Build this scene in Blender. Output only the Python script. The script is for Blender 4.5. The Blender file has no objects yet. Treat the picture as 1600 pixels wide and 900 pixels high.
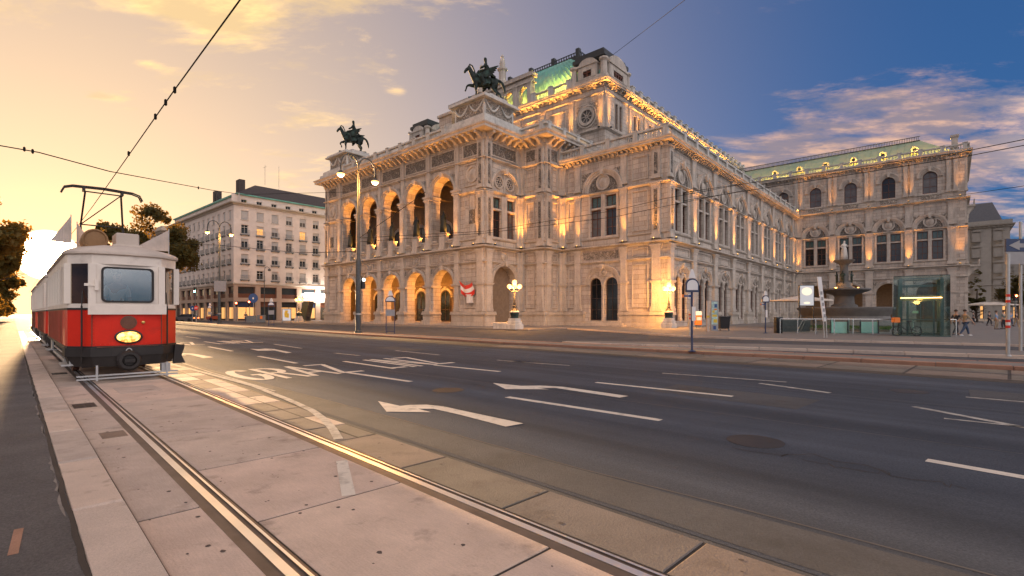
import bpy, bmesh, math, random
from mathutils import Matrix, Vector
random.seed(7)
R = math.radians
SC = bpy.context.scene
COL = SC.collection
# ------------------------------------------------------------------ camera
F_PX, HOR, CAM_H = 778.0, 490.0, 1.6
cam_d = bpy.data.cameras.new('camera'); cam = bpy.data.objects.new('camera', cam_d); COL.objects.link(cam)
cam_d.sensor_width = 36.0; cam_d.lens = 36.0 * F_PX / 1600.0
cam_d.shift_y = (HOR - 450.0) / 1600.0
cam_d.clip_start = 0.05; cam_d.clip_end = 5000
cam.location = (0, 0, CAM_H); cam.rotation_euler = (R(90), 0, 0)
SC.camera = cam
# ------------------------------------------------------------------ sun and sky
SUN_AZ = math.atan2(-725.0, 778.0)          # azimuth from +Y, negative = left of the view
SUN_EL = R(4.9)
SUN_DIR = Vector((math.sin(SUN_AZ) * math.cos(SUN_EL), math.cos(SUN_AZ) * math.cos(SUN_EL), math.sin(SUN_EL)))
sun_d = bpy.data.lights.new('sun', 'SUN'); sun = bpy.data.objects.new('sun', sun_d); COL.objects.link(sun)
sun_d.energy = 2.0; sun_d.angle = R(1.2); sun_d.color = (1.0, 0.62, 0.30)
sun.rotation_euler = SUN_DIR.to_track_quat('Z', 'Y').to_euler()
SC.view_settings.view_transform = 'Standard'; SC.view_settings.look = 'None'
SC.view_settings.gamma = 1.0; SC.view_settings.use_curve_mapping = False
SC.view_settings.exposure = 3.12
SC.cycles.use_denoising = True
SC.cycles.max_bounces = 6; SC.cycles.diffuse_bounces = 3; SC.cycles.glossy_bounces = 3
SC.cycles.transparent_max_bounces = 8; SC.cycles.transmission_bounces = 4
SC.cycles.sample_clamp_indirect = 4.0

def make_world():
    w = bpy.data.worlds.new('World'); SC.world = w; w.use_nodes = True
    nt = w.node_tree; N = nt.nodes; L = nt.links; N.clear()
    def nd(t, **k):
        n = N.new(t)
        for a, b in k.items(): setattr(n, a, b)
        return n
    def m(op, a, b=None, c=None, clamp=False):
        n = nd('ShaderNodeMath', operation=op, use_clamp=clamp)
        for i, x in enumerate((a, b, c)):
            if x is None: continue
            if isinstance(x, (int, float)): n.inputs[i].default_value = x
            else: L.new(x, n.inputs[i])
        return n.outputs[0]
    def mixc(f, a, b, bt='MIX'):
        n = nd('ShaderNodeMix', data_type='RGBA', blend_type=bt)
        for s, x in ((0, f), (6, a), (7, b)):
            if isinstance(x, (int, float)): n.inputs[s].default_value = x
            elif isinstance(x, tuple): n.inputs[s].default_value = (*x, 1)
            else: L.new(x, n.inputs[s])
        return n.outputs[2]
    def smooth(x, a, b):
        n = nd('ShaderNodeMapRange', interpolation_type='SMOOTHSTEP')
        L.new(x, n.inputs[0]); n.inputs[1].default_value = a; n.inputs[2].default_value = b
        return n.outputs[0]
    tc = nd('ShaderNodeTexCoord'); D = tc.outputs['Generated']
    sky = nd('ShaderNodeTexSky', sky_type='NISHITA', sun_disc=False)
    sky.sun_elevation = SUN_EL; sky.sun_rotation = SUN_AZ
    sky.air_density = 1.0; sky.dust_density = 0.6; sky.ozone_density = 3.5; sky.altitude = 150
    sep = nd('ShaderNodeSeparateXYZ'); L.new(D, sep.inputs[0]); X, Y, Z = sep.outputs
    dot = nd('ShaderNodeVectorMath', operation='DOT_PRODUCT'); L.new(D, dot.inputs[0]); dot.inputs[1].default_value = SUN_DIR
    ds = m('MAXIMUM', dot.outputs['Value'], 0.0)
    # aureole of the low sun: wide, warm, tightening to the burnt-out disc
    wide = m('POWER', ds, SKY['pw']); mid = m('POWER', ds, 14.0); tight = m('POWER', ds, 420.0); core = smooth(ds, 0.9993, 0.99975)
    glow = mixc(1.0, mixc(1.0, mixc(wide, (0, 0, 0), SKY['wide']), mixc(mid, (0, 0, 0), SKY['mid']), 'ADD'),
                mixc(1.0, mixc(tight, (0, 0, 0), SKY['tight']), mixc(core, (0, 0, 0), SKY['core']), 'ADD'), 'ADD')
    gam = nd('ShaderNodeGamma'); L.new(sky.outputs[0], gam.inputs[0]); gam.inputs[1].default_value = SKY['gamma']
    hz = m('MULTIPLY', m('POWER', m('MAXIMUM', m('ADD', m('MULTIPLY', X, math.sin(SUN_AZ)), m('MULTIPLY', Y, math.cos(SUN_AZ))), 0.0), 2.2), m('EXPONENT', m('MULTIPLY', m('ABSOLUTE', Z), -4.5)))
    glow = mixc(1.0, glow, mixc(hz, (0, 0, 0), SKY['hor']), 'ADD')
    base = mixc(1.0, gam.outputs[0], SKY['tint'], 'MULTIPLY')
    base = mixc(m('MULTIPLY', wide, 1.0, clamp=True), base, mixc(1.0, base, (1.0, 0.74, 0.30), 'MULTIPLY'))
    col = mixc(1.0, base, glow, 'ADD')
    # clouds: fractal noise on a plane high above, drawn out sideways
    zc = m('ADD', m('MAXIMUM', Z, 0.0), 0.10)
    px, py = m('DIVIDE', X, zc), m('DIVIDE', Y, zc)
    comb = nd('ShaderNodeCombineXYZ'); L.new(px, comb.inputs[0]); L.new(py, comb.inputs[1])
    mp = nd('ShaderNodeMapping'); L.new(comb.outputs[0], mp.inputs[0])
    mp.inputs['Location'].default_value = SKY['off']; mp.inputs['Scale'].default_value = SKY['scale']; mp.inputs['Rotation'].default_value = (0, 0, R(35))
    n1 = nd('ShaderNodeTexNoise'); L.new(mp.outputs[0], n1.inputs['Vector'])
    n1.inputs['Scale'].default_value = 1.0; n1.inputs['Detail'].default_value = 9; n1.inputs['Roughness'].default_value = 0.66; n1.inputs['Distortion'].default_value = 0.25
    n2 = nd('ShaderNodeTexNoise'); L.new(mp.outputs[0], n2.inputs['Vector'])
    n2.inputs['Scale'].default_value = 0.32; n2.inputs['Detail'].default_value = 2
    # cloud banks seen in the photograph: low in the right half, high in the left half
    def bank(az, el, sx, sz, amp):
        a = R(az); c = Vector((math.sin(a) * math.cos(R(el)), math.cos(a) * math.cos(R(el)), math.sin(R(el))))
        r = Vector((math.cos(a), -math.sin(a), 0)); u = r.cross(c); u.normalize()
        def comp(v):
            q = nd('ShaderNodeVectorMath', operation='DOT_PRODUCT'); L.new(D, q.inputs[0]); q.inputs[1].default_value = v; return q.outputs['Value']
        fx = m('DIVIDE', comp(r), sx); fz = m('DIVIDE', comp(u), sz)
        fr = m('GREATER_THAN', comp(c), 0.0)
        e = m('MULTIPLY', m('ADD', m('MULTIPLY', fx, fx), m('MULTIPLY', fz, fz)), -1.0)
        return m('MULTIPLY', m('MULTIPLY', m('EXPONENT', e), amp), fr)
    s = m('ADD', m('MULTIPLY', n1.outputs[0], 1.0), m('MULTIPLY', m('SUBTRACT', n2.outputs[0], 0.5), 0.35))
    tot = s
    for b in SKY['banks']: tot = m('ADD', tot, bank(*b))
    mask = smooth(tot, SKY['lo'], SKY['hi'])
    mask = m('MULTIPLY', mask, smooth(Z, 0.02, 0.10))
    n3 = nd('ShaderNodeTexNoise'); L.new(mp.outputs[0], n3.inputs['Vector'])
    n3.inputs['Scale'].default_value = 3.2; n3.inputs['Detail'].default_value = 5; n3.inputs['Roughness'].default_value = 0.6
    lit = smooth(m('SUBTRACT', n3.outputs[0], m('MULTIPLY', mask, 0.10)), 0.36, 0.62)
    near = smooth(ds, 0.30, 0.95)
    lit_c = mixc(near, SKY['lit_far'], SKY['lit_near']); sh_c = mixc(near, SKY['sh_far'], SKY['sh_near'])
    back = smooth(m('MULTIPLY', dot.outputs['Value'], -1.0), -0.12, 0.45)      # unseen clouds behind the view, brightened as added fill light
    lit_c = mixc(back, lit_c, SKY['fill_lit']); sh_c = mixc(back, sh_c, SKY['fill_sh'])
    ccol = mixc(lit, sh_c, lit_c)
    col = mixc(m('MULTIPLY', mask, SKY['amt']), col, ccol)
    bg = nd('ShaderNodeBackground'); L.new(col, bg.inputs[0]); bg.inputs[1].default_value = SKY['strength']
    out = nd('ShaderNodeOutputWorld'); L.new(bg.outputs[0], out.inputs[0])
    w.cycles.sampling_method = 'MANUAL'; w.cycles.sample_map_resolution = 1024

SKY = dict(strength=0.10, tint=(0.082, 0.162, 0.305), gamma=0.50, pw=2.6,
           wide=(0.80, 0.52, 0.31), hor=(0.88, 0.47, 0.20), mid=(0.22, 0.07, 0.0), tight=(1.6, 0.30, 0.0), core=(90, 70, 40),
           off=(3.7, 1.2, 0), scale=(1.25, 2.5, 1), lo=0.40, hi=0.60, amt=0.92,
           lit_near=(2.0, 1.28, 0.50), lit_far=(1.15, 0.68, 0.45), sh_near=(1.15, 0.80, 0.40), sh_far=(0.38, 0.31, 0.36),
           fill_lit=(4.4, 3.8, 3.5), fill_sh=(2.8, 2.5, 2.4),  # out-of-view cloud tones, raised to fill facades, tram and ground
           banks=[(22, 15.5, 0.20, 0.055, 0.24), (36, 11, 0.22, 0.06, 0.06), (37, 19.5, 0.10, 0.020, 0.10), (-30, 27, 0.15, 0.030, 0.17), (-39, 18.5, 0.05, 0.02, 0.16), (-36, 22, 0.03, 0.008, 0.14), (-13, 23.5, 0.025, 0.012, 0.16), (2, 24, 0.34, 0.15, -0.34), (44, 26, 0.34, 0.06, -0.34), (-42, 16, 0.26, 0.12, -0.27), (-40, 4, 0.4, 0.08, -0.25)])
make_world()
# ------------------------------------------------------------------ materials
MATS = {}
def _lin(c): return tuple(c)
def mat(name, col=(0.5, 0.5, 0.5), rough=0.7, metal=0.0, spec=0.5, var=0.0, vscale=3.0, bump=0.0, bscale=20.0, emit=None, estr=0.0,
        alpha=1.0, trans=0.0, grain=0.0, gscale=60.0, stain=None, stretch=None, ior=1.45, coat=0.0):
    if name in MATS: return MATS[name]
    m = bpy.data.materials.new(name); m.use_nodes = True; MATS[name] = m
    nt = m.node_tree; N = nt.nodes; L = nt.links
    b = N['Principled BSDF']
    b.inputs['Roughness'].default_value = rough; b.inputs['Metallic'].default_value = metal
    b.inputs['Specular IOR Level'].default_value = spec; b.inputs['Base Color'].default_value = (*col, 1)
    b.inputs['IOR'].default_value = ior; b.inputs['Alpha'].default_value = alpha; b.inputs['Transmission Weight'].default_value = trans
    b.inputs['Coat Weight'].default_value = coat
    if emit:
        b.inputs['Emission Color'].default_value = (*emit, 1); b.inputs['Emission Strength'].default_value = estr
    if var or bump or grain or stain:
        tc = N.new('ShaderNodeTexCoord'); vec = tc.outputs['Object']
        if stretch:
            mp = N.new('ShaderNodeMapping'); L.new(vec, mp.inputs[0]); mp.inputs['Scale'].default_value = stretch; vec = mp.outputs[0]
        cur = None
        def noise(sc, det=5, r=0.6):
            n = N.new('ShaderNodeTexNoise'); L.new(vec, n.inputs['Vector']); n.inputs['Scale'].default_value = sc
            n.inputs['Detail'].default_value = det; n.inputs['Roughness'].default_value = r; return n.outputs[0]
        def ramp(f, lo, hi, a, c):
            r = N.new('ShaderNodeMapRange'); L.new(f, r.inputs[0]); r.inputs[1].default_value = lo; r.inputs[2].default_value = hi
            r.inputs[3].default_value = a; r.inputs[4].default_value = c; return r.outputs[0]
        fac = None
        if var: fac = ramp(noise(vscale), 0.25, 0.75, 1 - var, 1 + var)
        if grain:
            g = ramp(noise(gscale, 3, 0.8), 0.2, 0.8, 1 - grain, 1 + grain)
            if fac is None: fac = g
            else:
                q = N.new('ShaderNodeMath'); q.operation = 'MULTIPLY'; L.new(fac, q.inputs[0]); L.new(g, q.inputs[1]); fac = q.outputs[0]
        if fac is not None:
            q = N.new('ShaderNodeVectorMath'); q.operation = 'SCALE'; q.inputs[0].default_value = col; L.new(fac, q.inputs['Scale']); cur = q.outputs[0]
        if stain:
            mx = N.new('ShaderNodeMix'); mx.data_type = 'RGBA'
            L.new(ramp(noise(stain[1], 6, 0.65), stain[2], stain[3], 0, stain[4]), mx.inputs[0])
            if cur: L.new(cur, mx.inputs[6])
            else: mx.inputs[6].default_value = (*col, 1)
            mx.inputs[7].default_value = (*stain[0], 1); cur = mx.outputs[2]
        if cur: L.new(cur, b.inputs['Base Color'])
        if bump:
            bp = N.new('ShaderNodeBump'); L.new(noise(bscale, 4, 0.7), bp.inputs['Height']); bp.inputs['Strength'].default_value = bump
            bp.inputs['Distance'].default_value = 0.05; L.new(bp.outputs[0], b.inputs['Normal'])
    return m

def stone(name, c1, c2, course=0.55, width=1.5, mortar=0.012, bump=0.35, dirt=0.35, coursing=True):
    """dressed ashlar: brick texture laid on (x+y, z), soot streaks running down, fine relief"""
    m = bpy.data.materials.new(name); m.use_nodes = True; MATS[name] = m
    nt = m.node_tree; N = nt.nodes; L = nt.links; b = N['Principled BSDF']
    b.inputs['Roughness'].default_value = 0.85; b.inputs['Specular IOR Level'].default_value = 0.25
    tc = N.new('ShaderNodeTexCoord'); sp = N.new('ShaderNodeSeparateXYZ'); L.new(tc.outputs['Object'], sp.inputs[0])
    ad = N.new('ShaderNodeMath'); ad.operation = 'ADD'; L.new(sp.outputs[0], ad.inputs[0]); L.new(sp.outputs[1], ad.inputs[1])
    cb = N.new('ShaderNodeCombineXYZ'); L.new(ad.outputs[0], cb.inputs[0]); L.new(sp.outputs[2], cb.inputs[1])
    br = N.new('ShaderNodeTexBrick'); L.new(cb.outputs[0], br.inputs['Vector'])
    br.inputs['Color1'].default_value = (*c1, 1); br.inputs['Color2'].default_value = (*c2, 1)
    br.inputs['Mortar'].default_value = (c1[0] * .55, c1[1] * .52, c1[2] * .5, 1)
    br.inputs['Scale'].default_value = 1.0; br.inputs['Mortar Size'].default_value = mortar; br.inputs['Mortar Smooth'].default_value = 0.2
    br.inputs['Brick Width'].default_value = width; br.inputs['Row Height'].default_value = course
    def noise(sc, det, vec=None, r=0.6):
        n = N.new('ShaderNodeTexNoise'); L.new(vec or tc.outputs['Object'], n.inputs['Vector']); n.inputs['Scale'].default_value = sc
        n.inputs['Detail'].default_value = det; n.inputs['Roughness'].default_value = r; return n.outputs[0]
    def rng(f, a, c, o0, o1):
        r = N.new('ShaderNodeMapRange'); L.new(f, r.inputs[0])
        for i, x in enumerate((a, c, o0, o1)): r.inputs[i + 1].default_value = x
        return r.outputs[0]
    mp = N.new('ShaderNodeMapping'); L.new(tc.outputs['Object'], mp.inputs[0]); mp.inputs['Scale'].default_value = (1.3, 1.3, 0.16)
    streak = rng(noise(1.0, 6, mp.outputs[0], 0.65), 0.47, 0.72, 0, dirt)
    cur = br.outputs['Color']
    if not coursing:
        rg = N.new('ShaderNodeMix'); rg.data_type = 'RGBA'; L.new(rng(noise(0.9, 4), 0.3, 0.7, 0, 1), rg.inputs[0])
        rg.inputs[6].default_value = (*c1, 1); rg.inputs[7].default_value = (*c2, 1); cur = rg.outputs[2]
    mx = N.new('ShaderNodeMix'); mx.data_type = 'RGBA'; L.new(streak, mx.inputs[0]); L.new(cur, mx.inputs[6])
    mx.inputs[7].default_value = (c1[0] * .32, c1[1] * .32, c1[2] * .34, 1)
    gr = N.new('ShaderNodeVectorMath'); gr.operation = 'SCALE'; L.new(mx.outputs[2], gr.inputs[0]); L.new(rng(noise(7, 5), 0.25, 0.75, 0.84, 1.14), gr.inputs['Scale'])
    L.new(gr.outputs[0], b.inputs['Base Color'])
    hh = N.new('ShaderNodeMath'); hh.operation = 'MULTIPLY_ADD'; L.new(noise(9, 5), hh.inputs[0]); hh.inputs[1].default_value = 0.35
    if coursing:
        iv = N.new('ShaderNodeMath'); iv.operation = 'SUBTRACT'; iv.inputs[0].default_value = 1.0; L.new(br.outputs['Fac'], iv.inputs[1]); L.new(iv.outputs[0], hh.inputs[2])
    else: hh.inputs[2].default_value = 0
    bp = N.new('ShaderNodeBump'); L.new(hh.outputs[0], bp.inputs['Height']); bp.inputs['Strength'].default_value = bump; bp.inputs['Distance'].default_value = 0.04
    L.new(bp.outputs[0], b.inputs['Normal'])
    return m

stone('ashlar', (0.56, 0.495, 0.425), (0.40, 0.355, 0.31), mortar=0.03, dirt=0.62)
stone('trim_stone', (0.58, 0.52, 0.45), (0.43, 0.385, 0.335), coursing=False, bump=0.3, dirt=0.65)
stone('plinth_stone', (0.50, 0.44, 0.37), (0.42, 0.37, 0.31), course=0.6, width=1.9, dirt=0.4)
stone('white_stone', (0.62, 0.60, 0.55), (0.50, 0.48, 0.44), coursing=False, bump=0.4, dirt=0.6)
def relief(name, c, scale):
    m = mat(name, c, 0.85, spec=0.25, var=0.2, vscale=1.5)
    nt = m.node_tree; N = nt.nodes; L = nt.links; b = N['Principled BSDF']; tc = N.new('ShaderNodeTexCoord')
    w = N.new('ShaderNodeTexNoise'); L.new(tc.outputs['Object'], w.inputs['Vector']); w.inputs['Scale'].default_value = scale; w.inputs['Detail'].default_value = 2; w.inputs['Distortion'].default_value = 2.5
    mr = N.new('ShaderNodeMapRange'); mr.interpolation_type = 'SMOOTHSTEP'; L.new(w.outputs[0], mr.inputs[0]); mr.inputs[1].default_value = .42; mr.inputs[2].default_value = .58
    old = b.inputs['Base Color'].links[0].from_socket; sc = N.new('ShaderNodeVectorMath'); sc.operation = 'SCALE'; L.new(old, sc.inputs[0])
    m2 = N.new('ShaderNodeMapRange'); L.new(mr.outputs[0], m2.inputs[0]); m2.inputs[3].default_value = .62; m2.inputs[4].default_value = 1.35; L.new(m2.outputs[0], sc.inputs['Scale']); L.new(sc.outputs[0], b.inputs['Base Color'])  # shading of the carving put into the colour: hollows darker, raised parts lighter
    bp = N.new('ShaderNodeBump'); L.new(mr.outputs[0], bp.inputs['Height']); bp.inputs['Strength'].default_value = 1.0; bp.inputs['Distance'].default_value = 0.12
    L.new(bp.outputs[0], b.inputs['Normal'])
    return m
relief('relief_stone', (0.37, 0.325, 0.275), 2.6)
relief('relief_dark', (0.22, 0.20, 0.175), 2.4)
mat('wire_black', (.02, .018, .016), .9, spec=.1)
mat('copper', (0.14, 0.38, 0.32), 0.6, var=0.25, vscale=0.6, bump=0.15, bscale=6, stain=((0.34, 0.34, 0.24), 0.5, 0.52, 0.76, 0.6))
mat('dark_metal_roof', (0.035, 0.04, 0.042), 0.5, var=0.2)
mat('dark_roof', (0.06, 0.05, 0.048), 0.8, var=0.25, vscale=2)
mat('wood_frame', (0.12, 0.042, 0.022), 0.55, var=0.2)
mat('dark_wood', (0.05, 0.028, 0.02), 0.5, var=0.2)
mat('window_glass', (0.022, 0.030, 0.036), 0.07, spec=0.9, var=0.3, vscale=0.6, bump=0.03, bscale=1.5)
mat('stained_glass', (0.06, 0.11, 0.11), 0.15, spec=0.8, var=0.5, vscale=4)
mat('lead', (0.05, 0.05, 0.05), 0.5)
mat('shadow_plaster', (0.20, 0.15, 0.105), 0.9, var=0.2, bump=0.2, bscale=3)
mat('bronze', (0.026, 0.036, 0.033), 0.75, metal=0.0, spec=.25, var=0.45, vscale=3.5, bump=0.5, bscale=8, stain=((0.07, 0.16, 0.14), 1.8, 0.5, 0.72, 0.6))
mat('asphalt', (0.070, 0.081, 0.102), 0.85, spec=0.10, var=0.14, vscale=0.35, grain=0.42, gscale=55, bump=0.6, bscale=85, stain=((0.030, 0.032, 0.038), 0.16, 0.52, 0.72, 0.45))
def lane_wear(m):
    """tyre-polished bands and dirt drawn out along the lanes"""
    nt = m.node_tree; N = nt.nodes; L = nt.links; b = N['Principled BSDF']; tc = N.new('ShaderNodeTexCoord'); mp = N.new('ShaderNodeMapping'); L.new(tc.outputs['Object'], mp.inputs[0])
    mp.vector_type = 'TEXTURE'; mp.inputs['Rotation'].default_value = (0, 0, R(45.07)); mp.inputs['Scale'].default_value = (0.8, 26, 1)
    n = N.new('ShaderNodeTexNoise'); L.new(mp.outputs[0], n.inputs['Vector']); n.inputs['Scale'].default_value = 1.0; n.inputs['Detail'].default_value = 4
    r = N.new('ShaderNodeMapRange'); L.new(n.outputs[0], r.inputs[0]); r.inputs[1].default_value = .3; r.inputs[2].default_value = .7; r.inputs[3].default_value = .70; r.inputs[4].default_value = 1.34
    old = b.inputs['Base Color'].links[0].from_socket; sc = N.new('ShaderNodeVectorMath'); sc.operation = 'SCALE'; L.new(old, sc.inputs[0]); L.new(r.outputs[0], sc.inputs['Scale']); L.new(sc.outputs[0], b.inputs['Base Color'])
    r2 = N.new('ShaderNodeMapRange'); L.new(n.outputs[0], r2.inputs[0]); r2.inputs[1].default_value = .3; r2.inputs[2].default_value = .7; r2.inputs[3].default_value = .78; r2.inputs[4].default_value = .95; L.new(r2.outputs[0], b.inputs['Roughness'])
lane_wear(MATS['asphalt'])
mat('asphalt_pale', (0.088, 0.090, 0.096), 0.85, spec=0.15, var=0.2, vscale=0.8, grain=0.3, gscale=60, bump=0.5, bscale=70, stain=((0.055, 0.053, 0.052), 0.7, 0.5, 0.68, 0.7))
mat('asphalt_seam', (0.10, 0.092, 0.085), 0.7, var=0.2)
mat('pavement_asphalt', (0.135, 0.125, 0.12), 0.9, spec=0.12, var=0.22, vscale=1.2, grain=0.4, gscale=50, bump=0.7, bscale=60, stain=((0.15, 0.125, 0.105), 1.1, 0.56, 0.74, 0.5))
mat('paving', (0.18, 0.165, 0.15), 0.8, spec=0.3, var=0.15, vscale=1.1, grain=0.15, gscale=30)
mat('granite', (0.50, 0.405, 0.335), 0.75, spec=0.35, var=0.16, vscale=2.5, grain=0.30, gscale=110, bump=0.3, bscale=90, stain=((0.2, 0.16, 0.13), 5, 0.6, 0.74, 0.6))
mat('granite_red', (0.30, 0.16, 0.105), 0.75, var=0.2, vscale=2.0, grain=0.25, gscale=80, bump=0.3, bscale=60)
for i, c in enumerate([(0.54, 0.415, 0.335), (0.49, 0.395, 0.325), (0.58, 0.445, 0.35), (0.45, 0.365, 0.305)]):
    mat('concrete_%d' % i, c, 0.72, spec=0.35, var=0.20, vscale=1.6, grain=0.14, gscale=70, bump=0.35, bscale=50, stain=((0.17, 0.125, 0.10), 2.3, 0.57, 0.73, 0.65), stretch=None)
def brushed(m):
    nt = m.node_tree; N = nt.nodes; L = nt.links; b = N['Principled BSDF']; tc = N.new('ShaderNodeTexCoord'); mp = N.new('ShaderNodeMapping'); L.new(tc.outputs['Object'], mp.inputs[0]); mp.vector_type = 'TEXTURE'
    mp.inputs['Rotation'].default_value = (0, 0, R(45.07)); mp.inputs['Scale'].default_value = (.010, .16, 1); n = N.new('ShaderNodeTexNoise'); L.new(mp.outputs[0], n.inputs['Vector']); n.inputs['Scale'].default_value = 1.0; n.inputs['Detail'].default_value = 3
    r = N.new('ShaderNodeMapRange'); L.new(n.outputs[0], r.inputs[0]); r.inputs[1].default_value = .3; r.inputs[2].default_value = .7; r.inputs[3].default_value = .94; r.inputs[4].default_value = 1.06
    old = b.inputs['Base Color'].links[0].from_socket; sc = N.new('ShaderNodeVectorMath'); sc.operation = 'SCALE'; L.new(old, sc.inputs[0]); L.new(r.outputs[0], sc.inputs['Scale']); L.new(sc.outputs[0], b.inputs['Base Color'])
for i in range(4): brushed(MATS['concrete_%d' % i])
for i, c in enumerate([(0.16, 0.145, 0.125), (0.20, 0.165, 0.14), (0.17, 0.15, 0.135)]):
    mat('concrete_dark_%d' % i, c, 0.8, spec=0.15, var=0.2, vscale=1.4, grain=0.2, gscale=60, bump=0.35, bscale=50, stain=((0.09, 0.075, 0.065), 2.0, 0.55, 0.75, 0.7))
mat('slab_pink', (0.40, 0.26, 0.20), 0.75, var=0.2, vscale=2, grain=0.15, gscale=60)
mat('joint', (0.045, 0.036, 0.03), 0.9, var=0.3)
mat('pit', (0.09, 0.07, 0.06), 0.9)
mat('rail_steel', (0.80, 0.82, 0.86), 0.36, metal=0.9, var=0.12, vscale=2, bump=0.04, bscale=8, stretch=(1, 1, 1))
mat('rail_dark', (0.13, 0.105, 0.092), 0.55, metal=0.5, var=0.3)
mat('cast_iron', (0.055, 0.05, 0.048), 0.6, metal=0.5, var=0.2)
mat('cover_metal', (0.20, 0.15, 0.12), 0.6, metal=0.3, var=0.2, bump=0.3)
mat('road_paint', (0.60, 0.55, 0.47), 0.7, spec=0.3, var=0.14, vscale=2, grain=0.12, gscale=60, stain=((0.22, 0.20, 0.18), 5, 0.53, 0.72, 0.75))
mat('road_paint_worn', (0.42, 0.40, 0.36), 0.7, spec=0.3, var=0.2, vscale=2, grain=0.2, gscale=60, stain=((0.12, 0.115, 0.11), 5, 0.44, 0.68, 0.85))
mat('yellow_paint', (0.60, 0.44, 0.05), 0.7, var=0.2)
mat('steel_grey', (0.16, 0.18, 0.19), 0.5, metal=0.4, var=0.15)
mat('pole_dark', (0.055, 0.065, 0.07), 0.5, metal=0.2, var=0.35, vscale=5, stain=((0.2, 0.2, 0.2), 6, 0.62, 0.75, 0.6))
mat('black_paint', (0.018, 0.018, 0.02), 0.4)
mat('galvanised', (0.42, 0.42, 0.41), 0.45, metal=0.5, var=0.15)
mat('stainless', (0.6, 0.6, 0.58), 0.25, metal=1.0)
mat('white_paint', (0.72, 0.70, 0.68), 0.5, var=0.06)
mat('blue_paint', (0.03, 0.075, 0.22), 0.45)
mat('navy_paint', (0.022, 0.04, 0.10), 0.4)
mat('grey_board', (0.30, 0.29, 0.29), 0.6, var=0.1)
mat('red_paint', (0.62, 0.035, 0.02), 0.45)
mat('orange_paint', (0.75, 0.20, 0.03), 0.5)
mat('green_glow', (0.1, 0.3, 0.2), 0.4, emit=(0.25, 1.0, 0.75), estr=6)
mat('red_glow', (0.4, 0.05, 0.02), 0.4, emit=(1.0, 0.12, 0.03), estr=6)
mat('lamp_glow', (1, 0.8, 0.5), 0.4, emit=(1.0, 0.42, 0.075), estr=0.6)
mat('flood_glow', (1, 0.8, 0.5), 0.4, emit=(1.0, 0.46, 0.10), estr=2.0)
mat('white_glow', (1, 1, 1), 0.4, emit=(1.0, 0.92, 0.82), estr=3.2)
mat('poster_glow', (0.3, 0.3, 0.3), 0.4, emit=(0.72, 0.72, 0.76), estr=0.06)
mat('poster_glow_hot', (.4, .4, .4), 0.4, emit=(1.0, 0.80, 0.52), estr=.12)
mat('shop_glow', (0.3, 0.15, 0.06), 0.3, emit=(1.0, 0.48, 0.15), estr=0.13, var=0.5, vscale=1.2)
mat('room_glow', (0.4, 0.25, 0.1), 0.3, emit=(1.0, 0.45, 0.12), estr=0.13, var=.4, vscale=2)

def glass(name, tint, refl=0.12, rough=0.03):
    """thin sheet of architectural glass: clear with a fresnel reflection"""
    m = bpy.data.materials.new(name); m.use_nodes = True; MATS[name] = m; nt = m.node_tree; N = nt.nodes; L = nt.links; N.remove(N['Principled BSDF'])
    t = N.new('ShaderNodeBsdfTransparent'); t.inputs[0].default_value = (*tint, 1); g = N.new('ShaderNodeBsdfGlossy'); g.inputs['Roughness'].default_value = rough; g.inputs[0].default_value = (.9, .95, .93, 1)
    lw = N.new('ShaderNodeLayerWeight'); lw.inputs[0].default_value = refl; mx = N.new('ShaderNodeMixShader'); L.new(lw.outputs['Fresnel'], mx.inputs[0]); L.new(t.outputs[0], mx.inputs[1]); L.new(g.outputs[0], mx.inputs[2]); L.new(mx.outputs[0], N['Material Output'].inputs[0])
glass('clear_glass', (.90, .95, .935), .35)
glass('tram_glass', (.80, .74, .66), .18); glass('tram_glass_front', (.74, .72, .70), .76, .08)

mat('bronze_dark', (.022, .028, .026), .6, metal=.3, var=.3)
mat('mortar', (.20, .175, .155), .9, var=.25, vscale=6)

mat('window_curtain', (0.11, 0.105, 0.10), 0.12, spec=0.8, var=0.3, vscale=1.5)
mat('window_dark', (0.012, 0.014, 0.016), 0.06, spec=0.7)

mat('granite_b', (0.43, 0.355, 0.30), 0.75, spec=0.3, var=0.18, vscale=3.5, grain=0.32, gscale=100, bump=0.3, bscale=90, stain=((0.2, 0.16, 0.13), 4, 0.56, 0.72, 0.6))
mat('granite_c', (0.53, 0.42, 0.34), 0.75, spec=0.3, var=0.15, vscale=2.0, grain=0.30, gscale=120, bump=0.3, bscale=90, stain=((0.24, 0.19, 0.15), 6, 0.58, 0.74, 0.6))

mat('copper_lit', (0.27, 0.36, 0.26), 0.65, var=0.25, vscale=0.6, bump=0.15, bscale=6, stain=((0.36, 0.31, 0.20), 0.6, 0.45, 0.72, 0.75))  # wing roof copper with its yellowish lamp-lit tone put into the colour
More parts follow.
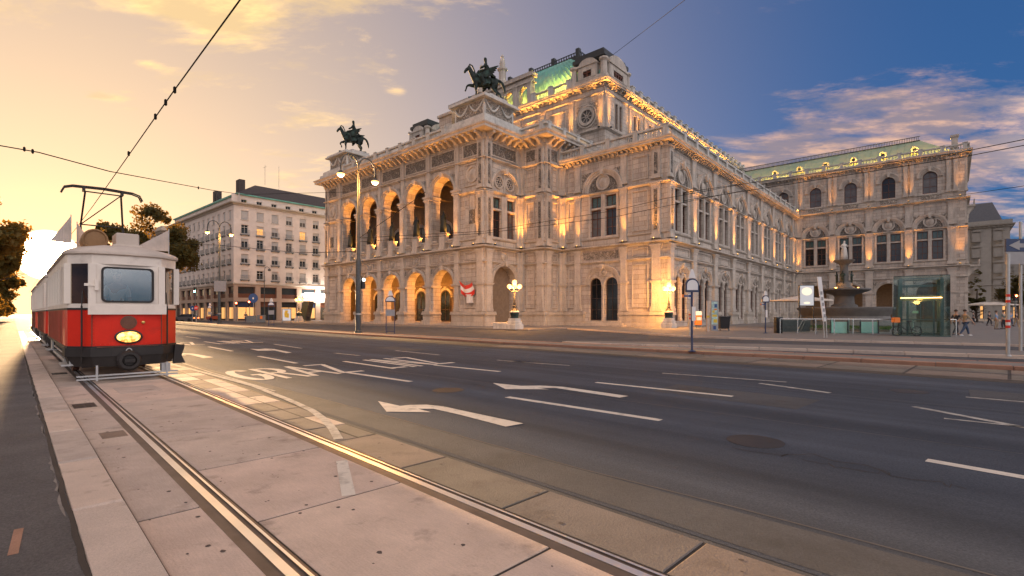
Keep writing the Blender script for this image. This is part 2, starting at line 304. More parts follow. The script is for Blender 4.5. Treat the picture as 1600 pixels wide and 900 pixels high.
# ------------------------------------------------------------------ mesh helpers
class MB:
    def __init__(s, M=None): s.v = []; s.f = []; s.M = M
    def pts(s, ps):
        i = len(s.v)
        if s.M is None: s.v.extend((float(a), float(b), float(c)) for a, b, c in ps)
        else: s.v.extend(tuple(s.M @ Vector(p)) for p in ps)
        return i
    def quad(s, a, b, c, d):
        i = s.pts((a, b, c, d)); s.f.append((i, i + 1, i + 2, i + 3)); return s
    def poly(s, ps): i = s.pts(ps); s.f.append(tuple(range(i, i + len(ps)))); return s
    def box(s, x0, x1, y0, y1, z0, z1):
        i = s.pts(((x0, y0, z0), (x1, y0, z0), (x1, y1, z0), (x0, y1, z0), (x0, y0, z1), (x1, y0, z1), (x1, y1, z1), (x0, y1, z1)))
        for q in ((0, 3, 2, 1), (4, 5, 6, 7), (0, 1, 5, 4), (1, 2, 6, 5), (2, 3, 7, 6), (3, 0, 4, 7)): s.f.append(tuple(i + k for k in q))
        return s
    def bbox(s, x0, x1, y0, y1, z0, z1, b=0.02):
        """box with chamfered vertical and top edges"""
        s.loft([[(x0 + b, y0), (x1 - b, y0), (x1, y0 + b), (x1, y1 - b), (x1 - b, y1), (x0 + b, y1), (x0, y1 - b), (x0, y0 + b)],
                [(x0 + 2 * b, y0 + b), (x1 - 2 * b, y0 + b), (x1 - b, y0 + 2 * b), (x1 - b, y1 - 2 * b), (x1 - 2 * b, y1 - b), (x0 + 2 * b, y1 - b), (x0 + b, y1 - 2 * b), (x0 + b, y0 + 2 * b)]], None, [z0, z1 - b, z1])
        return s
    def loft(s, rings, _, zs):
        """rings: [outline, top outline]; goes outline@z0, outline@z1, top@z2"""
        seq = [[(x, y, zs[0]) for x, y in rings[0]], [(x, y, zs[1]) for x, y in rings[0]], [(x, y, zs[2]) for x, y in rings[1]]]
        return s.rings(seq, True, True)
    def rings(s, seq, cap0=True, cap1=True, closed=True):
        n = len(seq[0]); st = [s.pts(r) for r in seq]
        for a, b in zip(st, st[1:]):
            for k in range(n if closed else n - 1):
                j = (k + 1) % n; s.f.append((a + k, a + j, b + j, b + k))
        if cap0: s.f.append(tuple(st[0] + k for k in reversed(range(n))))
        if cap1: s.f.append(tuple(st[-1] + k for k in range(n)))
        return s
    def prism(s, poly, z0, z1):
        return s.rings([[(x, y, z0) for x, y in poly], [(x, y, z1) for x, y in poly]])
    def ext(s, poly, y0, y1):
        return s.rings([[(x, y0, z) for x, z in poly], [(x, y1, z) for x, z in poly]])
    def tube(s, ps, r, seg=8, cap=True):
        ps = [Vector(p) for p in ps]; rs = r if isinstance(r, (list, tuple)) else [r] * len(ps)
        seq = []; up = Vector((0, 0, 1)); prev = None
        for i, p in enumerate(ps):
            d = (ps[min(i + 1, len(ps) - 1)] - ps[max(i - 1, 0)])
            d = d.normalized() if d.length > 1e-9 else Vector((0, 0, 1))
            a = prev if prev is not None else (Vector((1, 0, 0)) if abs(d.z) > 0.9 else up)
            x = (a - d * a.dot(d)); x = x.normalized() if x.length > 1e-6 else d.orthogonal().normalized()
            prev = x; y = d.cross(x)
            seq.append([tuple(p + (x * math.cos(t) + y * math.sin(t)) * rs[i]) for t in (2 * math.pi * k / seg for k in range(seg))])
        return s.rings(seq, cap, cap)
    def lathe(s, prof, seg=12, c=(0, 0, 0), cap=True, a0=0.0):
        return s.rings([[(c[0] + r * math.cos(a0 + 2 * math.pi * k / seg), c[1] + r * math.sin(a0 + 2 * math.pi * k / seg), c[2] + z) for k in range(seg)] for r, z in prof], cap, cap)
    def disc_y(s, cx, cz, prof, seg=16):
        """lathe about the y axis: prof = [(r, y)]"""
        return s.rings([[(cx + r * math.cos(2 * math.pi * k / seg), y, cz + r * math.sin(2 * math.pi * k / seg)) for k in range(seg)] for r, y in prof])
    def disc_x(s, cy, cz, prof, seg=16):
        return s.rings([[(x, cy + r * math.cos(2 * math.pi * k / seg), cz + r * math.sin(2 * math.pi * k / seg)) for k in range(seg)] for r, x in prof])
    def arch(s, cx, zs, r0, r1, y0, y1, a0=0.0, a1=math.pi, seg=14, ky=1.0):
        seq = []
        full = abs(a1 - a0 - 2 * math.pi) < 1e-6
        for k in range(seg + (0 if full else 1)):
            a = a0 + (a1 - a0) * k / seg; c, d = math.cos(a), math.sin(a)
            seq.append([(cx + r0 * c, y0, zs + r0 * d * ky), (cx + r1 * c, y0, zs + r1 * d * ky), (cx + r1 * c, y1, zs + r1 * d * ky), (cx + r0 * c, y1, zs + r0 * d * ky)])
        if full: seq.append(seq[0])
        return s.rings(seq, not full, not full)
    def sweep(s, path, prof, closed=False):
        """prof: (outward offset, z) list, path in plan walked with the outside on the right hand, mitred corners"""
        n = len(path); seq = []
        for i in range(n):
            p = Vector(path[i])
            d0 = (p - Vector(path[i - 1])).normalized() if i > 0 or closed else None
            d1 = (Vector(path[(i + 1) % n]) - p).normalized() if i < n - 1 or closed else None
            if d0 is None: d0 = d1
            if d1 is None: d1 = d0
            n0 = Vector((d0.y, -d0.x)); n1 = Vector((d1.y, -d1.x)); mm = n0 + n1; mm = mm / max(mm.dot(n0), 0.25)
            seq.append([(p.x + mm.x * o, p.y + mm.y * o, z) for o, z in prof])
        if closed: seq.append(seq[0])
        return s.rings(seq, not closed, not closed)
    def wall(s, x0, x1, z0, z1, holes, th=0.8, back=True, y=0.0, seg=12):
        """holes: (cx, w, zbottom, zspring, arched)"""
        cols = {}
        for h in holes: cols.setdefault((h[0], h[1]), []).append(h)
        faces_y = (y, y + th) if back else (y,)
        def fq(a, b, c, d):
            if b - a < 1e-5 or d - c < 1e-5: return
            for yy in faces_y: s.quad((a, yy, c), (b, yy, c), (b, yy, d), (a, yy, d))
        cur = x0
        for (cx, w), hs in sorted(cols.items()):
            a, b = cx - w / 2, cx + w / 2
            fq(cur, a, z0, z1); zc = z0
            for h in sorted(hs, key=lambda q: q[2]):
                _, _, zb, zs, ar = h
                fq(a, b, zc, zb)
                s.quad((a, y, zb), (b, y, zb), (b, y + th, zb), (a, y + th, zb))
                for xx in (a, b): s.quad((xx, y, zb), (xx, y, zs), (xx, y + th, zs), (xx, y + th, zb))
                if ar:
                    r = w / 2; k = ar if isinstance(ar, float) else 1.0; zt = zs + r * k
                    P = [(cx - r * math.cos(math.pi * i / seg), zs + r * k * math.sin(math.pi * i / seg)) for i in range(seg + 1)]
                    for (xa, za), (xb, zb2) in zip(P, P[1:]):
                        s.quad((xa, y, za), (xb, y, zb2), (xb, y + th, zb2), (xa, y + th, za))
                        for yy in faces_y:
                            if zt - min(za, zb2) > 1e-5: s.quad((xa, yy, za), (xb, yy, zb2), (xb, yy, zt), (xa, yy, zt))
                    zc = zt
                else:
                    s.quad((a, y, zs), (b, y, zs), (b, y + th, zs), (a, y + th, zs)); zc = zs
            fq(a, b, zc, z1); cur = b
        fq(cur, x1, z0, z1)
        return s
    def mesh(s, name='mesh', smooth=False):
        me = bpy.data.meshes.new(name); me.from_pydata(s.v, [], s.f); me.validate(); me.update()
        if smooth is True: me.polygons.foreach_set('use_smooth', [True] * len(me.polygons))
        elif smooth:
            me.polygons.foreach_set('use_smooth', [True] * len(me.polygons)); me.set_sharp_from_angle(angle=R(smooth))
        return me
    def build(s, name, material, parent=None, smooth=False, kind=None, M=None):
        return obj(name, s.mesh(name, smooth), material, parent, M, kind)

def obj(name, me, material=None, parent=None, M=None, kind=None):
    if material is not None and not me.materials: me.materials.append(MATS[material] if isinstance(material, str) else material)
    o = bpy.data.objects.new(name, me); COL.objects.link(o)
    if material is not None and me.materials and me.materials[0] is not (MATS[material] if isinstance(material, str) else material):
        o.material_slots[0].link = 'OBJECT'; o.material_slots[0].material = MATS[material] if isinstance(material, str) else material
    if parent is not None: o.parent = parent
    if M is not None: o.matrix_local = M
    if kind: o['kind'] = kind
    return o
def empty(name, M=None, parent=None):
    o = bpy.data.objects.new(name, None); COL.objects.link(o); o.empty_display_size = 0.2
    if parent is not None: o.parent = parent
    if M is not None: o.matrix_local = M
    return o
def tag(o, label, cat, group=None):
    o['label'] = label; o['category'] = cat
    if group: o['group'] = group
    return o
def structure(o): o['kind'] = 'structure'; return o
def copy_tree(o, M=None, parent=None):
    c = o.copy(); COL.objects.link(c); c.parent = parent
    if M is not None: c.matrix_local = M
    for ch in list(o.children): copy_tree(ch, None, c)
    return c
def TR(x=0, y=0, z=0, rz=0, s=1.0): return Matrix.Translation((x, y, z)) @ Matrix.Rotation(rz, 4, 'Z') @ Matrix.Scale(s, 4)
# ground frames: G = picture point to the ground, TN = along and across the tram track
def G(px, py, z=0.0):
    Y = F_PX * (CAM_H - z) / (py - HOR); return ((px - 800) / F_PX * Y, Y)
_tl = math.hypot(780, 778); TX, TY = -780 / _tl, 778 / _tl
def TN(t, n): return (TX * t + TY * n, TY * t - TX * n)
def TNof(p): return (TX * p[0] + TY * p[1], TY * p[0] - TX * p[1])
TRACK_ROT = math.atan2(-TX, TY)           # local x = across (n), local y = along (t)
def ribbon(mb, pts, w, z):
    P = [Vector(p) for p in pts]; L_, R_ = [], []
    for i, p in enumerate(P):
        d = (P[min(i + 1, len(P) - 1)] - P[max(i - 1, 0)]).normalized(); n = Vector((-d.y, d.x)) * (w / 2)
        L_.append(p + n); R_.append(p - n)
    for i in range(len(P) - 1): mb.quad((*L_[i], z), (*R_[i], z), (*R_[i + 1], z), (*L_[i + 1], z))
    return mb
def skin(name, nodes, edges, material, parent=None, M=None, sub=2, root=None):
    """one continuous body grown over a skeleton: nodes name -> (x, y, z, r)"""
    bm = bmesh.new(); lay = bm.verts.layers.skin.verify(); V = {}
    for k, (x, y, z, r) in nodes.items():
        v = bm.verts.new((x, y, z)); rr = r if isinstance(r, tuple) else (r, r); v[lay].radius = rr; V[k] = v
    V[root or next(iter(nodes))][lay].use_root = True
    for a, b in edges: bm.edges.new((V[a], V[b]))
    me = bpy.data.meshes.new(name); bm.to_mesh(me); bm.free()
    o = obj(name, me, material, parent, M)
    sk = o.modifiers.new('skin', 'SKIN'); sk.use_smooth_shade = True; sk.branch_smoothing = 0.3
    if sub:
        ss = o.modifiers.new('sub', 'SUBSURF'); ss.levels = sub; ss.render_levels = sub
    return o
def chain(*names): return list(zip(names, names[1:]))
def bake(o):
    dg = bpy.context.evaluated_depsgraph_get(); me = bpy.data.meshes.new_from_object(o.evaluated_get(dg)); o.modifiers.clear(); o.data = me; return o
ORD = ['first', 'second', 'third', 'fourth', 'fifth', 'sixth', 'seventh', 'eighth', 'ninth', 'tenth']
# ------------------------------------------------------------------ ground, road, pavements, tracks
gm = MB(); gm.quad((-900, -300, 0), (900, -300, 0), (900, 1500, 0), (-900, 1500, 0))
structure(gm.build('ground', 'asphalt_pale'))
def tn_poly(pts, z): return [(*TN(t, n), z) for t, n in pts]
rd = MB(); rd.poly(tn_poly([(-60, 3.36), (260, 3.9), (260, 24), (115, 20.9), (60, 18.5), (34, 17.8), (18, 18.0), (9, 18.9), (0, 19.8), (-60, 21)], 0.004))
road = structure(rd.build('road', 'asphalt'))
L2 = [(-50, 21.0), (-30, 20.6), (-0.3, 19.84), (4.2, 19.5), (8.8, 18.85), (18, 18.0), (34, 17.8), (60, 18.5), (115, 20.9), (180, 24)]
def arclen(pts):
    out = [0]
    for a, b in zip(pts, pts[1:]): out.append(out[-1] + math.hypot(b[0] - a[0], b[1] - a[1]))
    return out
def at_len(pts, L, s):
    for i in range(len(pts) - 1):
        if s <= L[i + 1] or i == len(pts) - 2:
            k = (s - L[i]) / (L[i + 1] - L[i]); a, b = pts[i], pts[i + 1]
            return (a[0] + (b[0] - a[0]) * k, a[1] + (b[1] - a[1]) * k)
def kerb_line(parent, pts, w, h, step, smin, smax, material='granite', far_from=None, name='kerbstone'):
    """separate kerbstones along a polyline in plan (world xy), outside on the right hand"""
    L = arclen(pts); s = 0.0; total = L[-1]; rest = MB()
    while s < total - 0.2:
        e = min(s + step * random.uniform(0.9, 1.1), total)
        a, b = Vector(at_len(pts, L, s + 0.009)), Vector(at_len(pts, L, e - 0.009)); d = (b - a).normalized(); n = Vector((d.y, -d.x))
        hh = h + random.uniform(-0.006, 0.006)
        q = [a, b, b - n * w, a - n * w]; c = sum(q, Vector((0, 0))) / 4
        near = c.y < smax
        m = rest if not near else MB()
        bv = 0.015
        q2 = [c + (p - c) * (1 - bv * 2 / max((p - c).length, .1)) for p in q]
        m.rings([[(*p, 0.001) for p in q], [(*p, hh - bv) for p in q], [(*p, hh) for p in q2]])
        if near: m.build(name, random.choice(['granite', 'granite_b', 'granite_c']) if material == 'granite' else material, parent)
        s = e
    if rest.v: rest.build('far_kerbstones', material, parent, kind='stuff')
def W(pts): return [TN(*p) for p in pts]
def raised(name, front, back, h, material, kerb_mat, step=1.6, smax=70, w=0.28):
    fw, bw = W(front), W(back)
    m = MB(); 
    inner = [Vector(p) for p in fw]
    # the sheet sits behind the kerbstones
    fi = []
    for i, p in enumerate(inner):
        d = (inner[min(i + 1, len(inner) - 1)] - inner[max(i - 1, 0)]).normalized(); nn = Vector((d.y, -d.x)); fi.append(tuple(p - nn * (w + 0.008)))
    poly = fi + bw[::-1]
    m.rings([[(*p, 0.0) for p in poly], [(*p, h - 0.006) for p in poly]], False, True)
    o = structure(m.build(name, material)); kerb_line(o, fw, w, h, step, 0, smax, kerb_mat)
    return o
# narrow traffic island with reddish kerb on the far side of the road
f = [(t, n) for t, n in L2][::-1]
isl = raised('traffic_island', f, [(t, n + 1.5) for t, n in f], 0.12, 'paving', 'granite_red', 1.7, 60)
kerb_line(isl, W([(t, n + 1.78) for t, n in L2]), 0.28, 0.12, 1.7, 0, 60, 'granite_red')
raised('tram_stop_island', [(16.9, 20.75), (15.1, 20.4), (7.5, 23.2), (-0.4, 25.1), (-30, 27)], [(17.0, 21.4), (16, 22.4), (8, 26.3), (0, 28.6), (-30, 31)], 0.12, 'paving', 'granite', 1.7, 60)
raised('plaza', [(42, 45), (31, 39.6), (21.6, 35.1), (15.8, 31.9), (10, 31.8), (-0.5, 34.3), (-40, 37)], [(60, 62), (70, 80), (60, 120), (40, 180), (-30, 180), (-80, 150), (-80, 50)], 0.12, 'paving', 'granite', 1.9, 60)
# far tram track beyond the road lanes: slabs and two rails
ft = MB(); ft.poly(tn_poly([(-60, 16.7), (30, 15.9), (30, 18.2), (18, 18.0), (9, 18.8), (0, 19.8), (-60, 21)], 0.008)); 
far_track = structure(ft.build('far_tram_track', 'joint'))
t = -8.0
k = 0
while t < 17.5:
    for a, b in ((0.02, 0.49), (0.51, 0.98)):
        def nn(tt, x): lo = 16.72 - 0.009 * (tt + 60) * 0.0 - (tt * 0.022); hi = (19.75 - tt * 0.1) ; return lo + (hi - lo) * x
        q = [(t + .02, nn(t, a)), (t + 1.95, nn(t + 2, a)), (t + 1.95, nn(t + 2, b)), (t + .02, nn(t, b))]
        m = MB(); m.rings([[(*TN(*p), 0.006) for p in q], [(*TN(*p), 0.016) for p in q]]); m.build('slab', ['concrete_dark_1', 'concrete_3', 'concrete_dark_0', 'slab_pink'][(k * 7 + int(a > .1) * 3) % 4], far_track); k += 1
    t += 2.0
for nn_ in (17.25, 18.72):
    m = MB(); ribbon(m, [TN(-60, nn_ + .4), TN(17, nn_ - 0.55), TN(60, nn_ - .6)], 0.06, 0.021); m.build('rail', 'rail_dark', far_track)
# near track bed
T0, T1 = -6.0, 60.0
tb = MB(); tb.poly(tn_poly([(T0, 0.6), (T1, 0.6), (T1, 3.7), (14, 3.62), (7, 3.40), (T0, 3.40)], 0.006))
track = structure(tb.build('tram_track', 'joint'))
def slab(t0, t1, n0, n1, material, n1b=None, h=0.015):
    g = 0.013; n1b = n1 if n1b is None else n1b
    q = [(t0 + g, n0 + g), (t1 - g, n0 + g), (t1 - g, n1b - g), (t0 + g, n1 - g)]
    ct = (t0 + t1) / 2; cn = (n0 + n1) / 2
    q2 = [(a + (0.008 if a < ct else -0.008), b + (0.008 if b < cn else -0.008)) for a, b in q]
    hh = h + random.uniform(-.0012, .0012)
    m = MB(); m.rings([[(*TN(*p), 0.007) for p in q], [(*TN(*p), hh - .003) for p in q], [(*TN(*p), hh) for p in q2]]); return m.build('slab', material, track)
LR, RR = 1.19, 2.685
js = [-6, -4.2, -2.6, -1.4, 0.4, 2.2, 4.05, 5.8, 7.6, 9.3, 11.1]
while js[-1] < 44: js.append(js[-1] + 1.75)
for i, (a, b) in enumerate(zip(js, js[1:])): slab(a, b, LR + 0.12, RR - 0.10, 'concrete_%d' % [0, 2, 1, 2, 0, 2, 0, 1, 3, 1][i % 10])
js = [-6, -3.5, -0.9, 1.9, 4.7, 7.6, 8.8, 10.4, 12.2, 14.4]
while js[-1] < 44: js.append(js[-1] + 2.2)
for i, (a, b) in enumerate(zip(js, js[1:])): slab(a, b, 0.66, LR - 0.09, 'concrete_%d' % [1, 3, 1, 0, 3][i % 5])
js = [-6, -4.4, -2.9, -1.45, 0.02, 1.49, 2.91, 4.41, 5.9]
for i, (a, b) in enumerate(zip(js, js[1:])): slab(a, b, RR + 0.12, 3.40, 'concrete_dark_%d' % (i % 3))
# patched small slabs beside the right rail
t = 5.9; k = 0
while t < 26:
    for a, b in ((0, .55), (.55, 1.0)):
        lo = RR + 0.12; hi = 3.38 + 0.02 * min(t - 5.9, 9)
        st = random.uniform(-.08, .08)
        slab(t, t + 0.86, lo + (hi - lo) * a, lo + (hi - lo) * b, random.choice(['concrete_dark_1', 'concrete_dark_1', 'concrete_3', 'concrete_dark_2', 'concrete_dark_0', 'concrete_dark_1', 'concrete_3']))
    t += 0.87
# grooved rails: head, groove, guard lip
def rail(n, t0, t1):
    m = MB()
    prof = [(-.115, .007), (-.115, .013), (-.036, .016), (-.030, .022), (.030, .022), (.036, .016), (.036, .008), (.072, .008), (.074, .018), (.096, .018), (.100, .014), (.118, .012), (.118, .007)]
    seq = [[(*TN(t, n + o), z) for o, z in prof] for t in (t0, t1)]
    m.rings([[(p[0], p[1], p[2]) for p in r] for r in seq])
    o = m.build('rail', 'rail_dark', track)
    for a, b, z in ((-.031, .031, .0235), (.0745, .0955, .0195)):
        h = MB(); h.quad((*TN(t0, n + a), z), (*TN(t1, n + a), z), (*TN(t1, n + b), z), (*TN(t0, n + b), z)); h.build('rail_head', 'rail_steel', o)
rail(LR, T0, T1); rail(RR, T0, T1)
# iron covers in the track bed
def cover(t, n, lt, ln, material, holes=0):
    m = MB(); q = [(t, n), (t + lt, n), (t + lt, n + ln), (t, n + ln)]; m.rings([[(*TN(*p), .008) for p in q], [(*TN(*p), .0185) for p in q]]); o = m.build('inspection_cover', material, track)
    if holes:
        h = MB()
        for i in range(6):
            for j in range(3):
                a, b = t + lt * (i + .35) / 6, n + ln * (j + .3) / 3; s = lt / 14; r = ln / 9
                h.quad((*TN(a, b), .0198), (*TN(a + s, b), .0198), (*TN(a + s, b + r), .0198), (*TN(a, b + r), .0198))
        h.build('grate_holes', 'black_paint', o)
cover(8.1, 0.80, 0.42, 0.26, 'cover_metal'); cover(11.0, 0.72, 0.55, 0.30, 'cast_iron', 1); cover(12.4, 1.5, 1.1, 0.7, 'concrete_3'); cover(17.5, .72, .5, .3, 'cast_iron', 1)
# lifting holes and chips in the slabs, crack on one slab
pm = MB()
for i in range(150):
    t = random.uniform(0.8, 12); n = random.choice([random.uniform(1.36, 2.52), random.uniform(1.36, 2.52), random.uniform(.7, 1.05), random.uniform(2.85, 3.35)])
    r = random.choice([0.006, 0.008, 0.010, 0.016, 0.02]); pm.poly([(*TN(t + r * 1.2 * random.uniform(.7, 1.2) * math.cos(a), n + r * random.uniform(.7, 1.2) * math.sin(a)), .0176) for a in (k * 1.0472 for k in range(6))])
pm.build('slab_pits', 'pit', track, kind='stuff')
# left pavement with granite kerb
lp = MB(); lp.rings([[(*TN(*p), 0.0) for p in ((-10, -30), (200, -30), (200, .315), (-10, .315))], [(*TN(*p), .094) for p in ((-10, -30), (200, -30), (200, .315), (-10, .315))]], False, True)
pav = structure(lp.build('left_pavement', 'pavement_asphalt'))
kerb_line(pav, W([(-4, .635), (60, .635)]), 0.315, 0.10, 1.75, 0, 40)
kj = MB(); random.seed(3)
pts = [TN(-4 + i * .25, .30 + random.uniform(-.012, .012)) for i in range(160)]
ribbon(kj, pts, 0.035, .0965); kj.build('kerb_joint', 'joint', pav)
pl = MB()
for i in range(30):
    t = random.uniform(2, 26); l = random.uniform(.25, 1.0); wv = [random.uniform(.004, .034) * math.sin(math.pi * (k + .5) / 9) for k in range(9)]
    for k in range(8): pl.quad((*TN(t + l * k / 8, .278), .0962), (*TN(t + l * (k + 1) / 8, .278), .0962), (*TN(t + l * (k + 1) / 8, .278 - wv[k + 1]), .0962), (*TN(t + l * k / 8, .278 - wv[k]), .0962))
pl.build('mortar_patches', 'mortar', pav, kind='stuff')
rr = MB(); c = TN(4.45, -.14); d = TN(4.95, -.14); ribbon(rr, [TN(4.4, .0), TN(4.9, .03)], 0.05, .0968); rr.build('orange_mark', 'granite_red', pav)
random.seed(11)
# ------------------------------------------------------------------ painted markings (parts of the road)
ZP = 0.0095
def mark(px, name, material='road_paint', z=ZP):
    m = MB(); m.poly([(*G(*p), z) for p in px]); return m.build(name, material, road)
def arrow(px, fan_split=None): 
    m = MB(); P = [(*G(*p), ZP) for p in px]; m.poly(P); o = m.build('arrow_marking', 'road_paint', road); return o
arrow([(590.5, 627.4), (604, 644), (673.7, 645), (653, 639.4), (677.5, 639.5), (719, 649), (790, 667.5), (818, 662.6), (737, 645.5), (692.5, 635.7), (666, 633), (640, 633.5), (625, 635)])
arrow([(770, 599), (790, 608.6), (858, 609), (840, 606.5), (868, 606.8), (968, 622), (982, 619.5), (880, 605), (845, 603), (815, 603.5)])
arrow([(390.6, 545.4), (403, 548.4), (430, 548), (418, 546.7), (424, 546.7), (447, 552), (456, 551.2), (428, 545.6), (414, 544.9), (404, 545.8)])
arrow([(262, 553), (268, 556), (292, 555.6), (284, 554.2), (296, 554.4), (318, 560), (334, 558.6), (304, 553.2), (288, 552.2), (276, 553)])
def dash(a, b, w=0.15, material='road_paint', name='lane_dash'):
    m = MB(); ribbon(m, [G(*a), G(*b)], w, ZP); return m.build(name, material, road)
for a, b in (((543, 582.5), (642, 596.8)), ((404, 557), (463.5, 568)), ((326, 542), (363, 549)), ((792.5, 621), (1032.5, 657.5)), ((931, 598), (1145, 620)),
             ((679, 571), (781, 581)), ((1447.5, 720), (1620, 750.5))): dash(a, b)
for a, b, w in (((1035, 583.5), (1229, 597.5), .10), ((1187, 599.5), (1297, 614.5), .14), ((1427.5, 636), (1640, 676), .13), ((1475, 654.5), (1640, 672), .08), ((1509, 621), (1640, 632), .10), ((800, 565), (890, 571.5), .10),
                ((428, 538), (471, 544.5), .14), ((617.5, 548), (687, 555), .12), ((777, 563), (850, 569), .10), ((290, 526), (312, 529), .2), ((523, 552), (562, 556), .12)): dash(a, b, w, 'road_paint_worn')
# solid white edge line curving across the track
cv = [(262, 568), (326, 585), (397.5, 604.5), (452.5, 626.5), (488, 643), (507, 657), (520, 672), (529, 688)]
m = MB(); ribbon(m, [G(*p) for p in cv], 0.115, 0.0172); m.build('edge_line', 'road_paint_worn', road)
m = MB(); ribbon(m, [G(534, 722), G(545, 777)], 0.115, 0.0172); m.build('edge_line', 'road_paint', road)
m = MB(); ribbon(m, [G(*p) for p in [(283, 567), (325, 581), (400, 603), (430, 612)]], .05, ZP + .002); m.build('edge_line', 'road_paint_worn', road)
# asphalt seams
for pts, w in (([TN(40, 3.9), TN(15.4, 3.95), TN(6.7, 4.12), TN(3.1, 4.12), TN(1.6, 4.2), TN(-8, 4.3)], .022), ([TN(60, 7.6), TN(15, 7.15), TN(7, 7.85), TN(-.1, 8.1), TN(-10, 8.3)], .016), ([TN(60, 11.1), TN(-10, 11.5)], .016)):
    m = MB(); ribbon(m, pts, w, .0072); m.build('asphalt_seam', 'asphalt_seam', road)
m = MB(); m.poly(tn_poly([(-20, 3.42), (30, 3.66), (30, 3.94), (15.4, 3.94), (6.7, 4.1), (3.1, 4.1), (-20, 4.3)], .0062)); m.build('asphalt_strip', 'asphalt_pale', road)
# lettering between the lane lines: glyph strokes in a unit box (x across the lane, y along it)
def arcp(cx, cy, rx, ry, a0, a1, n=10): return [(cx + rx * math.cos(R(a0 + (a1 - a0) * i / n)), cy + ry * math.sin(R(a0 + (a1 - a0) * i / n))) for i in range(n + 1)]
GL = {'G': [arcp(.5, .5, .42, .44, 50, 335, 16) + [(.9, .46)], [(.93, .47), (.55, .47)]],
      'R': [[(.1, 0), (.1, 1)], [(.1, .94)] + arcp(.5, .72, .36, .22, 90, -90, 8) + [(.1, .5)], [(.5, .5), (.92, 0)]],
      'A': [[(.02, 0), (.5, 1)], [(.5, 1), (.98, 0)], [(.2, .3), (.8, .3)]],
      'Z': [[(.05, .94), (.97, .94)], [(.9, .94), (.1, .06)], [(.03, .06), (.97, .06)]],
      'L': [[(.1, 1), (.1, 0)], [(.1, .06), (.95, .06)]], 'I': [[(.5, 0), (.5, 1)]], 'N': [[(.1, 0), (.1, 1)], [(.1, 1), (.9, 0)], [(.9, 0), (.9, 1)]]}
def word(txt, t0, t1, n0, n1, widths, material='road_paint'):
    root = None; x = n0; tot = sum(widths); k = (n1 - n0) / tot
    for ch, w in zip(txt, widths):
        m = MB()
        for i, st in enumerate(GL[ch]):
            pts = [TN(t0 + (t1 - t0) * b, x + k * w * (.06 + .88 * a)) for a, b in st]
            ribbon(m, pts, 0.15 if len(st) == 2 and abs(st[0][1] - st[1][1]) > .3 else 0.22, ZP + .0005 * i)
        m.build('painted_letter', material, road); x += k * w
word('GRAZ', 12.55, 15.4, 3.95, 6.95, (1, .95, 1, 1)); word('LINZ', 12.6, 15.7, 7.7, 10.2, (.9, .35, 1, 1))
word('GRAZ', 29.3, 32.4, 4.4, 7.1, (1, .95, 1, 1)); word('LINZ', 29.2, 32.4, 7.6, 9.9, (.9, .35, 1, 1))
m = MB(); ribbon(m, [G(1070, 551.8), G(1130, 555)], .08, .123); m.build('yellow_line', 'yellow_paint', isl)

# manhole covers and a drain in the road
for px, py in ((1180, 690), (1420, 612), (700, 610)):
    x, y = G(px, py); m = MB(TR(x, y, 0)); m.lathe([(.33, .005), (.33, .0085), (.30, .0088), (.30, .0078), (.02, .0080)], 24); m.build('manhole_cover', 'cast_iron', road)

# repair patches and fine cracks in the asphalt
for t0, t1, n0, n1 in ((2.5, 5.2, 9.2, 10.6), (-3, 0.5, 12.6, 14.2), (18, 21, 11.8, 13.0)):
    m = MB(); m.poly(tn_poly([(t0, n0), (t1, n0 + .1), (t1 + .1, n1), (t0 - .05, n1 - .08)], .0068)); m.build('repair_patch', 'asphalt_pale', road)
random.seed(31)
m = MB()
for k in range(9):
    t, n = random.uniform(0, 22), random.uniform(5, 15); pts = []
    for i in range(14): pts.append(TN(t, n)); t += random.uniform(-.05, .35); n += random.uniform(-.16, .16)
    ribbon(m, pts, .014, .0071)
m.build('cracks', 'joint', road, kind='stuff')
random.seed(12)
# ------------------------------------------------------------------ opera house
OX, OY = (757 - 800) / F_PX * 59.0, 59.0
OROT = math.atan2(-0.6624, 0.7492)
OM = TR(OX, OY, 0, OROT)
opera = tag(empty('opera_house', OM), 'large ornate sandstone opera house with arcaded loggia and green copper roof', 'opera house')
def OW(u, v): p = OM @ Vector((u, v, 0)); return (p.x, p.y)
U1, V1, V2, U2, V3, U3 = 3.96, 6.5, 9.98, 18.21, 69.3, 43.12
UL = -37.3
def FU(u0, v0): return TR(u0, v0, 0)
def FV(u0, v0): return TR(u0, v0, 0, R(90))
FA = FU(UL, 0); FB = FV(0, 0); FC = FU(0, V1); FD = FV(U1, V1); FE = FU(U1, V2); FS = FV(U2, V2); FW = FU(U2, V3); FX = FV(U3, V3)
MC = {}
def cached(key, fn, smooth=False):
    if key not in MC: MC[key] = fn().mesh(str(key[0]), smooth)
    return MC[key]
def put(name, me, material, FR, x=0, y=0, z=0, parent=None, kind=None):
    return obj(name, me, material, parent or opera, FR @ TR(x, y, z) if parent is None else TR(x, y, z), kind)
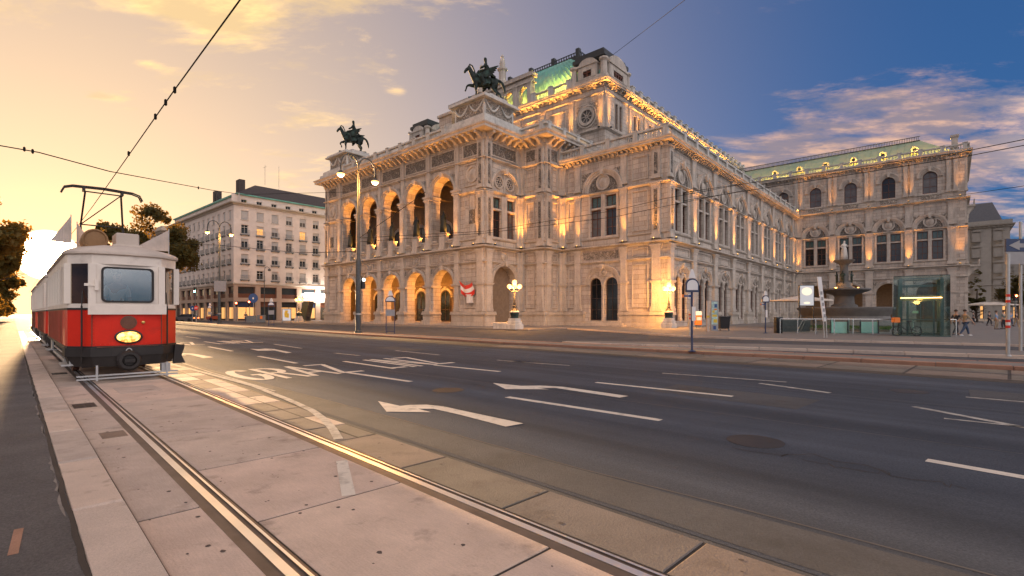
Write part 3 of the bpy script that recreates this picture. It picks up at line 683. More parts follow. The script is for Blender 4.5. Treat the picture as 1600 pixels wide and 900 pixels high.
# ---- cached elements (facade frame: x along the wall, y into it, z up)
def m_pilaster(z0, z1, w, pr, base=.5, cap=.6):
    pr = pr * 1.5
    def fn():
        m = MB(); m.box(-w / 2, w / 2, -pr, .02, z0 + base, z1 - cap)
        m.box(-w / 2 - .12, w / 2 + .12, -pr - .12, .02, z0, z0 + base * .55); m.box(-w / 2 - .06, w / 2 + .06, -pr - .06, .02, z0 + base * .55, z0 + base)
        m.box(-w / 2 - .04, w / 2 + .04, -pr - .04, .02, z1 - cap, z1 - cap * .55); m.box(-w / 2 - .10, w / 2 + .10, -pr - .10, .02, z1 - cap * .55, z1 - cap * .25); m.box(-w / 2 - .17, w / 2 + .17, -pr - .17, .02, z1 - cap * .25, z1)
        if z1 - z0 > 4 and w > .5:      # sunk panel on the shaft, framed by two fillets
            a, b = z0 + base + .35, z1 - cap - .35
            m.box(-w / 2 + .08, -w / 2 + .16, -pr - .03, -pr + .01, a, b); m.box(w / 2 - .16, w / 2 - .08, -pr - .03, -pr + .01, a, b)
            m.box(-w / 2 + .16, w / 2 - .16, -pr - .03, -pr + .01, b - .08, b); m.box(-w / 2 + .16, w / 2 - .16, -pr - .03, -pr + .01, a, a + .08)
        return m
    return cached(('pilaster', z0, z1, w, pr, base, cap), fn)
def m_archivolt(r0, r1, zs, pr=.16, k=1.0):
    def fn():
        m = MB(); w = r1 - r0
        m.arch(0, zs, r0, r0 + w * .38, -pr * .8, .05, seg=18, ky=k); m.arch(0, zs, r0 + w * .38, r0 + w * .72, -pr * 1.4, .05, seg=18, ky=k); m.arch(0, zs, r0 + w * .72, r1, -pr * 2.0, .05, seg=18, ky=k)
        m.ext([(-.16, zs + r0 * k - .02), (.16, zs + r0 * k - .02), (.24, zs + r1 * k + .12), (-.24, zs + r1 * k + .12)], -pr * 2.8, .05)
        return m
    return cached(('archivolt', r0, r1, zs, pr, k), fn)
def m_medallion(r):
    def fn():
        m = MB(); m.disc_y(0, 0, [(r * .99, .03), (r * .99, -.03), (r * .8, -.06), (r * .78, -.02), (r * .70, -.02), (r * .55, -.10), (r * .30, -.17), (.01, -.2)], 20)
        m.arch(0, 0, r * .86, r * 1.08, -.16, .03, 0, 2 * math.pi, 24); return m
    return cached(('medallion', r), fn, 50)
def m_frame(x0, x1, z0, z1, t=.11, pr=.13):
    def fn():
        m = MB(); m.box(x0, x1, -pr, .03, z0, z0 + t); m.box(x0, x1, -pr, .03, z1 - t, z1); m.box(x0, x0 + t, -pr, .03, z0 + t, z1 - t); m.box(x1 - t, x1, -pr, .03, z0 + t, z1 - t); return m
    return cached(('panel_frame', x0, x1, z0, z1, t, pr), fn)
def m_panel(x0, x1, z0, z1, pr=.03): return cached(('panel', x0, x1, z0, z1, pr), lambda: MB().box(x0, x1, -pr, .03, z0, z1))
def m_tri_panel(r1, zs, s):
    """relief-filled spandrel on one side of an arch"""
    def fn():
        pts = [(s * (r1 + .12) * math.cos(a), zs + (r1 + .12) * math.sin(a)) for a in (R(12 + 6 * i) for i in range(9))]
        return MB().ext(pts + [(s * (r1 + .25), pts[-1][1]), (s * (r1 + .25), pts[0][1])], -.04, .02)
    return cached(('spandrel', r1, zs, s), fn)
def spandrels(FR, x, r1, zs):
    for s in (-1, 1): put('spandrel_relief', m_tri_panel(r1, zs, s), 'relief_stone', FR, x)
def m_wframe(w, z0, z1, bars_x=2, bars_z=(0.5,), arched=False, t=.09):
    def fn():
        m = MB(); a = w / 2; d0, d1 = -.05, .05
        m.box(-a, -a + t, d0, d1, z0, z1); m.box(a - t, a, d0, d1, z0, z1); m.box(-a + t, a - t, d0, d1, z0, z0 + t * 1.3)
        if arched: m.arch(0, z1, a - t, a, d0, d1, seg=12)
        else: m.box(-a + t, a - t, d0, d1, z1 - t, z1)
        for i in range(1, bars_x):
            x = -a + w * i / bars_x; m.box(x - t * .3, x + t * .3, d0 + .015, d1 - .01, z0 + t * 1.3, z1 + (a - t * .6 if arched else -t))
        for q in bars_z: z = z0 + (z1 - z0) * q; m.box(-a + t, a - t, d0 + .017, d1 - .012, z - t * .35, z + t * .35)
        return m
    return cached(('window', w, z0, z1, bars_x, bars_z, arched, t), fn)
def m_pane(w, z0, z1, arched=False):
    def fn():
        m = MB(); a = w / 2 - .03
        if arched: m.poly([(-a, .02, z0), (a, .02, z0)] + [(a * math.cos(math.pi * i / 12), .02, z1 + a * math.sin(math.pi * i / 12)) for i in range(13)])
        else: m.quad((-a, .02, z0), (a, .02, z0), (a, .02, z1), (-a, .02, z1))
        return m
    return cached(('pane', w, z0, z1, arched), fn)
def window(FR, x, w, z0, z1, y=.34, bars_x=2, bars_z=(.5,), arched=False, frame='wood_frame', glass='window_glass', transom=None):
    f = put('window', m_wframe(w, z0, z1, bars_x, bars_z, arched), frame, FR, x, y)
    if glass == 'window_glass': glass = random.choice(['window_glass', 'window_glass', 'window_curtain', 'window_dark'])
    if transom:
        put('pane', m_pane(w, z0, transom), glass, FR, parent=f); put('pane', m_pane(w, transom + .02, z1), 'stained_glass', FR, parent=f)
    else: put('pane', m_pane(w, z0, z1, arched), glass, FR, parent=f)
    return f
def floodlight(FR, x, y, z, energy=90, up=1.0, out=.01, cone=46, blend=1.0, fixture=True, col=(1.0, 0.37, 0.06), size=.10, side=0.0):
    def fn(): return MB().box(-.16, .16, -.10, .10, 0, .05).ext([(-.14, .05), (.14, .05), (.11, .17), (-.11, .17)], -.09, .09)
    if fixture:
        o = put('floodlight', cached(('floodlight',), fn), 'cast_iron', FR, x, y, z)
        put('lens', cached(('lens',), lambda: MB().lathe([(.02, .172), (.055, .174), (.06, .19), (.035, .205), (.01, .21)], 8)), 'flood_glow', FR, parent=o)
    ld = bpy.data.lights.new('flood', 'SPOT'); ld.energy = energy; ld.color = col; ld.spot_size = R(cone); ld.spot_blend = blend; ld.shadow_soft_size = size
    l = bpy.data.objects.new('flood', ld); COL.objects.link(l); l.parent = o if fixture else opera
    d = Vector((side, out, up)); q = (-d).to_track_quat('Z', 'Y').to_matrix().to_4x4()
    l.matrix_local = (TR(0, 0, .30) if fixture else FR @ TR(x, y, z)) @ q
    return l
def course(path, z, prof, name='string_course', material='trim_stone'):
    return MB().sweep(path, [(a, z + b) for a, b in prof]).build(name, material, opera)
P_STRING = [(0, 0), (.14, .02), (.20, .12), (.36, .17), (.36, .26), (.06, .31), (0, .31)]
P_LEDGE = [(0, 0), (.16, .02), (.22, .17), (.58, .25), (.66, .30), (.66, .43), (.14, .48), (0, .48)]
P_SMALL = [(0, 0), (.10, .02), (.18, .10), (.18, .17), (0, .2)]
LOG = [(UL, 3), (UL, 0), (0, 0), (0, V1), (U1, V1), (U1, V2 + .02)]
BODY = [(U1, V2), (U2, V2), (U2, V3)]
WING = [(U2, V3), (U3, V3), (U3, V3 + 26)]
# ---- walls
def wall_obj(FR, x0, x1, z0, z1, holes, th=.9, back=False, material='ashlar', name='wall'):
    return MB(FR).wall(x0, x1, z0, z1, holes, th, back).build(name, material, opera)
AC = [7.45 + 5.6 * i for i in range(5)]
wall_obj(FA, 0, 37.3, 0, 9.75, [(c, 4.0, .02, 5.2, True) for c in AC], 1.3, True)
wall_obj(FA, 0, 37.3, 9.75, 22.65, [(c, 4.3, 9.78, 16.9, True) for c in AC], 1.3, True)
# loggia and arcade interiors
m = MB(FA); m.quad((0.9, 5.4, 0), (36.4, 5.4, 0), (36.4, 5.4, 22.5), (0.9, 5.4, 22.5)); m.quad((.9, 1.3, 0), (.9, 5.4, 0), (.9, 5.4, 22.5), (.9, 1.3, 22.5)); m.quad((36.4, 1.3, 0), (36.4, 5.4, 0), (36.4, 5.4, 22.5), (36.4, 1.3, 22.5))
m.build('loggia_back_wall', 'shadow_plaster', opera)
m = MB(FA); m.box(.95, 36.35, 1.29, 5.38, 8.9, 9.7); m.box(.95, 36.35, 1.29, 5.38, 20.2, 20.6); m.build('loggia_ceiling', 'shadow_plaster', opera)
m = MB(FA)
for k in range(6):
    x = 4.65 + 5.6 * k
    for z0, z1, r in ((5.3, 8.9, 2.0), (16.9, 20.2, 2.05)): m.box(x - .45, x + .45, 4.9, 5.38, (.4 if z0 < 9 else 9.8), z1)
m.build('loggia_back_pilasters', 'ashlar', opera, kind='stuff')
for c in AC:
    for zb, w, zs in ((.45, 2.2, 3.9), (9.8, 2.4, 13.4)):
        put('loggia_door', m_wframe(w, zb, zs, 2, (.5,), True, .14), 'dark_wood', FA, c, 5.26); 
        o = put('loggia_door_leaf', m_pane(w, zb, zs, True), 'window_glass', FA, c, 5.27)
        put('archivolt', m_archivolt(w / 2, w / 2 + .35, zs, .1), 'trim_stone', FA, c, 5.36)
    # transverse vault arches across the loggia
for k in range(6):
    x = 4.65 + 5.6 * k
    for zs, top in ((5.5, 8.9), (16.9, 20.2)):
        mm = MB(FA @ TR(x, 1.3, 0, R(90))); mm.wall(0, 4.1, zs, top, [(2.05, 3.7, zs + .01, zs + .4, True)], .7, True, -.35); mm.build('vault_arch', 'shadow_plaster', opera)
# stepped floor of the arcade
MB(FA).box(.95, 36.35, 1.31, 5.38, 0, .45).box(4.3, 33, -.25, 1.30, .02, .16).box(4.3, 33, .15, 1.29, .16, .31).build('arcade_steps', 'plinth_stone', opera)
# side arch bay, its return, the recessed front, the long side, the wing
wall_obj(FB, 0, V1, 0, 23.4, [(3.45, 4.1, .02, 5.4, True), (2.2, 1.5, 10.9, 15.75, False), (4.7, 1.5, 10.9, 15.75, False)] if False else [(3.45, 4.1, .02, 5.4, True)], .9) if False else None
wall_obj(FB, 0, V1, 0, 9.75, [(3.5, 4.1, .02, 5.4, True)], 1.0)
TW = [(-1.03, 1.5), (1.03, 1.5)]
def pair(c, gap=1.03, w=1.5): return [(c - gap, w, 10.9, 14.15, False), (c - gap, w, 14.4, 15.75, False), (c + gap, w, 10.9, 14.15, False), (c + gap, w, 14.4, 15.75, False)]
wall_obj(FB, 0, V1, 9.75, 22.65, pair(3.4, 1.25), .6)
wall_obj(FC, 0, U1, 0, 22.65, [], .6); wall_obj(FD, 0, V2 - V1 + .01, 0, 22.65, [], .6)
MB(FB).quad((1.2, 1.0, 0), (5.8, 1.0, 0), (5.8, 1.0, 8), (1.2, 1.0, 8)).build('blind_arch_back', 'ashlar', opera)
WE = U2 - U1
def twin(c, dx=1.1, w=1.65): return [(c - dx, w, .75, 5.1, True), (c + dx, w, .75, 5.1, True)]
wall_obj(FE, 0, WE, 0, 9.75, twin(6.2), .6); wall_obj(FE, 0, WE, 9.75, 20.1, pair(6.2), .6)
BP = 7.05; NB = 8; LS = V3 - V2
bc = [BP * (i + .5) for i in range(NB)]
wall_obj(FS, 0, LS, 0, 9.75, [h for c in bc for h in twin(c, 1.0, 1.4)], .6); wall_obj(FS, 0, LS, 9.75, 20.1, [h for c in bc for h in pair(c)], .6)
wc = [.6 + 5.67 * (i + .5) for i in range(4)]; LW = U3 - U2
wall_obj(FW, 0, LW, 0, 9.75, [(c, 3.7, .02, 5.15, True) for c in wc], 1.0); wall_obj(FW, 0, LW, 9.75, 20.8, [h for c in wc for h in pair(c, 1.0, 1.45)], .6)
wall_obj(FU(2, V3), 0, U3 - 2, 20.8, 27.9, [(U2 - 2 + c, 1.95, 22.2, 24.95, True) for c in [-2.2] + wc], .6)
wall_obj(FX, 0, 26, 0, 27.9, [], .6)
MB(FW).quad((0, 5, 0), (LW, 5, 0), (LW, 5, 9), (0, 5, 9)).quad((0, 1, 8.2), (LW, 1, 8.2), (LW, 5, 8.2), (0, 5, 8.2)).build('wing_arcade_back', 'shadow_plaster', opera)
# left half of the body, mostly out of sight behind the loggia
m = MB(); m.box(UL - U1, UL - .02, V1, 20, 0, 22.6); m.box(UL - U2, UL - U1 - .02, V2, V3, 0, 21); m.box(UL, UL + .6, .02, 20, 0, 22.6); m.build('hidden_flank', 'ashlar', opera)
# ---- plinths
def plinth(FR, x0, x1, ex=.0):
    m = MB(FR); m.box(x0 - ex, x1 + ex, -.44, .02, 0, 1.45); m.box(x0 - ex - .08, x1 + ex + .08, -.54, .02, 0, .55); m.ext([(x0 - ex - .10, 1.45), (x1 + ex + .10, 1.45), (x1 + ex + .10, 1.62), (x1 + ex, 1.85), (x0 - ex, 1.85), (x0 - ex - .10, 1.62)], -.58, .02)
    return m.build('plinth', 'plinth_stone', opera)
plinth(FA, 0, 5.4); plinth(FA, 31.9, 37.3, .0)
for k in range(4): plinth(FA, 10.25 - .75, 10.25 + .75) if False else put('pier_base', cached(('pier_base',), lambda: MB().box(-.85, .85, -.62, 1.35, 0, .75).box(-.72, .72, -.48, 1.32, .75, 1.45).ext([(-.9, 1.45), (.9, 1.45), (.9, 1.6), (.7, 1.9), (-.7, 1.9), (-.9, 1.6)], -.62, 1.36)), 'plinth_stone', FA, 10.25 + 5.6 * k)
plinth(FB, -.3, 1.4); plinth(FB, 5.6, V1 - .35); plinth(FC, .3, U1, .28); plinth(FD, 0, V2 - V1 - .32); plinth(FE, .3, 3.6); plinth(FE, 8.8, WE, .28); plinth(FS, -.1, .9)
for k in range(1, NB + 1): plinth(FS, BP * k - 1.35, BP * k + (1.35 if k < NB else LS - BP * NB - .4))
for i in range(1, NB): pass
MB(FS).box(1, LS - 2, .1, .3, 0, .74).build('dado', 'plinth_stone', opera)
for k in range(5): plinth(FW, max(0, .6 + 5.67 * k - .95), min(LW, .6 + 5.67 * k + .95) if k < 4 else LW, 0)
# steps before the twin door
MB(FE).box(2.6, 9.6, -1.5, .3, 0, .30).box(3, 9.2, -1.0, .3, .3, .52).box(3.4, 8.8, -.5, .55, .52, .74).build('door_steps', 'plinth_stone', opera)
# ---- string courses that run round the whole building
for path in (LOG, BODY, WING):
    course(path, 7.62, P_STRING); course(path, 9.28, P_LEDGE, 'ledge_course'); course(path, 10.5, P_SMALL, 'sill_course')
for path in (BODY, WING): course(path, 15.95, P_STRING, 'impost_course')
course([(UL, 3), (UL, 0), (UL + 5.25, 0)], 16.45, P_STRING, 'impost_course'); course([(-5.25, 0), (0, 0), (0, V1), (U1, V1), (U1, V2)], 16.15, P_STRING, 'impost_course')
course(LOG, 20.0, P_STRING); course(LOG, 22.33, P_SMALL)
course(WING, 20.55, P_LEDGE, 'ledge_course'); course(WING, 21.85, P_SMALL, 'sill_course')
# ---- crowning cornices, modillions, balustrades
P_CORN = [(0, 0), (.16, .04), (.20, .60), (1.34, .62), (1.38, .64), (1.38, .95), (1.50, 1.02), (1.55, 1.18), (.3, 1.26), (0, 1.26)]
P_CORN2 = [(0, 0), (.12, .04), (.16, .38), (.78, .40), (.82, .42), (.82, .62), (.92, .68), (.95, .85), (.2, .92), (0, .92)]
LOGC = [(UL - U1, V2 + 8), (UL - U1, V1), (UL, V1)] + [(UL, 0), (0, 0), (0, V1), (U1, V1), (U1, 19.5)]
course(LOGC, 22.6, P_CORN, 'cornice'); course(BODY, 20.05, P_CORN2, 'cornice'); course([(4, V3)] + WING[1:], 27.85, P_CORN2, 'cornice')
def along(path, step, margin=.3):
    out = []
    for a, b in zip(path, path[1:]):
        a, b = Vector(a), Vector(b); L = (b - a).length; d = (b - a) / L; n = max(1, round((L - 2 * margin) / step))
        for i in range(n + 1):
            if n and L > 2 * margin: out.append((a + d * (margin + (L - 2 * margin) * i / n), d))
    return out
def modillions(path, z, dep, w, h, step, name='modillions', material='trim_stone'):
    m = MB()
    for p, d in along(path, step, .45):
        n = Vector((d.y, -d.x)); m.M = Matrix(((d.x, n.x, 0, p.x), (d.y, n.y, 0, p.y), (0, 0, 1, z), (0, 0, 0, 1)))
        m.rings([[(-w / 2, 0, 0), (w / 2, 0, 0), (w / 2, dep * .35, .02), (w / 2, dep * .75, h * .55), (w / 2, dep, h * .62), (w / 2, dep, h), (w / 2, 0, h), (-w / 2, 0, h)][1:7], [(-w / 2, 0, 0), (-w / 2, dep * .35, .02), (-w / 2, dep * .75, h * .55), (-w / 2, dep, h * .62), (-w / 2, dep, h), (-w / 2, 0, h)]])
    return m.build(name, material, opera, kind='stuff')
modillions([(UL, 0), (0, 0), (0, V1), (U1, V1), (U1, V2 + 6)], 22.47, 1.2, .36, .74, 1.05)
modillions(BODY, 19.99, .62, .22, .40, .62); modillions([(6, V3), (U3, V3), (U3, V3 + 20)], 27.8, .62, .22, .4, .62)
def balustrade(path, z, h, post_step, off, baluster=.24, post_w=.55):
    hr = .16
    MB().sweep(path, [(off - .2, z), (off + .2, z), (off + .2, z + hr), (off - .2, z + hr)]).sweep(path, [(off - .22, z + h - .2), (off + .22, z + h - .2), (off + .24, z + h), (off - .24, z + h)]).build('balustrade_rail', 'white_stone', opera)
    m = MB(); hp = h - hr - .2; pos = []
    for a, b in zip(path, path[1:]):
        a, b = Vector(a), Vector(b); L = (b - a).length; d = (b - a) / L; n = Vector((d.y, -d.x)); k = max(1, round(L / post_step)); first = a is None
        for i in range(k + 1): pos.append(a + d * (L * i / k) + n * off)
        for i in range(k):
            s0, s1 = L * i / k + post_w / 2 + .06, L * (i + 1) / k - post_w / 2 - .06; c = max(1, int((s1 - s0) / baluster))
            for j in range(c):
                p = a + d * (s0 + (s1 - s0) * (j + .5) / c) + n * off
                m.lathe([(.055, 0), (.085, hp * .28), (.05, hp * .62), (.07, hp)], 5, (p.x, p.y, z + hr), False)
    m.build('balusters', 'white_stone', opera, kind='stuff')
    pm_ = cached(('balustrade_post', h, post_w), lambda: MB().box(-post_w / 2, post_w / 2, -post_w / 2, post_w / 2, 0, h + .04).box(-post_w / 2 - .07, post_w / 2 + .07, -post_w / 2 - .07, post_w / 2 + .07, h + .04, h + .16).box(-post_w / 2 - .05, post_w / 2 + .05, -post_w / 2 - .05, post_w / 2 + .05, 0, .2))
    done = []
    for p in pos:
        if any((p - q).length < .5 for q in done): continue
        done.append(p); obj('balustrade_post', pm_, 'white_stone', opera, TR(p.x, p.y, z))
balustrade([(UL + 6.6, 0), (-6.6, 0)], 23.85, 1.15, 3.1, .55); balustrade([(0, 6.9), (0, V1 + .05), (U1, V1 + .05), (U1, 19)], 23.85, 1.1, 3.0, .5)
balustrade(BODY, 20.95, 1.15, 3.5, .35); balustrade([(6, V3), (U3, V3), (U3, V3 + 12)], 28.75, .95, 2.83, .35, .42)
# ---- flat roofs
MB().box(UL + .3, -.3, .3, V1 + .3, 23.1, 23.75).box(UL - U1 + .3, U1 - .3, V1 + .31, 19.9, 23.1, 23.75).build('loggia_roof', 'dark_roof', opera)
MB().box(4.4, U2 - .05, V2 + .2, V3 - .02, 20.3, 20.9).build('side_roof', 'dark_roof', opera)
# ---- loggia front: piers, arches, panels, medallions
for k in range(6):
    x = 4.65 + 5.6 * k; ww = .72
    put('pilaster', m_pilaster(1.9, 9.28, ww, .20), 'trim_stone', FA, x); put('pilaster', m_pilaster(9.95, 16.9, ww + .1, .26, .9, .8), 'trim_stone', FA, x); put('pilaster', m_pilaster(17.0, 22.55, ww - .1, .16, .3, .3), 'trim_stone', FA, x)
    put('impost', cached(('impost', 1), lambda: MB().box(-.86, .86, -.38, 1.36, 5.0, 5.12).box(-.92, .92, -.46, 1.4, 5.12, 5.26)), 'trim_stone', FA, x)
    put('capital', cached(('capital', 1), lambda: MB().box(-.72, .72, -.50, 1.36, 16.35, 16.5).box(-.66, .66, -.45, 1.33, 16.5, 16.72).box(-.80, .80, -.58, 1.40, 16.72, 16.92)), 'trim_stone', FA, x)
for i, c in enumerate(AC):
    put('archivolt', m_archivolt(2.0, 2.42, 5.2), 'trim_stone', FA, c); put('archivolt', m_archivolt(2.15, 2.62, 16.9, .2), 'trim_stone', FA, c)
    spandrels(FA, c, 2.42, 5.2); spandrels(FA, c, 2.5, 16.9)
    put('medallion', m_medallion(.50), 'trim_stone', FA, c, 0, 8.62); put('panel_frame', m_frame(-2.3, -.75, 8.1, 9.15), 'trim_stone', FA, c); put('panel_frame', m_frame(.75, 2.3, 8.1, 9.15), 'trim_stone', FA, c)
    put('frieze_panel', m_panel(-2.2, 2.2, 20.75, 22.1, .04), 'relief_dark', FA, c); put('panel_frame', m_frame(-2.35, 2.35, 20.58, 22.27, .14, .13), 'trim_stone', FA, c)
    # balcony parapet: pierced panels either side of a statue pedestal
    put('pedestal', cached(('pedestal',), lambda: MB().bbox(-.48, .48, -.35, .55, 9.76, 11.75, .03).box(-.56, .56, -.43, .63, 11.75, 11.95).box(-.55, .55, -.42, .62, 9.77, 10.1)), 'trim_stone', FA, c)
    def lat():
        mm = MB(); mm.box(-1.62, -.50, -.12, .14, 9.8, 10.0); mm.box(-1.62, -.50, -.12, .14, 10.85, 11.05)
        for q in range(3):
            x0 = -1.60 + q * .365
            for s in (0, 1): mm.ext([(x0 + .02 + s * .27, 10.0), (x0 + .09 + s * .27, 10.0), (x0 + .36 - s * .27, 10.85), (x0 + .29 - s * .27, 10.85)], -.04, .06)
            mm.arch(x0 + .18, 10.42, .10, .17, -.05, .07, 0, 2 * math.pi, 8)
        return mm
    pn = cached(('parapet',), lat); put('balcony_parapet', pn, 'trim_stone', FA, c - .5); put('balcony_parapet', pn, 'trim_stone', FA, c + 2.62)
for x in (2.0, 35.3):
    put('medallion', m_medallion(.95), 'trim_stone', FA, x, 0, 18.5); put('panel_frame', m_frame(-1.4, 1.4, 17.1, 19.8), 'trim_stone', FA, x)
    put('frieze_panel', m_panel(-1.55, 1.55, 20.75, 22.1, .04), 'relief_dark', FA, x); put('panel_frame', m_frame(-1.7, 1.7, 20.58, 22.27, .14, .13), 'trim_stone', FA, x)
    put('cross_panel', cached(('cross',), lambda: MB().ext([(-.45, 11.0), (.45, 11.0), (.45, 12.4), (1.3, 12.4), (1.3, 14.3), (.45, 14.3), (.45, 15.9), (-.45, 15.9), (-.45, 14.3), (-1.3, 14.3), (-1.3, 12.4), (-.45, 12.4)], -.08, .02)), 'trim_stone', FA, x)
    put('relief_panel', m_panel(-.5, .5, 12.5, 14.2, .14), 'relief_dark', FA, x)
    for s in (-1, 1): put('panel_frame', m_frame(-.45, .45, 10.9, 12.2, .07, .06), 'trim_stone', FA, x + s * .98); put('panel_frame', m_frame(-.45, .45, 14.5, 15.9, .07, .06), 'trim_stone', FA, x + s * .98)
    put('panel_frame', m_frame(-1.3, 1.3, 2.3, 7.2), 'trim_stone', FA, x); put('panel_frame', m_frame(-1.4, 1.4, 8.1, 9.1), 'trim_stone', FA, x)
# corner pilasters with carved strips
def corner_pil(FR, x, w=1.0, top=22.55, strip=True):
    put('pilaster', m_pilaster(1.9, 9.28, w, .22), 'trim_stone', FR, x); put('pilaster', m_pilaster(9.95, 16.2, w, .20), 'trim_stone', FR, x); put('pilaster', m_pilaster(16.6, top, w, .16, .3, .3), 'trim_stone', FR, x)
    put('impost', cached(('impost', 2, w), lambda: MB().box(-w / 2 - .1, w / 2 + .1, -.42, .02, 5.0, 5.12).box(-w / 2 - .18, w / 2 + .18, -.50, .02, 5.12, 5.28)), 'trim_stone', FR, x)
    if strip:
        put('carved_strip', m_panel(-w * .2, w * .2, 10.9, 15.4, .335), 'relief_dark', FR, x); put('carved_strip', m_panel(-w * .2, w * .2, 17.1, top - .6, .275), 'relief_dark', FR, x)
corner_pil(FA, .55); corner_pil(FA, 36.75); corner_pil(FB, .55, .9); corner_pil(FB, V1 - .5, .7, 22.55, False); corner_pil(FC, .45, .6, 22.55, False); corner_pil(FC, U1 - .55, .9); corner_pil(FD, .55, .9); corner_pil(FD, V2 - V1 - .45, .6, 22.55, False)
for FR, x, w in ((FC, 1.75, 1.3), (FD, 1.95, 1.1)):
    h = w / 2
    for a, b in ((2.3, 7.2), (8.1, 9.1), (11.0, 15.6), (17.0, 19.8)): put('panel_frame', m_frame(-h, h, a, b), 'trim_stone', FR, x)
    put('medallion', m_medallion(.42), 'trim_stone', FR, x, 0, 13.2); put('frieze_panel', m_panel(-h, h, 20.75, 22.1, .05), 'relief_dark', FR, x)
# side bay: blind arch, pair window, two round windows under an arch
put('archivolt', m_archivolt(2.05, 2.5, 5.4), 'trim_stone', FB, 3.5); put('medallion', m_medallion(.55), 'trim_stone', FB, 3.5, 0, 8.6)
put('frieze_panel', m_panel(-2.2, 2.2, 20.75, 22.1, .05), 'relief_dark', FB, 3.4); put('panel_frame', m_frame(-2.3, 2.3, 20.58, 22.27, .14, .13), 'trim_stone', FB, 3.4)
put('archivolt', m_archivolt(2.05, 2.55, 16.7, .2), 'trim_stone', FB, 3.4)
for s in (-1, 1):
    x = 3.4 + s * .98
    o = put('round_window', cached(('round_window',), lambda: MB().arch(0, 0, .62, .85, -.16, .04, 0, 2 * math.pi, 20)), 'trim_stone', FB, x, 0, 17.65)
    put('pane', cached(('rpane',), lambda: MB().disc_y(0, 0, [(.62, .03), (.62, -.02)], 16)), 'window_glass', FB, parent=o)
    put('tracery', cached(('tracery',), lambda: (lambda q: [q.arch(.34 * math.cos(a), .34 * math.sin(a), .13, .2, -.08, -.02, 0, 2 * math.pi, 8) for a in (k * math.pi / 3 for k in range(6))] and q)(MB())), 'trim_stone', FB, parent=o)
put('lunette_mullion', cached(('mull', 9), lambda: MB().box(-.14, .14, -.15, .05, 16.4, 18.7)), 'trim_stone', FB, 3.4)
# bays with a window pair, a lunette with medallion and a twin arch below
def surround(FR, c, gap=1.03, w=1.5):
    a = gap + w / 2
    put('window_surround', cached(('window_surround', gap, w), lambda: MB().box(-a - .26, -a - .02, -.12, .05, 10.7, 15.95).box(a + .02, a + .26, -.12, .05, 10.7, 15.95).box(-gap + w / 2 + .04, gap - w / 2 - .04, -.14, .3, 10.7, 15.95).box(-a - .36, a + .36, -.2, .3, 10.68, 10.88).box(-a, a, -.05, .35, 14.17, 14.38)), 'trim_stone', FR, c)
    for s in (-1, 1):
        window(FR, c + s * gap, w, 10.9, 14.15, bars_x=2, bars_z=(.33, .66)); window(FR, c + s * gap, w, 14.4, 15.75, bars_x=2, bars_z=(), glass='stained_glass')
def lunette(FR, c, r=2.75):
    put('archivolt', m_archivolt(r - .75, r, 16.3, .2, .98), 'trim_stone', FR, c)
    put('lunette', cached(('lunette', r), lambda: MB().ext([((r - .76) * math.cos(math.pi * i / 16), 16.3 + (r - .76) * .98 * math.sin(math.pi * i / 16)) for i in range(17)], -.02, .05)), 'relief_dark', FR, c)
    put('medallion', m_medallion(.86), 'trim_stone', FR, c, 0, 17.35)
def twin_bay(FR, c, dx, w, door):
    put('archivolt', m_archivolt(dx + w / 2 + .08, dx + w / 2 + .62, 5.1, .18, .92), 'trim_stone', FR, c); put('medallion', m_medallion(.42), 'trim_stone', FR, c, 0, 6.55)
    for s in (-1, 1):
        put('archivolt', m_archivolt(w / 2, w / 2 + .2, 5.1, .07), 'trim_stone', FR, c + s * dx)
        o = window(FR, c + s * dx, w, .76, 5.1, .3, 2, (.3, .62, 1.0), True, 'dark_wood' if door else 'wood_frame')
    put('colonnette', cached(('colonnette',), lambda: MB().lathe([(.19, .76), (.19, 1.0), (.12, 1.1), (.11, 4.6), (.2, 4.9), (.2, 5.1)], 8)), 'trim_stone', FR, c, -.02)
surround(FB, 3.4, 1.25)
surround(FE, 6.2); lunette(FE, 6.2); twin_bay(FE, 6.2, 1.1, 1.65, True)
for x, w in ((2.65, .8), (9.0, .8), (13.0, 1.0), (.5, .6)):
    corner_pil(FE, x, w, 20.05, x > 12)
for x, h in ((1.65, .5), (11.0, 1.0)):
    for a, b in ((2.3, 7.2), (8.1, 9.1), (11.0, 15.6), (16.8, 19.5)): put('panel_frame', m_frame(-h, h, a, b), 'trim_stone', FE, x)
put('frieze_panel', m_panel(-2.4, 2.4, 8.15, 9.05, .05), 'relief_stone', FE, 5.8)
spandrels(FE, 6.2, 2.8, 16.3)
for i, c in enumerate(bc):
    surround(FS, c); lunette(FS, c, 2.6); twin_bay(FS, c, 1.0, 1.4, False); spandrels(FS, c, 2.6, 16.3); put('panel_frame', m_frame(-2.3, 2.3, 8.1, 9.1), 'trim_stone', FS, c)
for k in range(NB + 1): corner_pil(FS, BP * k if k else .55, 1.0 if not k else 1.25, 20.05, k == 0)
corner_pil(FS, LS - .5, .8, 20.05, False)
for i, c in enumerate(wc):
    surround(FW, c, 1.0, 1.45); lunette(FW, c, 2.45); put('archivolt', m_archivolt(1.85, 2.3, 5.15), 'trim_stone', FW, c); spandrels(FW, c, 2.3, 5.15); spandrels(FW, c, 2.45, 16.3)
for c in [-2.2] + wc:
    window(FW, c, 1.95, 22.2, 24.95, .3, 2, (.42, .95), True); put('archivolt', m_archivolt(1.0, 1.75, 24.95, .2), 'trim_stone', FW, c)
    put('window_apron', m_panel(-1.2, 1.2, 21.2, 21.9, .06), 'relief_stone', FW, c)
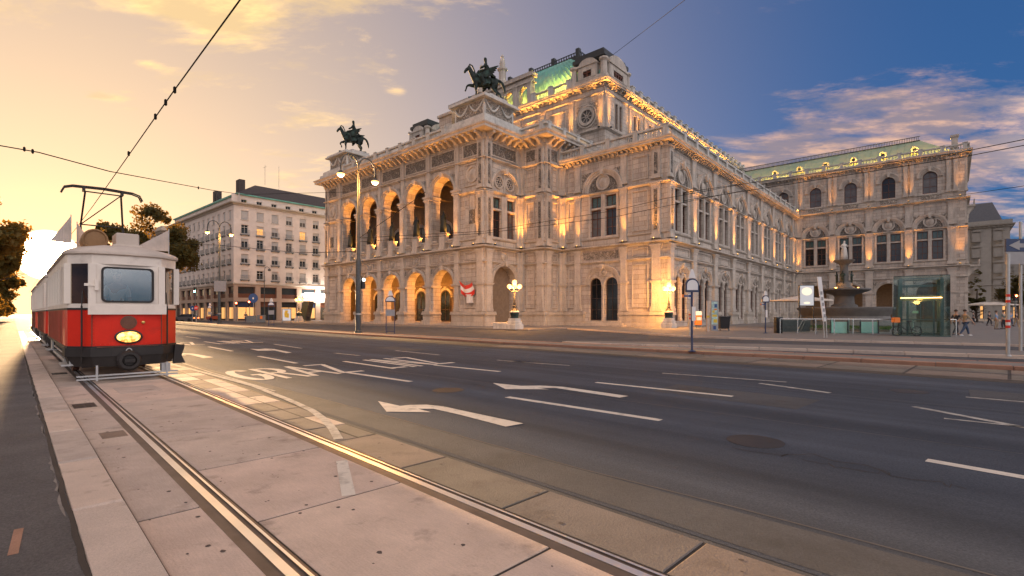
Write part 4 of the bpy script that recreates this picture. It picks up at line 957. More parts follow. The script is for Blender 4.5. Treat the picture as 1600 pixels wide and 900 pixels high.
for k in range(5):
    x = min(.6 + 5.67 * k, LW - .65)
    corner_pil(FW, x, 1.1, 20.5, False)
    for dx in (-.45, .45): put('pilaster', m_pilaster(22.05, 27.9, .55, .18, .4, .5), 'trim_stone', FW, x + dx)
corner_pil(FX, .6, 1.0, 20.5); put('pilaster', m_pilaster(22.05, 27.9, .9, .18, .4, .5), 'trim_stone', FX, .6)
for k in range(4):
    c = 3.6 + 5.6 * k; lunette(FX, c, 2.45)
# balconies on the wing end (seen in profile)
for z, d, l in ((9.5, 1.9, 3.2), (19.6, 1.3, 2.6)):
    MB(FX).ext([(2, z), (2 + l, z), (2 + l, z + .3), (2, z + .3)], -d, 0).box(2.1, 1.9 + l, -d + .05, -d + .2, z + .3, z + 1.2).rings([[(x, 0, z - 1.9), (x, -d * .3, z - 1.5), (x, -d * .55, z - .7), (x, -d + .1, z - .1), (x, -d + .1, z), (x, 0, z)] for x in (2.3, 2.7)]).rings([[(x, 0, z - 1.9), (x, -d * .3, z - 1.5), (x, -d * .55, z - .7), (x, -d + .1, z - .1), (x, -d + .1, z), (x, 0, z)] for x in (1.5 + l, 1.9 + l)]).build('balcony', 'trim_stone', opera)
# ---- wing roof: copper slope with dormers and iron cresting
WY, WR = 28.8, 33.3; WB = 6.6
r = MB(); r.quad((0, V3 + .9, WY), (U3 - 1, V3 + .9, WY), (U3 - 6, V3 + WB, WR), (0, V3 + WB, WR)); r.poly([(U3 - 1, V3 + .9, WY), (U3 - 1, V3 + 25, WY), (U3 - 6, V3 + 20, WR), (U3 - 6, V3 + WB, WR)]); r.quad((0, V3 + WB, WR), (U3 - 6, V3 + WB, WR), (U3 - 6, V3 + 20, WR), (0, V3 + 20, WR)); r.box(2, U3 - .8, V3 + .5, V3 + 25.5, 28.3, WY - .02)
wr = r.build('wing_roof', 'copper_lit', opera)
s = MB()
for i in range(36):
    x = 1 + i * 1.0
    k = max(0.0, min(1.0, (U3 - 1.2 - x) / 5.0)); s.tube([(x, V3 + .9, WY + .04), (x, V3 + .9 + (WB - .9) * k, WY + .04 + (WR - WY) * k)], .035, 4)
s.build('standing_seams', 'copper_lit', wr, kind='stuff')
s = MB(); s.box(0, U3 - 6, V3 + WB - .15, V3 + WB, WR, WR + .12); s.box(0, U3 - 6, V3 + WB - .13, V3 + WB - .02, WR + .75, WR + .85)
for i in range(150): s.box(i * .247, i * .247 + .07, V3 + WB - .12, V3 + WB - .03, WR + .12, WR + .75)
s.build('iron_cresting', 'dark_metal_roof', wr, kind='stuff')
for i in range(6):
    x = U2 - 4.2 + i * 4.5; kk = .33; yy = V3 + .9 + (WB - .9) * kk; zz = WY + (WR - WY) * kk
    o = MB(TR(x, yy - .95, zz)).arch(0, .35, .30, .55, -.1, .9, 0, 2 * math.pi, 12).box(-.62, .62, -.06, .9, -.28, -.1).build('dormer', 'trim_stone', wr); MB(TR(x, yy - .9, zz)).disc_y(0, .35, [(.3, .05), (.3, .1)], 10).build('pane', 'window_glass', wr)
MB(FU(U3 - 1.3, V3 + .6)).lathe([(.75, 28.7), (.75, 29.4), (.6, 29.5), (.55, 31.0), (.62, 31.1), (.8, 31.3), (.8, 31.55), (.5, 31.6)], 4, a0=R(45)).build('chimney', 'trim_stone', opera)
# ---- stage house above the body
SU0, SU1, SV0, SV1, SZ = UL - U1, 4.5, 19.8, 82.0, 34.8
FH = FU(SU0, SV0); FI = FV(SU1, SV0); LH = SU1 - SU0; LI = SV1 - SV0
wall_obj(FH, 0, LH, 21, SZ, [], .6)
hb = [9.5 + 5.2 * i for i in range(11)]
wall_obj(FI, 0, LI, 21, SZ, [(c + s * .6, .85, 28.6, 32.4, False) for c in [3.8] + [x for x in hb] for s in (-1, 1)], .6)
STG = [(SU0, SV1), (SU0, SV0), (SU1, SV0), (SU1, SV1)]
course(STG, 27.9, P_STRING); course(STG, 33.2, P_SMALL); course(STG, 34.15, P_CORN2, 'cornice'); course(STG, 35.01, [(0, 0), (.5, 0), (.5, .25), (0, .3)], 'cornice')
modillions(STG[1:], 34.03, .66, .3, .5, 1.15)
for c in [3.8] + hb:
    for s in (-1, 1): window(FI, c + s * .6, .85, 28.6, 32.4, .28, 2, (.35, .7))
    put('window_surround', cached(('ws9',), lambda: MB().box(-1.25, -1.06, -.1, .04, 28.4, 32.6).box(1.06, 1.25, -.1, .04, 28.4, 32.6).box(-.15, .15, -.1, .3, 28.4, 32.6).box(-1.4, 1.4, -.18, .3, 28.35, 28.58)), 'trim_stone', FI, c)
for k in range(12): put('pilaster', m_pilaster(28.2, 33.2, .8, .18, .4, .5), 'trim_stone', FI, 6.9 + 5.2 * k if k else 7.1)
for x in (.5, LI - .5): put('pilaster', m_pilaster(28.2, 33.2, .9, .18, .4, .5), 'trim_stone', FI, x)
# front of the stage house: rose window, pilasters, blank panels
def rose(x):
    o = put('rose_window', cached(('rose_window',), lambda: MB().arch(0, 0, .95, 1.35, -.22, .04, 0, 2 * math.pi, 28).arch(0, 0, 1.5, 1.7, -.1, .04, 0, 2 * math.pi, 28)), 'trim_stone', FH, x, 0, 30.4)
    put('pane', cached(('rosep',), lambda: MB().disc_y(0, 0, [(.95, .03), (.95, -.03)], 20)), 'window_glass', FH, parent=o)
    put('tracery', cached(('roset',), lambda: (lambda q: [q.tube([(.15 * math.cos(a), -.07, .15 * math.sin(a)), (.94 * math.cos(a), -.07, .94 * math.sin(a))], .06, 5) for a in (k * math.pi / 4 for k in range(8))] and q.arch(0, 0, .1, .24, -.12, -.02, 0, 2 * math.pi, 10))(MB())), 'trim_stone', FH, parent=o)
    put('relief_panel', m_panel(-1.75, 1.75, 28.7, 32.2, .03), 'relief_stone', FH, x, 0.0)
for x in (LH - 3.0, 3.0): rose(x)
for x in (.5, 5.6, 11, 16, LH / 2 - 3, LH / 2 + 3, LH - 16, LH - 11, LH - 5.6, LH - .5): put('pilaster', m_pilaster(28.2, 33.2, .8, .18, .4, .5), 'trim_stone', FH, x)
for x in (8.3, 13.5, LH - 13.5, LH - 8.3): put('panel_frame', m_frame(-1.6, 1.6, 28.8, 32.3), 'trim_stone', FH, x)
balustrade([(SU1, SV0 + 8), (SU1, SV1)], 35.32, 1.1, 2.6, -.15, .3, .85)
balustrade([(SU1 - 13, SV0), (SU1 - 6.2, SV0)], 35.32, 1.25, 3.3, -.15, .3, .8); balustrade([(SU0 + 6.2, SV0), (SU0 + 13, SV0)], 35.32, 1.25, 3.3, -.15, .3, .8)
# big copper roof: curved hip (quarter-ellipse section) from the eaves to a flat top
def hip_roof():
    m = MB(); seq = []
    n = 12; Z0, Z1, ins = 35.3, 45.6, 11.0
    for i in range(n + 1):
        a = math.pi / 2 * i / n; k = 1 - math.cos(a); z = Z0 + (Z1 - Z0) * math.sin(a); d = 2.3 + (ins - 1.4) * k; ds_ = .9 + 11.4 * math.sin(a)
        x0, x1, y0, y1 = SU0 + ds_, SU1 - ds_, SV0 + d, SV1 - ds_
        ring = []
        for (ax, ay), (bx, by) in (((x0, y0), (x1, y0)), ((x1, y0), (x1, y1)), ((x1, y1), (x0, y1)), ((x0, y1), (x0, y0))):
            c = 12
            ring += [(ax + (bx - ax) * j / c, ay + (by - ay) * j / c, z) for j in range(c)]
        seq.append(ring)
    return m.rings(seq, False, True)
hr_ = hip_roof().build('stage_roof', 'copper', opera, smooth=50)
s = MB()
for side in ('front', 'right'):
    cnt = 44 if side == 'front' else 60
    for j in range(1, cnt):
        pts = []
        for i in range(0, 11):
            a = math.pi / 2 * i / 12; k = 1 - math.cos(a); z = 35.33 + 10.3 * math.sin(a); d = 2.3 + 9.6 * k - .03; ds_ = .9 + 11.4 * math.sin(a) - .03
            if side == 'front': pts.append((SU0 + ds_ + (SU1 - SU0 - 2 * ds_) * j / cnt, SV0 + d, z))
            else: pts.append((SU1 - ds_, SV0 + d + (SV1 - SV0 - d - ds_) * j / cnt, z))
        s.tube(pts, .05, 4, False)
s.build('standing_seams', 'copper', hr_, kind='stuff')
# iron cresting round the flat top
CR = [(SU0 + 11.9, SV1 - 12), (SU0 + 11.9, SV0 + 11.4), (SU1 - 11.9, SV0 + 11.4), (SU1 - 11.9, SV1 - 12)]
s = MB(); s.sweep(CR, [(-.3, 45.2), (.35, 45.2), (.4, 46.1), (.15, 46.3), (.1, 47.1), (-.2, 47.1)])
s.sweep(CR, [(.02, 47.5), (.12, 47.5), (.12, 47.65), (.02, 47.65)])
for p, d in along(CR, .55, .1): s.box(p.x - .07, p.x + .07, p.y - .07, p.y + .07, 47.1, 47.5)
for p, d in along(CR[1:3], 6, .3): s.box(p.x - .35, p.x + .35, p.y - .35, p.y + .35, 46.2, 48.1)
s.build('iron_cresting', 'dark_metal_roof', hr_, kind='stuff')
# corner towers
def tower(u0, u1, v0, v1):
    z0, z1 = 35.3, 37.85; cu, cv = (u0 + u1) / 2, (v0 + v1) / 2; lu, lv = u1 - u0, v1 - v0
    fr, rt = FU(u0, v0), FV(u1, v0)
    t = MB().box(u0 + .8, u1 - .8, v0 + .8, v1 - .8, z0, z1 + .3).box(u0, u1, v0, v1, z0, z0 + .75).build('tower', 'ashlar', opera)
    def sub(name, mb, material): return mb.build(name, material, t)
    # copper mansard and dark cap
    sub('mansard', MB().rings([[(cu + sx * (lu / 2 - .55 - d), cv + sy * (lv / 2 - .55 - d), z) for sx, sy in ((-1, -1), (1, -1), (1, 1), (-1, 1))] for d, z in ((0, 35.6), (.15, 36.8), (.5, 37.8), (1.1, 38.5), (1.25, 39.0))]), 'copper')
    sub('roof_cap', MB().rings([[(cu + sx * (lu / 2 - d), cv + sy * (lv / 2 - d), z) for sx, sy in ((-1, -1), (1, -1), (1, 1), (-1, 1))] for d, z in ((1.2, 38.3), (.6, 38.6), (.25, 38.85), (.25, 39.4), (.6, 39.6), (.6, 40.0), (1.7, 40.35))]), 'dark_metal_roof')
    for FR, L in ((fr, lu), (rt, lv)):
        for c in ((L / 2,) if L < 7 else (L / 2,)):
            w = 1.15 if L < 7 else 2.2
            d = MB(FR); d.wall(c - w - .35, c + w + .35, z0 + .75, z1, [(c, w * 1.25, z0 + .9, z1 - .7, False)], .9, False, -.05); d.box(c - w - .5, c + w + .5, -.2, .85, z1, z1 + .3); d.arch(c, z1 + .3, .0, w + .25, -.1, .8, seg=12, ky=.55)
            for s_ in (-1, 1): d.box(c + s_ * (w + .35) - .06, c + s_ * (w + .35) + .06, -.05, .85, z0 + .75, z1)
            sub('dormer', d, 'trim_stone')
            q = MB(FR); q.box(c - w * .62, c + w * .62, .18, .22, z0 + .9, z1 - .7); sub('dormer_glass', q, 'dark_wood')
            q = MB(FR)
            for xx in ([c] if L < 7 else [c - .7, c + .7, c]): q.box(xx - .1, xx + .1, -.02, .2, z0 + .9, z1 - .7)
            q.box(c - w * .62, c + w * .62, -.01, .19, z0 + 1.5, z0 + 1.62); sub('dormer_mullion', q, 'wood_frame')
    for (x, y) in ((u1 - .45, v0 + .45), (u0 + .45, v0 + .45), (u1 - .45, v1 - .45)):
        sub('corner_post', MB().lathe([(.62, z0), (.62, z0 + .8), (.5, z0 + .9), (.44, z0 + 2.5), (.5, z0 + 2.6), (.7, z0 + 2.8), (.7, z0 + 3.05), (.4, z0 + 3.15), (.15, z0 + 3.3)], 8, (x, y, 0), a0=R(22.5)), 'trim_stone')
tower(SU1 - 6, SU1, SV0, SV0 + 7.6); tower(SU0, SU0 + 6, SV0, SV0 + 7.6)
# central arcaded frontispiece before the roof
pv = FU(-28.4, SV0); w = MB(pv); w.wall(0, 19.5, 34.65, 39.7, [(1.9 + 3.15 * i, 1.7, 35.7, 37.6, True) for i in range(6)], .8, True); w.quad((0, 0, 34.65), (0, .8, 34.65), (0, .8, 39.7), (0, 0, 39.7)); w.quad((19.5, 0, 34.65), (19.5, .8, 34.65), (19.5, .8, 39.7), (19.5, 0, 39.7)); w.box(-.3, 19.8, -.35, 1.1, 39.7, 40.3); w.box(-.2, 19.7, -.2, 1.0, 38.8, 39.0)
w.build('frontispiece', 'ashlar', opera)
for i in range(7): put('pilaster', m_pilaster(35.2, 38.8, .7, .16, .4, .5), 'trim_stone', pv, min(max(.35 + 3.15 * i - .05, .4), 19.1))
for x in (-20.5, -15.5): MB(TR(x, SV0 + .2, -1.95)).lathe([(.8, 42.2), (.8, 42.8), (.62, 43), (.6, 44.4), (.85, 44.7), (.85, 44.95), (.45, 45.0), (.5, 45.9), (.38, 46.4), (.25, 46.7), (.3, 47.0), (.1, 47.35)], 10).build('finial', 'trim_stone', opera)
# ---- statue pedestals on the loggia corners
def stat_ped(u0, u1, v0, v1):
    m = MB(); cu, cv = (u0 + u1) / 2, (v0 + v1) / 2
    for d, z0, z1 in ((-.9, 23.87, 24.6), (-.55, 24.6, 25.2), (-.1, 25.2, 25.5), (-.3, 27.5, 27.72), (-.1, 27.72, 27.95)): m.box(u0 + d, u1 - d, v0 + d, v1 - d, z0, z1)
    m.box(u0 + .3, u1 - .3, v0 + .3, v1 - .3, 25.5, 27.5)
    m.box(cu - 2.5, cu + 2.5, cv - 1.6, cv + 1.6, 27.95, 28.45)
    o = m.build('statue_pedestal', 'white_stone', opera)
    for FR, L in ((FU(u0 + .3, v0 + .3), u1 - u0 - .6), (FV(u1 - .3, v0 + .3), v1 - v0 - .6)):
        MB(FR).box(.3, L - .3, -.05, .02, 25.72, 27.32).build('relief_panel', 'relief_stone', o)
        s = MB(FR)
        for i in range(2):
            xa, xb = L * i / 2 + .1, L * (i + 1) / 2 - .1; s.tube([(xa + (xb - xa) * k / 8, -.12, 27.28 - 1.1 * math.sin(math.pi * k / 8)) for k in range(9)], [.06 + .09 * math.sin(math.pi * k / 8) for k in range(9)], 6)
        s.build('garland', 'white_stone', o)
stat_ped(-6.0, -.15, .15, 6.0); stat_ped(UL + .15, UL + 6.0, .15, 6.0)
# attic wall behind the right pedestal
MB().box(-9.4, -6.9, 1.0, 2.6, 23.87, 27.4).box(-9.6, -6.9, .8, 2.8, 27.4, 27.75).build('attic_block', 'ashlar', opera)
# ---- floodlights (lit in the photograph) on the ledges
K = 3.0
for k in range(6): floodlight(FA, 4.65 + 5.6 * k, -.95, 9.76, 95 * K, cone=46)
for x in (1.1, 36.2): floodlight(FA, x, -.80, 9.76, 100 * K)
for FR, x, e in ((FB, 1.0, 70), (FB, 5.7, 150), (FC, .9, 170), (FD, 2.6, 170), (FE, .9, 190), (FE, 2.9, 110), (FE, 9.2, 110), (FE, 13.0, 100)): floodlight(FR, x, -.80, 9.76, e * K)
for k in range(NB + 1): floodlight(FS, .45 if k == 0 else BP * k, -.80, 9.76, 190 * K)
for k in range(5): floodlight(FW, .6 + 5.67 * k if k < 4 else LW - .6, -.80, 9.76, 130 * K)
for k in range(5): floodlight(FW, .6 + 5.67 * k if k < 4 else LW - .6, -.80, 21.03, 70 * K)
# soffit lights of the loggia arches
for c in AC: floodlight(FA, c + 1.75, .62, 9.8, 700, .95, 0.0, 52, side=-.36)
# roof floods: on the lower roofs at the foot of the stage house, and behind its balustrade
OR = (1.0, .40, .07)
for x in [.8, 6.9] + [6.9 + 2.6 * i for i in range(1, 21)]: floodlight(FI, x, -.55, 28.17, 980, 1, -.02, 46, col=OR, size=.5)
for x in (LH - .7, LH - 5.6, LH - 8.3, LH - 11, LH - 13.5, LH - 16, LH - 20, LH - 24): floodlight(FH, x, -.55, 28.17, 880, 1, -.02, 46, col=OR, size=.5)
for x in (LH - 7.4, LH - 10.2, LH - 12.6): floodlight(FH, x, .45, 35.35, 700, .8, .7, 130, col=(1, .5, .06))
for i in range(5): floodlight(FH, LH - 15.1 - 3.15 * i, 1.45, 35.35, 800, .8, .7, 140)
for i in range(11): floodlight(FU(0, V3), U2 - 8 + i * 3.0, .45, 28.82, 130, .55, 1, 140, col=(1, .56, .08))
for i, c in enumerate(AC[:]):
    o = put('lantern', cached(('lantern',), lambda: MB().lathe([(.05, 0), (.16, -.1), (.2, -.5), (.05, -.62)], 6).tube([(0, 0, 0), (0, 0, 1.9)], .02, 5)), 'lamp_glow', FA, c + .2, 2.6, 5.6)
    ld = bpy.data.lights.new('lantern_light', 'POINT'); ld.energy = 75; ld.color = (1, .38, .06); ld.shadow_soft_size = .2
    l = bpy.data.objects.new('lantern_light', ld); COL.objects.link(l); l.parent = o; l.location = (0, -.05, -.95)
# ------------------------------------------------------------------ statues
def horse(name, label, u, v, z, face, var, sc=1.62):
    p = OM @ Vector((u, v, z)); root = tag(empty(name, TR(p.x, p.y, p.z, face, sc)), label, 'statue', 'winged horse statues on the loggia roof')
    n = {'pel': (-.75, 0, 1.52, .36), 'mid': (-.1, 0, 1.45, .38), 'ch': (.55, 0, 1.55, .40), 'nb': (.88, 0, 1.88, .27), 'nm': (1.06, 0, 2.25, .20), 'po': (1.2, 0, 2.55, .15), 'fc': (1.42, 0, 2.36, .12), 'mz': (1.58, 0, 2.10, .085),
         'tl0': (-1.12, 0, 1.62, .10), 'tl1': (-1.42, 0, 1.38, .13), 'tl2': (-1.58, 0, .95, .11), 'tl3': (-1.62, 0, .55, .04),
         'er': (1.17, .07, 2.75, .035), 'el': (1.17, -.07, 2.75, .035)}
    e = chain('pel', 'mid', 'ch', 'nb', 'nm', 'po', 'fc', 'mz') + chain('pel', 'tl0', 'tl1', 'tl2', 'tl3') + [('po', 'er'), ('po', 'el')]
    legs = {'hl': [(-.82, .22, 1.15, .24), (-.62, .24, .88, .15), (-.98, .24, .52, .085), (-.90, .24, .16, .06), (-.86, .24, .03, .085)],
            'hr': [(-.82, -.22, 1.15, .24), (-.55, -.24, .86, .15), (-.80, -.24, .50, .085), (-.66, -.24, .16, .06), (-.60, -.24, .03, .085)],
            'fl': [(.62, .2, 1.2, .19), (.66, .2, .75, .10), (.62, .2, .60, .075), (.66, .2, .16, .055), (.70, .2, .03, .08)],
            'fr': [(.75, -.2, 1.2, .19), (1.16, -.22, 1.15, .10), (1.28, -.22, 1.0, .075), (1.12, -.22, .70, .055), (1.14, -.22, .58, .075)]}
    if var: legs['hr'] = [(-.86, -.22, 1.12, .24), (-.90, -.24, .85, .14), (-1.25, -.24, .62, .085), (-1.35, -.24, .26, .06), (-1.40, -.24, .12, .085)]; legs['fr'][1:] = [(1.2, -.22, 1.28, .10), (1.36, -.22, 1.2, .075), (1.46, -.22, .86, .055), (1.52, -.22, .76, .075)]
    for k, L in legs.items():
        for i, q in enumerate(L): n[k + str(i)] = q
        e += [('pel' if k[0] == 'h' else 'ch', k + '0')] + chain(*[k + str(i) for i in range(5)])
    b = skin('horse_body', n, e, 'bronze', root, None, 2, 'mid')
    # mane along the crest
    mn = MB(); mn.rings([[(.72, -.05, 2.05), (.72, .05, 2.05), (.62, .03, 1.95)], [(.86, -.05, 2.4), (.86, .05, 2.4), (.72, .03, 2.32)], [(1.02, -.05, 2.7), (1.02, .05, 2.7), (.90, .03, 2.72)], [(1.2, -.03, 2.78), (1.2, .03, 2.78), (1.14, .02, 2.86)]]); mn.build('mane', 'bronze', root)
    for s in (-1, 1):      # wings: a few long feathers swept back from the shoulder
        w = MB(); base = Vector((.50, s * .40, 1.98)); up = Vector((0, 0, 1))
        for i in range(6):
            a = i / 5; L = 1.75 - .75 * a; d = Vector((-1, s * (.42 - .08 * a), .16 - .26 * a)).normalized(); o = base + Vector((-.12 * a, s * .015 * i, -.055 * i)); wd = .075
            seq = []
            for q_, ww in ((0, wd), (.6, wd * 1.1), (.92, wd * .7), (1.0, .01)):
                c_ = o + d * L * q_; e_ = Vector((0, s * .022, 0)); seq.append([tuple(c_ + up * ww + e_), tuple(c_ - up * ww + e_), tuple(c_ - up * ww - e_), tuple(c_ + up * ww - e_)])
            w.rings(seq)
        w.tube([tuple(base + Vector((.16, 0, -.22))), tuple(base + Vector((-.05, s * .06, .06))), tuple(base + Vector((-.8, s * .36, .20)))], [.09, .11, .04], 6)
        w.build('wing', 'bronze', root)
    rn = {'hip': (-.12, 0, 1.98, .22), 'wa': (-.12, 0, 2.25, .19), 'chs': (-.08, 0, 2.55, .24), 'nk': (-.05, 0, 2.8, .09), 'hd': (-.02, 0, 2.98, .14), 'ht': (-.03, 0, 3.13, .09)}
    re = chain('hip', 'wa', 'chs', 'nk', 'hd', 'ht')
    for s, k in ((1, 'l'), (-1, 'r')):
        rn.update({k + 'k': (.22, s * .46, 1.70, .14), k + 'a': (.02, s * .48, 1.22, .09), k + 'f': (.18, s * .48, 1.12, .06), k + 's': (-.06, s * .27, 2.62, .10), k + 'e': (.05 if s > 0 else -.18, s * .42, 2.36, .08), k + 'h': (.36, s * .2, 2.32, .06)})
        re += [('hip', k + 'k'), (k + 'k', k + 'a'), (k + 'a', k + 'f'), ('chs', k + 's'), (k + 's', k + 'e'), (k + 'e', k + 'h')]
    skin('rider', rn, re, 'bronze', root, Matrix.Translation((-.05, 0, -.42)) @ Matrix.Diagonal((1.15, 1.15, 1.22, 1)), 2, 'hip')
    dr = MB()      # cloak falling over the flanks
    for s in (-1, 1): dr.rings([[(-.35 + .1 * i, s * (.30 + .03 * (i % 2)), 2.1 - .05 * i) for i in range(6)] + [(.15 - .1 * i, s * .2, 1.9) for i in range(6)], [(-.5 + .13 * i, s * (.50 + .05 * (i % 2)), 1.2 - (.15 if i % 2 else 0)) for i in range(6)] + [(.15 - .13 * i, s * .40, 1.2) for i in range(6)]])
    dr.rings([[(-.30, -.2, 2.7), (-.30, .2, 2.7), (-.24, .2, 2.7), (-.24, -.2, 2.7)], [(-.62, -.34, 2.0), (-.62, .34, 2.0), (-.5, .34, 2.0), (-.5, -.34, 2.0)], [(-.9, -.36, 1.75), (-.9, .36, 1.75), (-.75, .36, 1.7), (-.75, -.36, 1.7)]])
    dr.build('cloak', 'bronze', root)
    bs = MB(); bs.box(-1.45, 1.25, -.62, .62, -.14, .02); bs.build('base_plate', 'bronze', root)
    return root
horse('horse_statue', 'green bronze winged horse with rider on the near corner pedestal', -3.05, 3.05, 28.68, R(184), True)
horse('horse_statue', 'green bronze winged horse with rider on the far left corner pedestal', UL + 3.05, 3.05, 28.68, R(188), False)
def standing(name, nodes_shift, material, parent=None, M=None, robe=True, sub=2):
    n = {'hip': (0, 0, .98, .17), 'wa': (0, 0, 1.16, .14), 'chs': (0, .01, 1.4, .18), 'nk': (0, 0, 1.58, .06), 'hd': (0, -.02, 1.72, .10), 'ht': (0, 0, 1.82, .07)}
    e = chain('hip', 'wa', 'chs', 'nk', 'hd', 'ht')
    for s, k in ((1, 'l'), (-1, 'r')):
        n.update({k + 't': (s * .09, 0, .9, .11), k + 'k': (s * .10, -.04 * s, .50, .07), k + 'a': (s * .10, .02, .09, .05), k + 'f': (s * .11, -.12, .04, .04), k + 's': (s * .20, 0, 1.46, .07), k + 'e': (s * .30, .03, 1.2, .055), k + 'h': (s * .20, -.16, 1.08, .045)})
        e += [('hip', k + 't')] + chain(k + 't', k + 'k', k + 'a', k + 'f') + [('chs', k + 's')] + chain(k + 's', k + 'e', k + 'h')
    n.update(nodes_shift or {})
    o = skin(name, n, e, material, parent, M, sub, 'hip')
    return o
# bronze figures standing in the loggia arches
proto = None
for i, c in enumerate(AC):
    p = OM @ (FA @ Vector((c, .05, 11.95)))
    M = TR(p.x, p.y, p.z, OROT + R((-20, 15, -8, 20, 0)[i]), 1.55)
    root = tag(empty('bronze_statue', M), 'dark bronze standing figure on the balcony pedestal in the %s loggia arch from the left' % ORD[i], 'statue', 'bronze figures in the loggia arches')
    if proto is None:
        proto = standing('figure', {'le': (.34, -.05, 1.3, .055), 'lh': (.36, -.22, 1.5, .045)}, 'bronze_dark', root)
        robe = MB(); robe.rings([[(r_ * math.cos(a) * (1 + .12 * math.sin(5 * a)), r_ * .85 * math.sin(a) * (1 + .12 * math.sin(5 * a)), z) for a in (2 * math.pi * k / 20 for k in range(20))] for r_, z in ((.30, .02), (.27, .5), (.22, .95), (.19, 1.15), (.22, 1.38))]); robe_me = robe.mesh('robe', True)
    else:
        c_ = proto.copy(); COL.objects.link(c_); c_.parent = root
    obj('robe', robe_me, 'bronze_dark', root)
# flag on the right corner bay
fl = tag(empty('flag', OM @ FA @ TR(34.6, -.3, 4.1, 0, .78)), 'red and white flag hanging from the facade beside the right corner of the arcade', 'flag')
for j, (mt, z0, z1) in enumerate((('red_paint', 0, .33), ('white_paint', .33, .66), ('red_paint', .66, 1.0))):
    m = MB(); n = 14; seq = []
    for i in range(n + 1):
        a = i / n; x = -1.4 + 2.9 * a; zt = 1.0 - 1.7 * a * (1 - a) * 1.5 - .25 * a
        wv = .12 * math.sin(a * 9)
        # stripes lie across the hanging cloth
        seq.append([(x + .55 * q, -.35 + wv + .08 * math.sin(q * 5 + a * 4), zt + .95 - q * 2.0 * (1 - .15 * a)) for q in (z0, (z0 + z1) / 2, z1)])
    m.rings(seq, False, False, False); m.build('stripe', mt, fl, smooth=True)
MB().tube([(-1.6, -.3, 2.1), (1.7, -.1, 1.4)], .035, 6).build('flagpole', 'galvanised', fl)
MB().bbox(.45, 1.2, -.55, .28, -1.55, -.35, .04).box(.35, 1.3, -.62, .29, -.35, -.25).build('box', 'white_paint', fl)

